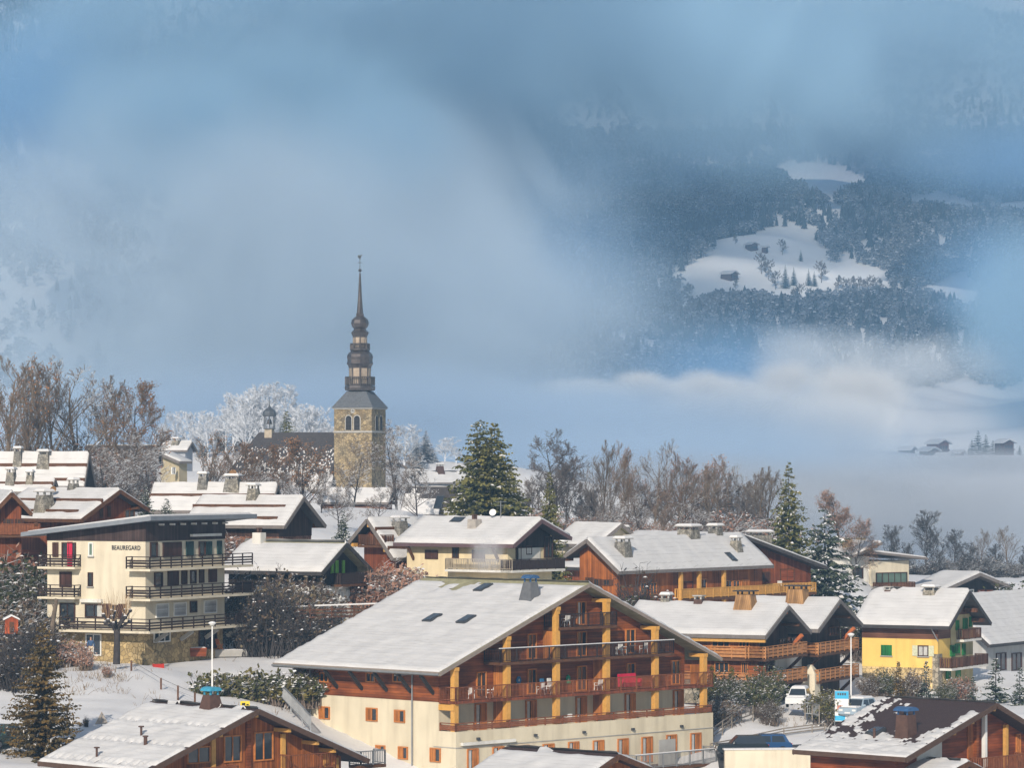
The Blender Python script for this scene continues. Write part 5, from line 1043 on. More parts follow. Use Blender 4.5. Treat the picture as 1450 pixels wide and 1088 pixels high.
# frosted trees in the mist behind the church
fr1 = bare_tree('frosted_tree', 21, 14, .5, .6, tm=frostm, bm=frostm, tw=.035); fr2 = conifer('frosted_spruce', 22, 15, 3.4, mat('frosted_needles', (.42, .46, .52), .9, .2, 1), .7)
rd = random.Random(9)
FRP = [(572, 606), (603, 610), (630, 622), (590, 622), (646, 634), (612, 634), (556, 630), (662, 640)]
FRL = ['tallest frosted tree right of the tower', 'second frosted tree right of the tower', 'third frosted tree right of the tower', 'frosted tree in front of the tallest one', 'low frosted tree by the tall spruce', 'low frosted tree above the far snowy house', 'frosted tree against the tower edge', 'frosted tree half behind the tall spruce']
for i, (px, pt) in enumerate(FRP): plant(fr2 if i % 2 else fr1, 'white ' + FRL[i], 'tree', px, pt, 672 + 9 * (i % 3), 'frosted trees right of the tower', sx=2.0)
for i in range(30):
    px = 226 + i * 8.6; pt = 600 - 46 * math.exp(-((px - 370) / 60) ** 2) + rd.uniform(-12, 26); f = (fr1, fr2, fr1)[i % 3]
    plant(f, 'white frosted tree in the misty stand behind the church nave', 'tree', px, pt, 676 + rd.uniform(-14, 30), 'frosted trees in the mist behind the nave', sx=1.35)
# shrubs and hedges
s1 = shrub('shrub', 31, 2.6, 1.9, leaf_pk, leaf=.9, n=230, sn=.05); s2 = shrub('shrub', 32, 4.2, 2.9, leaf_dk, leaf=1.3, n=420, sn=.06); s3 = shrub('evergreen_shrub', 33, 4.2, 2.8, olive, leaf=2.0, n=400, sn=.05); s4 = shrub('evergreen_shrub', 34, 4.4, 2.9, ever, leaf=2.0, n=420, sn=.11)
s5 = shrub('twiggy_bush', 35, 4.2, 2.0, leaf_dk, bark_d, leaf=.25, n=260, sn=.03)
SH = [(s1, 'dusty rose bush at the right of the dark shuttered chalet', 560, 788, 328, 1.1), (s1, 'dusty rose bush below the open gabled chalet', 530, 796, 326, .9), (s1, 'rose bush close under the cream chalet corner', 578, 806, 324, .8), (s2, 'brown leaved hedge bush left under the snowy eaves of the white and black chalet', 345, 806, 316, 1.0), (s2, 'brown leaved hedge bush in the middle under those eaves', 385, 808, 316, 1.0), (s2, 'brown leaved hedge bush at the right under those eaves', 425, 810, 316, 1.0), (s2, 'brown hedge bush by the black gable', 450, 812, 317, .8),
      (s5, 'dark twiggy bush right of the apartment block', 352, 845, 308, 1.2), (s5, 'tall twiggy bush in front of the white and black chalet', 384, 790, 309, .8), (s5, 'dark twiggy bush under the wooden deck', 425, 850, 307, 1.3), (s5, 'dark twiggy bush touching the hotel roof edge', 470, 858, 306, 1.2), (s5, 'dark twiggy bush farthest right under the deck', 500, 862, 305, 1.0),
      (s1, 'reddish bush alone on the snow slope', 151, 942, 284, .95), (s1, 'low pink bushes left of the block entrance', 112, 908, 290, 1.1), (s1, 'low pink bush by the stone steps at left', 98, 900, 289, 1.0), (s1, 'low pink bush nearest the entrance door', 120, 915, 287, .8),
      (s5, 'snowy twiggy bush at the far left before the pink bushes', 28, 880, 284, 1.6), (s5, 'snowy twiggy bush beside the conifer in the corner', 12, 905, 276, 1.5), (s5, 'twiggy bush under the dark snowy tree at left', 52, 868, 288, 1.3), (s4, 'snow speckled evergreen left of the block', 45, 775, 308, 1.1), (s4, 'snow speckled evergreen at the left edge below the brown chalet', 14, 790, 312, 1.2), (s1, 'rust leaved bush below the slatted balcony at left', 5, 765, 316, 1.2), (s2, 'brown bush low at the left edge', 30, 835, 300, 1.3),
      (s4, 'large dark bush with snow dabs beside the log chalet terrace', 1083, 938, 309, .8), (s2, 'wide brown bush on the bank above the parked blue car', 1090, 988, 306, 1.0), (s3, 'olive green bush right of the white car', 1172, 972, 307, 1.2), (s4, 'snowy bush between cypresses and hotel end', 1022, 945, 308, 1.0), (s2, 'brown twiggy bush low by the hotel corner', 1020, 980, 304, 1.2), (s2, 'bush left end of the row before the yellow house', 1232, 950, 328, .9), (s4, 'snow dabbed bush before the green shuttered window', 1252, 944, 329, .9), (s2, 'bush in the middle of the row before the yellow house', 1292, 945, 327, .9), (s4, 'snow dabbed bush at the yellow house corner', 1340, 962, 324, .9), (s1, 'rosy bush by the stone corner of the yellow house', 1362, 952, 326, .9), (s4, 'snowy bush over the roof at the right edge', 1444, 818, 395, 1.3), (s4, 'snowy bush between the two log chalets', 1208, 868, 352, 1.0), (s4, 'snowy bush behind the second log chalet', 1176, 848, 366, 1.2), (s5, 'twiggy bush before the orange chalet gable', 905, 790, 336, .9), (s4, 'small snowy bush at the corner of the orange chalet', 893, 838, 334, .9), (s2, 'brown bush at the foot of the open gabled chalet', 505, 812, 330, .9), (s1, 'rust bush left of the barn roof', 330, 748, 338, 1.1)]
for p, lb, px, pt, D, sx in SH: plant(p, lb, 'bush', px, pt, D, 'bushes among the houses', sx=sx)
def hedge(label, px, pt, D, H, Rd, ln, m, seed, sn=.2):
    o = shrub('hedge', seed, H, Rd, m, leaf=1.5, n=int(320 + ln * 90), sn=sn, size=.19, ln=ln); plant(o, label, 'hedge', px, pt, D, rot=.12)
hedge('dark clipped hedge with snow flecks on the slope left of the hotel', 368, 948, 284, 1.8, 1.1, 3.0, mat('hedge_leaves', (.055, .06, .022), .85, .4, 1.5, kind='leaf', col2=(.15, .125, .04), frost=.2), 51)
hedge('brown hedge along the garden at the foot of the open gabled chalet', 555, 812, 326, 2.0, .9, 2.4, leaf_pk, 52)
GU = 'undergrowth bushes along the edge of the plateau'
su = shrub('twiggy_bush', 36, 4.0, 2.6, leaf_pk, bark_f, leaf=.5, n=300, sn=.02); sd = shrub('twiggy_bush', 37, 4.0, 3.0, leaf_dk, MATS['dark_twigs'], leaf=.2, n=340, sn=.02)
rd = random.Random(12)
for i in range(16):
    px = 748 + i * 24 + rd.uniform(-6, 6); plant(su, 'brown twiggy undergrowth at the feet of the bare trees right of the tall spruce', 'bush', px, 722 + rd.uniform(-12, 14), 421 + rd.uniform(-6, 8), GU, sx=1.25)
for i in range(14):
    px = 1246 + i * 16 + rd.uniform(-5, 5); plant(sd, 'dark twiggy undergrowth at the feet of the right hand trees', 'bush', px, 788 + rd.uniform(-10, 12), 462 + rd.uniform(-6, 8), 'dark undergrowth at the right', sx=1.3)
for i in range(9):
    px = 6 + i * 20; plant(su, 'brown twiggy undergrowth at the feet of the left ridge trees', 'bush', px, 622 + rd.uniform(-8, 10), 442 + rd.uniform(-6, 8), 'undergrowth at the left', sx=1.3)
# the pollard and the bare trunk in front of the block
T = empty('pollard_tree', tuple(W(165, 931, 288)), 0, 'knobbly pollarded tree with thin wands, casting its shadow on the block', 'tree')
mb = MB(); rd = random.Random(3); mb.tube((0, 0, -.6), (.05, 0, 1.6), .3, .24, 8); mb.tube((.05, 0, 1.6), (0, 0, 2.7), .24, .3, 8); heads = []
for i in range(15):
    a = i * .9; e = Vector((math.cos(a) * rd.uniform(.5, 1.35), math.sin(a) * .9, 2.7 + rd.uniform(0, 1.2))); mb.tube((0, 0, 2.2), e, .13, .09, 6); mb.lathe([(.05, -.14), (.16, -.05), (.17, .08), (.06, .17)], 7, e); heads.append(e)
mb.build('trunk', bark_d, T, smooth=True); mb = MB(); sm = MB()
for e in heads:
    for k in range(7): mb.tube(e, e + Vector((rd.gauss(0, .35), rd.gauss(0, .3), rd.uniform(.8, 2.0))), .014, .006, 3)
    sm.frustum(e.x, e.y, e.z + .12, e.z + .2, .12, .12, .05, .05)
mb.build('crown', mat('tan_twigs', (.30, .2, .11), .9, .2, 3), T); sm.build('trunk_snow', snow, T)
T = empty('tree_trunk', tuple(W(73, 912, 291)), 0, 'leaning bare trunk by the left corner of the block', 'tree'); mb = MB(); mb.tube((0, 0, -1), (.1, 0, 1.8), .24, .2, 8); mb.tube((.1, 0, 1.8), (.42, 0, 3.7), .2, .16, 8); mb.tube((.3, 0, 2.6), (-.1, .2, 3.6), .08, .04, 6); mb.build('trunk', bark, T)
# brush at the edge of the near bottom-left roof
plant(s5, 'thin dry brush left of the bottom left roof', 'bush', 122, 1012, 262, 'bushes among the houses', sx=.7)

# ------------------------------------------------------------------ small things
def lamp(label, px, ptop, pbase, D, group='street lamps'):
    p = W(px, pbase, D); h = (pbase - ptop) / FPX * D; r = empty('street_lamp', (p.x, p.y, p.z), .3, label, 'street lamp', group)
    mb = MB(); mb.tube((0, 0, -.5), (0, 0, h), .075, .05, 8); mb.build('pole', white_p, r); mb = MB(); mb.lathe([(.12, -.1), (.3, .02), (.32, .08), (.2, .16), (.03, .2)], 12, (0, 0, h)); mb.build('lamp_head', white_p, r)
    mb = MB(); mb.lathe([(.1, -.16), (.2, -.1), (.2, -.05), (.05, -.04)], 12, (0, 0, h)); mb.build('lens', curtain, r)
lamp('white street lamp on the snow slope in front of the block', 300.5, 884, 978, 280); lamp('white street lamp beside the blue banner, right of the hotel', 1205, 900, 1026, 306)
p = W(1192, 1024, 305); r = empty('banner_sign', p, -.15, 'upright white banner sign with light blue bands by the right street lamp', 'sign'); mb = MB(); mb.box(-.58, .58, -.04, .04, .1, 2.75); mb.build('panel', white_p, r)
sky_b = mat('sky_blue_print', (.05, .38, .62), .5, .05, 2); mb = MB(); mb.box(-.585, .585, -.047, -.042, 2.05, 2.72); mb.build('blue_band', sky_b, r); mb = MB(); mb.box(-.585, .3, -.047, -.042, .15, .6); mb.build('blue_band', sky_b, r)
mb = MB(); mb.box(-.4, .1, -.047, -.042, 1.1, 1.5); mb.build('print', mat('pale_red_print', (.6, .25, .18), .6), r); mb = MB()
for i in range(4): mb.box(-.38 + i * .2, -.24 + i * .2, -.053, -.048, 2.36, 2.56)
mb.build('printed_text', metal_dk, r); mb = MB(); mb.tube((.62, 0, -.4), (.62, 0, 2.85), .04, .04, 6); mb.tube((-.62, 0, -.4), (-.62, 0, 2.85), .04, .04, 6); mb.build('pole', metal_gy, r)
p = W(144, 1032, 262); r = empty('warning_sign', p, .1, 'grey back of a triangular road sign by the bottom left roof', 'road sign'); mb = MB(); mb.tube((0, 0, -1.2), (0, 0, 1.0), .035, .035, 6); mb.build('pole', metal_gy, r); mb = MB(); mb.prism([(-.5, .3), (.5, .3), (0, 1.25)], -.02, .02); mb.build('plate', mat('sign_back', (.30, .27, .24), .6, .1, 3), r)
p = W(347, 1005, 273); r = empty('yellow_sign', p, .1, 'small yellow direction board beyond the bottom left roof ridge', 'sign'); mb = MB(); mb.box(-.36, .36, -.03, .03, .15, .62); mb.build('panel', mat('yellow_board', (.7, .55, .04), .6, .05, 2), r); mb = MB(); mb.tube((-.3, .04, -.6), (-.3, .04, .6), .03, .03, 6); mb.tube((.3, .04, -.6), (.3, .04, .6), .03, .03, 6); mb.build('pole', metal_gy, r)
mb = MB(); mb.box(-.25, .02, -.036, -.031, .3, .48); mb.box(.1, .28, -.036, -.031, .3, .4); mb.build('print', black, r)
def fence(name, label, cat, pts, h, post_m, kind, group=None):
    P = [Vector(W(*q)) for q in pts]
    if kind != 'panel':
        for q in P: q.z = gz(q.x, q.y)
    o = P[0]; r = empty(name, o, 0, label, cat, group)
    for i, q in enumerate(P):
        mb = MB(); a = q - o; mb.bar(a - Vector((0, 0, .5)), a + Vector((0, 0, h)), .14 if kind == 'wire' else .1); mb.build('post', post_m, r)
    mb = MB()
    for a, b_ in zip(P, P[1:]):
        a = a - o; b_ = b_ - o
        if kind == 'wire': mb.tube(a + Vector((0, 0, h - .05)), b_ + Vector((0, 0, h - .05)), .025, .025, 4); mb.tube(a + Vector((0, 0, h * .55)), b_ + Vector((0, 0, h * .55)), .012, .012, 4)
        elif kind == 'rails':
            for t in (.35, .65, .95): mb.bar(a + Vector((0, 0, h * t)), b_ + Vector((0, 0, h * t)), .05, .1)
        else:
            mb.bar(a + Vector((0, 0, h)), b_ + Vector((0, 0, h)), .1, .1); n = int((b_ - a).length / .18)
            for k in range(n): q = a.lerp(b_, k / n); mb.bar(q + Vector((0, 0, .05)), q + Vector((0, 0, h)), .025, .06)
            mb.bar(a + Vector((0, 0, .08)), b_ + Vector((0, 0, .08)), .08, .08)
    mb.build('rail' if kind != 'wire' else 'wire', metal_gy if kind != 'rails' else post_m, r); return r
fence('wire_fence', 'low wire fence with wooden posts running down the snow slope', 'fence', [(186, 936, 287), (228, 962, 281), (252, 969, 279), (276, 977, 277)], .95, beam, 'wire')
fence('stair_railing', 'pale metal stair railing descending to the hotel corner', 'railing', [(396, 986, 284), (412, 1003, 281), (428, 1020, 279), (440, 1034, 277)], 1.05, metal_gy, 'panel')
fence('wooden_fence', 'rough wooden post fence on the bank right of the hotel', 'fence', [(1010, 1030, 299), (1023, 1024, 301), (1036, 1018, 303), (1050, 1008, 305), (1066, 1002, 307)], 1.2, mat('grey_fence_wood', (.22, .19, .16), .9, .2, 3), 'rails')
fence('wooden_fence', 'low rail fence curving along the bank above the parked blue car', 'fence', [(1006, 1046, 295), (1040, 1040, 297), (1076, 1036, 299), (1110, 1033, 301), (1150, 1034, 303), (1168, 1036, 304)], .75, MATS['grey_fence_wood'], 'rails')
fence('picket_fence', 'short pale picket fence right of the white car', 'fence', [(1140, 1012, 306), (1150, 1013, 306), (1160, 1016, 305)], 1.0, MATS['grey_fence_wood'], 'panel')
# wooden deck terrace of the white and black chalet
p = W(345, 880, 311); r = empty('wooden_deck', p, .0, 'weathered timber deck with snow capped rails below the white and black chalet', 'deck')
mb = MB(); xl_ = 11.6
for i in range(7): mb.bar((i * xl_ / 6, i * .22, -1.4), (i * xl_ / 6, i * .22, 1.15 + i * .045), .16)
mb.build('post', wood_md, r); mb = MB(); mb.bar((0, 0, .15), (xl_, 1.3, .45), 1.2, .14); mb.build('floor', wood_md, r); mb = MB()
for t in (.5, .8): mb.bar((0, 0, t), (xl_, 1.3, t + .28), .05, .14)
mb.build('rail', wood_md, r); mb = MB(); mb.bar((6.2, .68, 1.34), (xl_ + .1, 1.31, 1.5), .3, .12); mb.bar((0, -.02, 1.16), (5.6, .6, 1.3), .2, .05); mb.build('rail_snow', snow, r)
# walls and the parking below right
p = W(1030, 1120, 287); r = empty('retaining_wall', (p.x, p.y, p.z), .10, 'cream rendered retaining wall right of the hotel deck', 'wall'); ht = (1120 - 1063) / FPX * 287
mb = MB(); mb.box(-.2, 7.4, 0, .5, 0, ht); mb.build('wall', cream, r); mb = MB(); mb.box(-.3, 7.5, -.1, .6, ht, ht + .12); mb.build('coping', snow_roof, r); mb = MB(); mb.box(-.2, 7.4, -.06, -.004, ht - 1.75, ht - 1.66); mb.build('ledge', conc, r)
mb = MB(); mb.box(2.2, 2.45, -.1, -.004, ht - 2.1, ht - 1.8); mb.box(.7, .95, -.1, -.004, ht - 2.15, ht - 1.85); mb.build('wall_light', metal_gy, r)
g = grid_obj('parking_area', np.linspace(W(1012, 0, 296).x, W(1200, 0, 296).x, 30), np.linspace(288.5, 297, 8), lambda X, Y: gz_arr(X, Y) + .18 + bumps(X, Y, .02, 3), asphalt); tag(g, kind='structure')
def car(label, px, py, D, rz, bm, snowy=True, suv=True, group='parked cars'):
    p = W(px, py, D); p.z = max(p.z, gz(p.x, p.y) + .02); r = empty('parked_car', p, rz, label, 'car', group); L_, Wd, hb, hr = 4.3, 1.76, .95, 1.62 if suv else 1.45
    mb = MB(); prof = [(-2.15, .35), (-2.15, .75), (-2.0, .9), (-.95, hb + .03), (2.0, hb + .02), (2.15, .8), (2.15, .35), (1.75, .28), (-1.75, .28)]; mb.prism(prof, -Wd / 2, Wd / 2); c0, c1, d0, d1 = -1.0, 1.95, -.35, 1.55
    mb.hexa([(c0, -.84, hb), (c1, -.84, hb), (c1, .84, hb), (c0, .84, hb), (d0, -.66, hr), (d1, -.66, hr), (d1, .66, hr), (d0, .66, hr)]); bo = mb.build('body', bm, r)
    mb = MB(); e = .012; sx_ = lambda z: c0 + (d0 - c0) * (z - hb) / (hr - hb) - .025; mb.add([(sx_(hb + .06), -.74, hb + .06), (sx_(hb + .06), .74, hb + .06), (sx_(hr - .06), .6, hr - .06), (sx_(hr - .06), -.6, hr - .06)], [(0, 1, 2, 3)]); mb.build('windscreen', glass, r)
    mb = MB(); mb.add([(c1 - .05 + e, -.7, hb + .08), (c1 - .05 + e, .7, hb + .08), (d1 + .05 + e, .58, hr - .08), (d1 + .05 + e, -.58, hr - .08)], [(3, 2, 1, 0)]); mb.build('rear_window', glass, r)
    for sg in (-1, 1):
        for a, b_ in ((-.7, .35), (.45, 1.6)):
            mb = MB(); y0, y1 = sg * (.832 + e), sg * (.69 + e); aa = a + (.28 if a < 0 else .02); bb = b_ - (.02 if a < 0 else .2); mb.add([(a, y0, hb + .06), (b_, y0, hb + .06), (bb, y1, hr - .1), (aa, y1, hr - .1)], [(0, 1, 2, 3)]); mb.build('side_window', glass, r)
        for x in (-1.35, 1.35):
            mb = MB(); mb.lathe([(.33, -.1), (.35, -.05), (.35, .05), (.33, .1)], 16); mb.v = [(a + x, z + sg * .8, b_ + .34) for a, b_, z in mb.v]; wh = mb.build('wheel', black, r)
            mb = MB(); mb.lathe([(.2, -.112), (.21, .112)], 12); mb.v = [(a + x, z + sg * .8, b_ + .34) for a, b_, z in mb.v]; mb.build('rim', metal_gy, wh)
        mb = MB(); mb.box(-2.17, -2.1, sg * .62 - .17, sg * .62 + .17, .62, .78); mb.build('headlight', frame_w, r); mb = MB(); mb.box(2.1, 2.17, sg * .68 - .1, sg * .68 + .1, .6, .9); mb.build('tail_light', red_p, r)
        mb = MB(); mb.box(-.75, -.6, sg * .9 - .1, sg * .9 + .1, hb + .05, hb + .2); mb.build('door_mirror', bm, r)
    mb = MB(); mb.box(-2.175, -2.14, -.26, .26, .42, .53); mb.build('number_plate', white_p, r)
    if snowy: mb = MB(); mb.frustum((d0 + d1) / 2, 0, hr + .003, hr + .16, (d1 - d0) / 2 + .03, .66, (d1 - d0) / 2 - .15, .52); mb.frustum(-1.5, 0, hb - .02, hb + .1, .5, .8, .42, .7); mb.build('car_snow', snow, r)
    return r
carw = mat('car_white', (.66, .67, .68), .3, .02, 1, spec=.5); carb = mat('car_blue', (.02, .07, .18), .25, .05, 1, spec=.6); card = mat('car_dark', (.02, .028, .035), .25, .05, 1, spec=.6); carg = mat('car_green', (.03, .07, .06), .3, .05, 1, spec=.6); carl = mat('car_silver_blue', (.30, .38, .45), .3, .03, 1, spec=.6)
car('white car with snow on its roof nosing out by the log chalet', 1131, 1001, 309, 1.35, carw); car('silver blue car with a snow covered bonnet beside the banner', 1216, 1016, 306, 1.0, carl); car('dark blue parked car under the bank, roof level with the retaining wall', 1083, 1068, 293, .12, carb, False); car('dark car with white plate, left of the blue car', 1050, 1070, 291, .1, card, False); car('dark green car cut by the left edge at the bottom', -2, 1096, 255, 1.2, carg, False)
# dry stalks poking through the snow of the slope
mb = MB(); rd = random.Random(8)
for i in range(260):
    px, py = (rd.uniform(85, 180), rd.uniform(905, 985)) if i < 130 else (rd.uniform(20, 430), rd.uniform(935, 1020)) if i < 190 else (rd.uniform(1010, 1190), rd.uniform(975, 1030))
    q = ground_at(px, py, 285 if px < 500 else 306, 8); z = gz(q.x, q.y)
    for k in range(4): a = rd.gauss(0, .18); b_ = rd.gauss(0, .18); mb.tube((q.x + a, q.y + b_, z - .05), (q.x + a * 2, q.y + b_ * 2, z + rd.uniform(.15, .55)), .018, .008, 3)
tag(mb.build('dry_grass', mat('dry_stalks', (.20, .14, .08), .9, .3, 4)), 'dry grass stalks poking through the snow on the slopes', 'grass', None, 'stuff')
# furniture
def chair_proto():
    r = empty('garden_chair', (0, 0, 0)); mb = MB(); mb.box(-.24, .24, -.24, .24, .40, .45); mb.build('seat', white_p, r)
    mb = MB(); mb.hexa([(-.23, .21, .45), (.23, .21, .45), (.23, .25, .45), (-.23, .25, .45), (-.2, .32, .92), (.2, .32, .92), (.2, .36, .92), (-.2, .36, .92)]); mb.build('backrest', white_p, r)
    for a in (-1, 1):
        for b_ in (-1, 1): mb = MB(); mb.bar((a * .21, b_ * .21, .4), (a * .25, b_ * .26, 0), .05); mb.build('leg', white_p, r)
        mb = MB(); mb.box(a * .25 - .03, a * .25 + .03, -.24, .26, .63, .67); mb.bar((a * .25, -.22, .45), (a * .25, -.22, .64), .04); mb.build('armrest', white_p, r)
    return r
ch0 = chair_proto(); used = [0]
z1, z2, z3, z4 = HZ
def put_chair(x, y, z, rz, label):
    o = ch0 if not used[0] else copy_tree(ch0); used[0] = 1; wx = HOT.world(x, y, 0); o.location = (wx[0], wx[1], HOT.zb + z); o.rotation_euler = (0, 0, HOT.a + rz); return tag(o, label, 'chair', 'white garden chairs on the hotel balconies')
X_ = lambda px: HOT.fp(px, 960, .7)[0]
for px, z, rz, lb in ((668, z2, 2.4, 'white garden chair on the long hotel balcony near its left end'), (694, z2, -2.4, 'white garden chair against the lit partition on the long hotel balcony'), (766, z2, 2.8, 'white garden chair left of the pair by the third post'), (777, z2, -2.7, 'white garden chair right of the pair by the third post'), (848, z2, 2.9, 'white garden chair left of the red seat on the long balcony'),
                      (878, z3, 2.5, 'white garden chair on the upper hotel balcony before its right door'), (884, z3, -2.5, 'white garden chair facing left on the upper hotel balcony'), (912, z3, 2.9, 'white garden chair at the right end of the upper hotel balcony'), (802, z4, 2.8, 'white garden chair on the topmost hotel balcony'), (805, z1 - .2, 2.8, 'white garden chair on the hotel terrace between two doors')):
    put_chair(X_(px), .75, z + .01, rz, lb)
def table(x, y, z, label, m=metal_gy, hgt=.74):
    wx = HOT.world(x, y, 0); r = empty('balcony_table', (wx[0], wx[1], HOT.zb + z), HOT.a, label, 'table', 'small tables on the hotel balconies'); mb = MB(); mb.lathe([(.38, hgt - .04), (.4, hgt)], 14); mb.build('tabletop', m, r)
    for a in (0, 2.1, 4.2): mb = MB(); mb.bar((.28 * math.cos(a), .28 * math.sin(a), 0), (.22 * math.cos(a), .22 * math.sin(a), hgt - .04), .04); mb.build('leg', metal_dk, r)
table(X_(681), .8, z2 + .01, 'round grey table on the long hotel balcony at the left'); table(X_(898), .8, z3 + .01, 'round grey table on the upper hotel balcony'); table(X_(902), .8, z1 - .2, 'round pale table on the hotel terrace by the fourth door', white_p); table(X_(812), .8, z4 + .01, 'round grey table on the topmost balcony')
wx = HOT.world(X_(893), .8, 0); r = empty('red_sofa', (wx[0], wx[1], HOT.zb + z2 + .01), HOT.a, 'crimson two seat sofa on the long hotel balcony', 'sofa'); mb = MB(); mb.box(-1.1, 1.1, -.35, .35, .18, .48); mb.build('seat', red_c, r); mb = MB(); mb.hexa([(-1.1, .2, .48), (1.1, .2, .48), (1.1, .36, .48), (-1.1, .36, .48), (-1.05, .3, 1.22), (1.05, .3, 1.22), (1.05, .42, 1.22), (-1.05, .42, 1.22)]); mb.build('backrest', red_c, r)
for a in (-1.03, 1.03): mb = MB(); mb.box(a - .08, a + .08, -.36, .3, .483, .8); mb.build('armrest', red_c, r)
for a in (-.95, .95): mb = MB(); mb.box(a - .04, a + .04, -.3, .3, 0, .18); mb.build('leg', black, r)
wx = HOT.world(X_(769), 1.0, 0)
def panel_sign(px, z, m, shape, label, nm):
    x = HOT.fp(px, 960, 1.55)[0]; wx = HOT.world(x, 1.55, 0); r = empty(nm, (wx[0], wx[1], HOT.zb + z), HOT.a, label, 'decoration'); mb = MB(); mb.prism(shape, 0, .08); mb.build('board', m, r); mb = MB(); mb.prism([(a * .35, b_ * .35) for a, b_ in shape], -.02, -.003); mb.build('emblem', curtain if nm != 'wall_star' else metal_gy, r)
panel_sign(735, z2 + 1.2, blue_c, [(.3 * math.cos(a * 1.0472), .34 * math.sin(a * 1.0472)) for a in range(6)], 'blue hexagonal ornament on the timber wall of the long balcony', 'wall_ornament')
panel_sign(805, z2 + 1.0, green_c, [(-.22, -.3), (.22, -.3), (.22, .2), (0, .4), (-.22, .2)], 'green ornament on the timber wall right of the third post', 'wall_ornament')
def lean(px, y, z, rz, m, label):
    x = HOT.fp(px, 960, y)[0]; wx = HOT.world(x, y, 0); r = empty('deck_cushion', (wx[0], wx[1], HOT.zb + z), HOT.a + rz, label, 'cushion', 'cushions and towels over balcony chairs'); mb = MB(); mb.hexa([(-.25, 0, .0), (.25, 0, 0), (.25, .08, 0), (-.25, .08, 0), (-.24, .1, .75), (.24, .1, .75), (.24, .17, .75), (-.24, .17, .75)]); mb.build('pad', m, r); mb = MB(); mb.box(-.24, .24, -.02, -.004, .3, .42); mb.build('stripe', white_p, r)
lean(769, 1.15, z2 + .5, .1, blue_c, 'blue cushion set upright beside the white pair of chairs'); lean(779, 1.15, z2 + .5, .1, white_p, 'white cushion upright next to the blue one'); lean(849, 1.15, z2 + .55, -.1, blue_c, 'blue and white cushion upright left of the red sofa')
# deer head trophies carved under the eaves of the bottom left chalet and potted things by the block
def planter(label, px, py, D, w_, m, nm='planter'):
    p = W(px, py, D); r = empty(nm, p, .3, label, 'planter', 'planters on the block terrace'); mb = MB(); mb.frustum(0, 0, -.2, .55, w_, .4, w_ + .06, .46); mb.build('tub', m, r); mb = MB(); mb.frustum(0, 0, .553, .62, w_, .4, w_ - .1, .3); mb.build('soil_snow', snow, r)
planter('long red brown planter trough left on the block porch', 275, 927, 303, .95, wood_red); planter('dark planter box at the right end of the block porch', 344, 922, 309, .7, wood_dk)
p = W(312, 922, 307); r = empty('porch_slab', p, .3, 'thin pale terrace slab in front of the block porch', 'slab'); mb = MB(); mb.box(-2.2, 2.2, -.8, .8, -.5, .08); mb.build('slab', conc, r); mb = MB(); mb.box(-2.1, 2.1, -.7, .7, .083, .12); mb.build('slab_snow', snow, r)
def folding_chair(px, py, D, m, label, rz):
    p = W(px, py, D); r = empty('folding_chair', p, rz, label, 'chair', 'folding chairs on the block porch'); mb = MB(); mb.box(-.22, .22, -.2, .2, .42, .46); mb.build('seat', m, r); mb = MB(); mb.hexa([(-.22, .18, .46), (.22, .18, .46), (.22, .21, .46), (-.22, .21, .46), (-.22, .3, .9), (.22, .3, .9), (.22, .33, .9), (-.22, .33, .9)]); mb.build('backrest', m, r)
    for a in (-.2, .2): mb = MB(); mb.bar((a, -.2, 0), (a, .2, .44), .035); mb.bar((a, .2, 0), (a, -.2, .44), .035); mb.build('leg', m, r)
folding_chair(291, 921, 305, metal_gy, 'grey folding chair on the block porch', .4); folding_chair(311, 920, 306, mat('orange_paint', (.5, .14, .03), .6), 'orange folding chair on the block porch', 2.4)
p = W(224, 931, 293); p.z = gz(p.x, p.y) + .05; r = empty('red_crate', p, .3, 'small red crate on the snow at the foot of the block', 'crate'); mb = MB(); mb.box(-.45, .45, -.25, .25, -.1, .06); mb.build('base', red_p, r)
for a in (-.42, .42): mb = MB(); mb.box(a - .03, a + .03, -.25, .25, .06, .3); mb.build('side', red_p, r)
mb = MB(); mb.box(-.39, .39, -.24, -.2, .06, .26); mb.box(-.39, .39, .2, .24, .06, .26); mb.build('side', red_p, r)
p = W(16, 893, 296); r = empty('garden_shed', p, .2, 'little orange red garden shed at the left edge among the bushes', 'shed'); mb = MB(); mb.prism([(-1.0, -.5), (1.0, -.5), (1.0, 1.6), (0, 2.1), (-1.0, 1.6)], -.8, .8); mb.build('wall', mat('shed_red', (.40, .09, .03), .7, .2, 3, .2, 'planks_v'), r); mb = MB(); mb.prism([(-1.25, 1.55), (0, 2.18), (1.25, 1.55), (1.25, 1.8), (0, 2.42), (-1.25, 1.8)], -1.0, 1.0); mb.build('roof_snow', snow, r); mb = MB(); mb.box(-.35, .35, -.84, -.81, -.4, 1.3); mb.build('door', beam, r); r.scale = (.55, .55, .55)
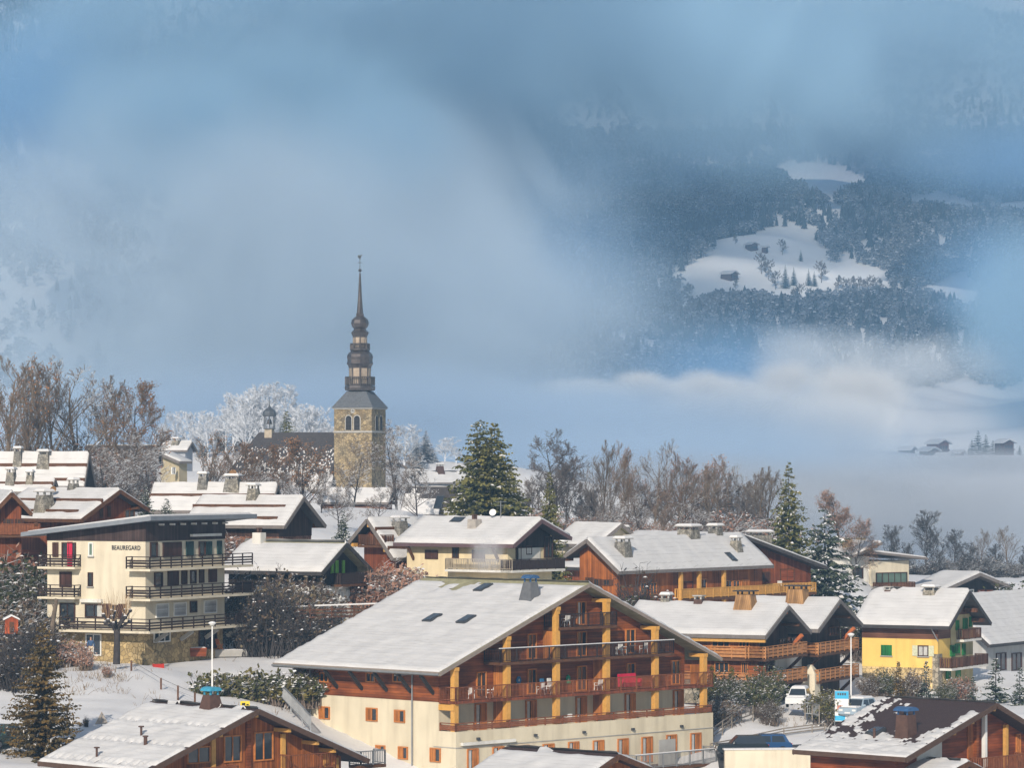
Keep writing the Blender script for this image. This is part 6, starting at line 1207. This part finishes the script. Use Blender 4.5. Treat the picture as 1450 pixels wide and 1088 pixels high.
# a person at the entrance of the block
def skin(name, vs_, es, rs_, m, parent, lvl=2):
    me = bpy.data.meshes.new(name); me.from_pydata([tuple(v) for v in vs_], es, []); me.materials.append(m); o = bpy.data.objects.new(name, me); C.objects.link(o); o.parent = parent
    md = o.modifiers.new('skin', 'SKIN'); md.use_smooth_shade = True
    for i, r_ in enumerate(rs_): me.skin_vertices[0].data[i].radius = (r_, r_ * .85)
    me.skin_vertices[0].data[0].use_root = True; s_ = o.modifiers.new('sub', 'SUBSURF'); s_.levels = s_.render_levels = lvl; return o
p = W(128.5, 932.5, 289.5); p.z = max(p.z, gz(p.x, p.y)); r = empty('person', p, .25, 'person in a blue jacket and pale trousers walking out of the block entrance', 'person'); sk_m = mat('skin_tone', (.45, .27, .19), .6, .05, 3); hair = mat('grey_hair', (.22, .2, .18), .8, .1, 8)
V = [(0, 0, .92), (0, -.01, 1.15), (0, 0, 1.38), (0, 0, 1.48), (0, -.015, 1.56), (0, -.03, 1.64), (0, -.02, 1.72), (-.18, 0, 1.40), (-.27, .02, 1.15), (-.22, -.14, .95), (-.2, -.2, .90), (.18, 0, 1.40), (.27, .03, 1.14), (.25, -.08, .88), (.25, -.1, .80), (-.1, 0, .88), (-.11, -.06, .5), (-.11, -.02, .09), (-.11, -.16, .04), (.1, 0, .88), (.12, .02, .5), (.12, .12, .1), (.12, -.0, .04)]
E_ = [(0, 1), (1, 2), (2, 3), (3, 4), (4, 5), (5, 6), (2, 7), (7, 8), (8, 9), (9, 10), (2, 11), (11, 12), (12, 13), (13, 14), (0, 15), (15, 16), (16, 17), (17, 18), (0, 19), (19, 20), (20, 21), (21, 22)]
skin('body', V, E_, [.13, .12, .13, .055, .07, .09, .06, .07, .045, .035, .03, .07, .045, .035, .03, .09, .065, .045, .035, .09, .065, .045, .035], sk_m, r)
jv = [V[0], V[1], V[2], (0, 0, 1.45), V[7], V[8], V[9], V[11], V[12], V[13]]; skin('jacket', jv, [(0, 1), (1, 2), (2, 3), (2, 4), (4, 5), (5, 6), (2, 7), (7, 8), (8, 9)], [.175, .17, .165, .09, .095, .075, .062, .095, .075, .062], mat('jacket_blue', (.05, .10, .20), .8, .1, 5), r)
skin('trousers', [(0, 0, .96), V[15], V[16], (-.11, -.02, .12), V[19], V[20], (.12, .11, .13)], [(0, 1), (1, 2), (2, 3), (0, 4), (4, 5), (5, 6)], [.165, .115, .095, .08, .115, .095, .08], mat('trousers_cream', (.62, .52, .36), .85, .05, 5), r)
skin('hair', [(0, .02, 1.64), (0, .0, 1.73)], [(0, 1)], [.098, .085], hair, r)
for a in (-.035, .035): mb = MB(); mb.lathe([(.004, -.012), (.013, 0), (.004, .012)], 6, (a, -.115, 1.655)); mb.build('eye', black, r)

# ------------------------------------------------------------------ woods, meadow trees and farms on the far slope
def inpoly(x, y, P):
    c = np.zeros(x.shape, bool); n = len(P); j = n - 1
    for i in range(n):
        xi, yi = P[i]; xj, yj = P[j]; c ^= ((yi > y) != (yj > y)) & (x < (xj - xi) * (y - yi) / (yj - yi + 1e-9) + xi); j = i
    return c
MEAD = [[(940, 400), (985, 372), (1036, 336), (1060, 338), (1085, 320), (1130, 326), (1168, 352), (1172, 372), (1215, 374), (1250, 382), (1264, 412), (1180, 430), (1110, 432), (1060, 428), (1000, 424)], [(1306, 412), (1345, 392), (1372, 392), (1392, 420), (1380, 445), (1322, 432)],
        [(1090, 246), (1120, 232), (1190, 236), (1236, 262), (1180, 286), (1120, 266)], [(1250, 284), (1330, 276), (1398, 294), (1390, 304), (1300, 300)], [(1415, 288), (1500, 282), (1500, 308), (1415, 306)], [(872, 520), (880, 494), (905, 474), (930, 480), (925, 505), (900, 524)], [(925, 452), (960, 430), (1010, 428), (985, 444)]]
rs = np.random.RandomState(77); N = 90000
Yt = np.sqrt(rs.uniform(2180 ** 2, 4300 ** 2, N)); pxt = rs.uniform(-120, 1570, N); Xt = (pxt - HX) / FPX * Yt; Zt = mz(Xt, Yt); pyt = HY - FPX * Zt / Yt
clump = bumps(Xt, Yt, .5, 160, seed=61) + bumps(Xt, Yt, .4, 60, seed=62)
ok = (clump > -1.05) & (pyt < 546 + 8 * np.sin(pxt / 17)) & (pyt > -80)
for i, Pm in enumerate(MEAD): ok &= ~(inpoly(pxt, pyt, Pm) & (rs.rand(N) < (.7 if i > 4 else 1.1)))
ok &= (((pxt > 520) & (pyt > 190) & (rs.rand(N) < .75)) | (pxt < 200) & (pyt < 380) & (rs.rand(N) < .6) | (rs.rand(N) < .12))
Xt, Yt, Zt = Xt[ok], Yt[ok], Zt[ok]; n = len(Xt); print('woods', n)
def tri_conifer(seed, sides=6, tiers=5):
    r = np.random.RandomState(seed); V = []; F = []
    for t in range(tiers):
        z0 = .06 + .17 * t; z1 = z0 + .34; rad = .24 * (1 - .82 * t / tiers); b0 = len(V); V.append((0, 0, min(1, z1)))
        for k in range(sides):
            for q in (0, 1): a = 6.283 * (k + .5 * q) / sides + t; rr = rad * (1.15 if q == 0 else .55) * r.uniform(.8, 1.2); V.append((rr * math.cos(a), rr * math.sin(a), z0 + (-.04 if q == 0 else .03)))
        m = sides * 2
        for k in range(m): F.append((b0, b0 + 1 + k, b0 + 1 + (k + 1) % m))
    return np.array(V), np.array(F)
def tri_broad(seed, nq=46):
    r = np.random.RandomState(seed); V = []; F = []
    for k in range(nq):
        d = r.randn(3); d /= np.linalg.norm(d); c = np.array([0, 0, .58]) + d * np.array([.3, .3, .38]) * r.uniform(.35, 1); u = r.randn(3); u /= np.linalg.norm(u); v = np.cross(u, r.randn(3)); v /= np.linalg.norm(v) + 1e-9; s = r.uniform(.06, .13); b0 = len(V)
        V += [c - u * s, c + v * s * .8, c + u * s, c - v * s * .8]; F += [(b0, b0 + 1, b0 + 2), (b0, b0 + 2, b0 + 3)]
    b0 = len(V); V += [(-.02, 0, 0), (.02, 0, 0), (0, 0, .6), (0, .02, 0)]; F += [(b0, b0 + 1, b0 + 2), (b0 + 1, b0 + 3, b0 + 2)]
    return np.array(V), np.array(F)
wd_need = mat('far_needles', (.045, .062, .070), .9, .3, .02, frost=.22); wd_frost = mat('far_frosted_twigs', (.17, .19, .22), .9, .5, .03, frost=.3)
TP = [tri_conifer(1), tri_conifer(2), tri_conifer(3), tri_broad(4), tri_broad(5), tri_broad(6)]
mixn = bumps(Xt, Yt, .5, 220, seed=71); kind = np.where(mixn + rs.randn(n) * .45 > .42, rs.randint(0, 3, n), 3 + rs.randint(0, 3, n))
AV = []; AF = []; AM = []; off = 0
for k, (tv, tf) in enumerate(TP):
    idx = np.where(kind == k)[0]; m = len(idx)
    if m == 0: continue
    hgt = rs.uniform(8, 17, m) if k < 3 else rs.uniform(8, 14, m); wdt = hgt * rs.uniform(.8, 1.15, m) * (1.0 if k < 3 else 1.15); a = rs.rand(m) * 6.283; ca, sa = np.cos(a), np.sin(a)
    vx = tv[None, :, 0] * wdt[:, None]; vy = tv[None, :, 1] * wdt[:, None]; V = np.stack([vx * ca[:, None] - vy * sa[:, None] + Xt[idx][:, None], vx * sa[:, None] + vy * ca[:, None] + Yt[idx][:, None], tv[None, :, 2] * hgt[:, None] + Zt[idx][:, None] - .5], -1)
    AV.append(V.reshape(-1, 3)); AF.append((tf[None] + (np.arange(m) * len(tv))[:, None, None]).reshape(-1, 3) + off); off += m * len(tv); AM.append(np.full(m * len(tf), 0 if k < 3 else 1))
o = np_mesh('distant_forest', np.concatenate(AV), np.concatenate(AF), [wd_need, wd_frost], np.concatenate(AM)); tag(o, 'snow flecked woods covering the far mountain slope', 'forest', None, 'stuff')
# single trees on the sunlit clearing
mt1 = bare_tree('meadow_tree', 41, 12, .6, .55, tm=bark, bm=bark, tw=.09, dens=.8); mt2 = conifer('meadow_spruce', 42, 14, 3.6, need_b, .12, gap=.8)
def far_pt(px, py, Y0=2600, Y1=3600):
    lo_, hi_ = Y0, Y1
    for _ in range(40):
        m_ = (lo_ + hi_) / 2; yy = HY - FPX * mzs((px - HX) / FPX * m_, m_) / m_
        if yy > py: lo_ = m_
        else: hi_ = m_
    return (px - HX) / FPX * m_, m_
MT = [(mt1, 1108, 361, 22, 'round bare tree alone high on the sunlit clearing'), (mt2, 1134, 370, 17, 'small lone spruce in the middle of the sunlit clearing'), (mt1, 1078, 388, 30, 'left tree of the dark clump in the clearing'), (mt1, 1088, 396, 28, 'second tree of the dark clump in the clearing'), (mt1, 1098, 410, 26, 'third tree of the dark clump in the clearing'), (mt2, 1112, 408, 34, 'tall dark spruce in the clump of the clearing'), (mt2, 1124, 404, 26, 'spruce right of the tall one in the clump'), (mt2, 1145, 404, 24, 'spruce pair left one on the clearing'), (mt2, 1153, 405, 22, 'spruce pair right one on the clearing'), (mt1, 1163, 400, 30, 'bare tree right of the spruce pair'), (mt1, 1042, 410, 16, 'little bare tree below the lower farm'), (mt1, 1132, 428, 26, 'bare tree at the lower rim of the clearing'), (mt1, 1125, 432, 24, 'bare tree left at the lower rim of the clearing'), (mt1, 1148, 430, 22, 'bare tree right at the lower rim of the clearing'), (mt1, 1041, 346, 14, 'small bare tree by the track left of the upper farm')]
for i in range(9): MT.append((mt1, 1187 + i * 7.5, 412 + (i % 2), 22 - (i % 3) * 2, None))
for p_, px, py, hp, lb in MT:
    x, y = far_pt(px, py); o = copy_tree(p_) if p_.name in USED else p_; USED.add(p_.name); zg = mzs(x, y); s = hp / FPX * y / p_['h']; o.location = (x, y, zg); o.scale = (s, s, s); o.rotation_euler = (0, 0, hash_(px, py))
    tag(o, lb or 'grey bare tree in the straight row along the sunlit clearing', 'tree', 'row of bare trees on the clearing' if lb is None else 'single trees on the clearing')
def farm(label, px, py, wpx, a, Y=None, wall=None, hh=5, grp='farmhouses on the far slope', two=True):
    x, y = (far_pt(px, py) if Y is None else ((px - HX) / FPX * Y, Y)); z = mzs(x, y) if Y is None else (HY - py) / FPX * Y; wd_ = wpx / FPX * y; r = empty('farmhouse', (x, y, z), R(a), label, 'farmhouse', grp); hw_ = wd_ * .36; L_ = wd_ * .75
    mb = MB(); mb.prism([(-hw_, -3), (hw_, -3), (hw_, hh), (0, hh + hw_ * .42), (-hw_, hh)], 0, L_); mb.build('wall', wall or wood_md, r); mb = MB(); k = .42; e = 1.3
    mb.prism([(-hw_ - e, hh - e * k + .2), (0, hh + hw_ * k + .2), (hw_ + e, hh - e * k + .2), (hw_ + e, hh - e * k + .9), (0, hh + hw_ * k + .9), (-hw_ - e, hh - e * k + .9)], -1.5, L_ + 1); mb.build('roof_snow', snow, r)
    for q in (-.5, 0, .5): mb = MB(); mb.box(q * hw_ - .6, q * hw_ + .6, -.15, .1, hh - 3.2, hh - 1.4); mb.build('window', glass, r)
    if two: mb = MB(); mb.box(-hw_ * .9, hw_ * .9, -1.4, -.01, hh - 4.2, hh - 3.4); mb.build('balcony', beam, r)
farm('upper farmhouse on the sunlit clearing, by the track', 1068, 355, 17, 35); farm('lower farmhouse with long roof left on the clearing', 1040, 397, 24, 50); farm('small shed right of the upper farmhouse', 1086, 359, 9, 60, two=False)
GV = 'chalets on the misty spur at right'; bl = mat('far_red_wood', (.20, .09, .07), .9, .2, .5)
for lb, px, py, wpx, a, Y_, wl in (('far brown chalet in front on the misty spur', 1322, 652, 26, 35, 1900, wood_md), ('far reddish chalet behind the front one on the spur', 1336, 641, 30, 40, 1980, bl), ('far chalet at the left of the misty spur', 1292, 650, 24, 60, 1990, wood_md), ('far chalet at the right edge of the photo on the spur', 1428, 640, 26, 30, 1990, wood_md), ('far low chalet below the front one on the spur', 1345, 660, 24, 60, 1860, wood_md), ('far snowy chalet between bushes right on the spur', 1362, 655, 16, 50, 1900, bl)):
    farm(lb, px, py, wpx, a, Y_, wl, 5, GV)
spt = conifer('far_spruce', 43, 14, 4.0, need_b, .2, gap=.9)
for i, (px, py, hp) in enumerate(((1385, 655, 46), (1396, 655, 40), (1376, 656, 34), (1406, 655, 32), (1372, 658, 24), (1416, 656, 26), (1308, 658, 14), (1350, 666, 14), (1444, 652, 22))):
    o = spt if i == 0 else copy_tree(spt); Yc = 1940; s = hp / FPX * Yc / 14; o.location = ((px - HX) / FPX * Yc, Yc, (HY - py) / FPX * Yc); o.scale = (s * 1.3, s * 1.3, s); o.rotation_euler = (0, 0, i * 1.3)
    tag(o, ('tallest dark spruce of the misty group on the spur', 'second spruce of the misty group, right of the tallest', 'spruce left of the tallest one on the spur', 'spruce third from the right of the spur group', 'lowest left spruce of the spur group', 'rightmost spruce of the spur group', 'tiny spruce by the front far chalet', 'tiny spruce below the reddish far chalet', 'spruce by the far chalet at the right edge')[i], 'tree', 'spruces on the misty spur')
# snowy spur that carries them
def spur(X, Y): 
    cx_, cy_ = (1350 - HX) / FPX * 1930, 1930; return np.where(True, 1.5 + 8 * np.exp(-((X - cx_) / 60) ** 2 - ((Y - cy_ - 40) / 70) ** 2), 0) - ((X - cx_) / 62) ** 2 * 4 - ((Y - cy_) / 95) ** 4 * 12
g = grid_obj('spur_hill', np.linspace(130, 350, 60), np.linspace(1790, 2090, 60), spur, far_snow); tag(g, kind='structure')

# ------------------------------------------------------------------ mist, clouds and haze
def fog_mat(name, dens, col, soft=1.0, thr=.42, wl=170, contrast=4.5, an=0.0):
    m = bpy.data.materials.new(name); m.use_nodes = True; t = m.node_tree; N = t.nodes; L = t.links; N.remove(N['Principled BSDF']); out = N['Material Output']
    v = N.new('ShaderNodeVolumePrincipled'); v.inputs['Color'].default_value = (*col, 1); v.inputs['Anisotropy'].default_value = an; L.new(v.outputs[0], out.inputs['Volume'])
    tc = N.new('ShaderNodeTexCoord'); ln = N.new('ShaderNodeVectorMath'); ln.operation = 'LENGTH'; L.new(tc.outputs['Object'], ln.inputs[0])
    ge = N.new('ShaderNodeNewGeometry'); no = N.new('ShaderNodeTexNoise'); no.inputs['Scale'].default_value = 1 / wl; no.inputs['Detail'].default_value = 6; no.inputs['Roughness'].default_value = .6; no.inputs['Distortion'].default_value = 1.2; L.new(ge.outputs['Position'], no.inputs['Vector'])
    def mth(op, a, b):
        q = N.new('ShaderNodeMath'); q.operation = op
        for i, s in enumerate((a, b)):
            if isinstance(s, (int, float)): q.inputs[i].default_value = s
            else: L.new(s, q.inputs[i])
        return q.outputs[0]
    f = mth('SUBTRACT', 1.0, ln.outputs['Value']); f = mth('MAXIMUM', f, 0.0); f = mth('MINIMUM', mth('MULTIPLY', f, 2.2 / soft), 1.0)
    nz = mth('MULTIPLY', mth('SUBTRACT', no.outputs['Fac'], thr), contrast)
    d = mth('MAXIMUM', mth('ADD', mth('SUBTRACT', f, 1.0), mth('MULTIPLY', mth('ADD', nz, 1.0), .75)), 0.0) if False else mth('MULTIPLY', f, mth('MINIMUM', mth('MAXIMUM', mth('ADD', nz, mth('SUBTRACT', mth('MULTIPLY', f, 1.2), .62)), 0.0), 1.6))
    L.new(mth('MULTIPLY', d, dens), v.inputs['Density']); return m
def fog(name, px, py, D, rx, ry, rd_, m):
    me = bpy.data.meshes.new(name); import bmesh
    bm = bmesh.new(); bmesh.ops.create_icosphere(bm, subdivisions=3, radius=1); bm.to_mesh(me); bm.free(); me.materials.append(m)
    o = bpy.data.objects.new(name, me); C.objects.link(o); o.location = W(px, py, D); o.scale = (rx / FPX * D, rd_, ry / FPX * D); tag(o, kind='stuff'); return o
AIR, blue, pale, white, grey = (.32, .61, .98), (.46, .72, .95), (.67, .82, .97), (.95, .96, .97), (.80, .86, .92)
AN = -.42
F1 = fog_mat('blue_mist', .022, blue, 1.8, wl=230, thr=.42, an=AN); F2 = fog_mat('pale_mist', .034, pale, 2.7, wl=170, thr=.40, an=-.46); F3 = fog_mat('white_cloud', .05, white, 1.5, wl=60, thr=.45, an=AN)
F4 = fog_mat('grey_mist', .022, grey, 1.8, wl=70, thr=.45, an=AN); F5 = fog_mat('thin_blue_mist', .010, AIR, 2.2, wl=150, thr=.38, an=AN); F6 = fog_mat('low_grey_mist', .022, (.50, .54, .60), 1.8, wl=120, thr=.40, an=AN); F7 = fog_mat('valley_mist', .026, (.50, .66, .86), 1.7, wl=170, thr=.42, an=-.42)
FOGS = [
 ('mist', 330, 450, 1700, 760, 370, 260, F2), ('mist', 560, 400, 2150, 420, 300, 200, F2), ('mist', 230, 190, 1950, 260, 140, 150, F1), ('mist', 520, 210, 2050, 220, 150, 150, F1), ('mist', 70, 300, 1850, 190, 160, 150, F2), ('mist', 420, 120, 2250, 260, 120, 150, F1),
 ('mist', 620, 90, 2650, 1200, 290, 240, F1), ('mist', 1250, 60, 2950, 820, 225, 220, F1), ('mist', 700, -20, 2300, 900, 190, 200, F1), ('mist', 350, 190, 2400, 480, 300, 200, F1),
 ('mist', 420, 610, 1200, 760, 130, 200, F7), ('mist', 860, 630, 1500, 560, 125, 200, F7), ('mist', 560, 480, 1900, 340, 190, 160, F2), ('mist', 800, 660, 1050, 620, 90, 160, F7),
 ('cloud_bank', 960, 556, 1700, 250, 30, 80, F3), ('cloud_bank', 1080, 584, 1600, 270, 46, 90, F3), ('cloud_bank', 830, 548, 1750, 120, 20, 70, F3), ('cloud_bank', 1190, 600, 1500, 150, 90, 100, F3),
 ('cloud_bank', 905, 540, 1680, 60, 20, 60, F3), ('cloud_bank', 1005, 546, 1640, 75, 30, 60, F3), ('cloud_bank', 1115, 542, 1660, 85, 46, 60, F3), ('cloud_bank', 1210, 556, 1600, 95, 62, 70, F3),
 ('cloud_bank', 1260, 520, 1850, 230, 80, 110, F4), ('cloud_bank', 1140, 500, 2050, 150, 60, 90, F4), ('mist', 1270, 745, 1000, 520, 120, 170, F6), ('mist', 1000, 710, 880, 500, 85, 140, F6), ('mist', 1380, 655, 1500, 220, 34, 120, F6),
 ('mist', 1460, 470, 2100, 150, 200, 200, F1), ('mist', 60, 160, 2350, 200, 260, 200, F5), ('mist', 1450, 230, 2700, 280, 80, 160, F5),
 ('mist', 1000, 535, 2250, 540, 115, 180, F5), ('mist', 770, 400, 2400, 240, 210, 200, F5), ('mist', 1410, 400, 2450, 150, 140, 160, F5), ('mist', 1150, 215, 3050, 620, 90, 160, F5),
]
for f in FOGS: fog(*f)
# unseen layer of cloud, added overhead to keep the far side of the valley in shade, its gap shaped to let the sun on to the clearing
def shade_cloud():
    z0, z1 = 955.0, 1055.0; sh = (z0 - 175) / math.tan(SUN_EL); dx, dy = -math.sin(SUN_AZ) * sh, -math.cos(SUN_AZ) * sh; gap = []
    for px, py in [(935, 400), (985, 372), (1036, 332), (1060, 334), (1085, 314), (1132, 320), (1172, 348), (1178, 368), (1218, 370), (1256, 378), (1275, 412), (1185, 436), (1110, 440), (1060, 436), (1000, 430)]:
        x, y = far_pt(px, py); k = (z0 - mzs(x, y)) / math.tan(SUN_EL); gap.append(Vector((x - math.sin(SUN_AZ) * k, y - math.cos(SUN_AZ) * k, 0)))
    c = sum(gap, Vector((0, 0, 0))) / len(gap); gap = [c + (p - c) * 1.12 for p in gap]; ang = sorted(range(len(gap)), key=lambda i: math.atan2(gap[i].y - c.y, gap[i].x - c.x)); gap = [gap[i] for i in ang]
    n = len(gap); out = []
    X0, X1, Y0, Y1 = -1700, 1500, -1150, 3400
    for p in gap:
        d = (p - c).normalized(); t = min((X1 - c.x) / d.x if d.x > 0 else (X0 - c.x) / d.x if d.x < 0 else 1e9, (Y1 - c.y) / d.y if d.y > 0 else (Y0 - c.y) / d.y if d.y < 0 else 1e9); out.append(c + d * t)
    # corners of the outer rim belong to the nearest spoke pair: add them as extra points
    cor = [Vector((x, y, 0)) for x, y in ((X0, Y0), (X1, Y0), (X1, Y1), (X0, Y1))]
    rim = sorted([(math.atan2(p.y - c.y, p.x - c.x), p, i) for i, p in enumerate(out)] + [(math.atan2(p.y - c.y, p.x - c.x), p, None) for p in cor], key=lambda q: q[0])
    V = []; F = []
    for z in (z0, z1):
        V += [(p.x, p.y, z) for p in gap] + [(q[1].x, q[1].y, z) for q in rim]
    m = len(rim); N_ = n + m; last = [q[2] for q in rim if q[2] is not None][-1]; cur = last
    for k in range(m):
        a, b_ = k, (k + 1) % m
        if rim[a][2] is not None: cur = rim[a][2]
        nx = rim[b_][2] if rim[b_][2] is not None else cur
        for o, fl in ((0, 1), (N_, 0)):
            f = [o + cur, o + n + a, o + n + b_] + ([o + nx] if nx != cur else []); F.append(tuple(f[::-1] if fl else f))
        F.append((n + a, n + b_, N_ + n + b_, N_ + n + a))
        if nx != cur: F.append((nx, cur, N_ + cur, N_ + nx))
    m_ = bpy.data.materials.new('shade_cloud_volume'); m_.use_nodes = True; t = m_.node_tree; t.nodes.remove(t.nodes['Principled BSDF']); v = t.nodes.new('ShaderNodeVolumePrincipled'); v.inputs['Color'].default_value = (.95, .96, .98, 1); v.inputs['Density'].default_value = .0032; t.links.new(v.outputs[0], t.nodes['Material Output'].inputs['Volume'])
    me = bpy.data.meshes.new('shade_cloud'); me.from_pydata(V, [], F); me.materials.append(m_); o = bpy.data.objects.new('shade_cloud', me); C.objects.link(o); tag(o, kind='stuff')
shade_cloud()
SM = fog_mat('smoke', .35, (.9, .9, .92), wl=1.2, thr=.38); fog('smoke', 690, 785, 316, 34, 32, 1.8, SM); fog('smoke', 563, 728, 338, 12, 16, 1.0, SM)
me = bpy.data.meshes.new('haze'); mb = MB(); mb.box(-1500, 1500, -120, 5600, -140, 940); hz = mb.build('haze', mat('x_tmp', (1, 1, 1))); hz.data.materials.clear()
hm = bpy.data.materials.new('haze_air'); hm.use_nodes = True; t = hm.node_tree; t.nodes.remove(t.nodes['Principled BSDF']); v = t.nodes.new('ShaderNodeVolumePrincipled'); v.inputs['Color'].default_value = (*AIR, 1); v.inputs['Density'].default_value = .00013; v.inputs['Anisotropy'].default_value = -.35
t.links.new(v.outputs[0], t.nodes['Material Output'].inputs['Volume']); hz.data.materials.append(hm); tag(hz, kind='stuff')
bpy.data.meshes.remove(me)
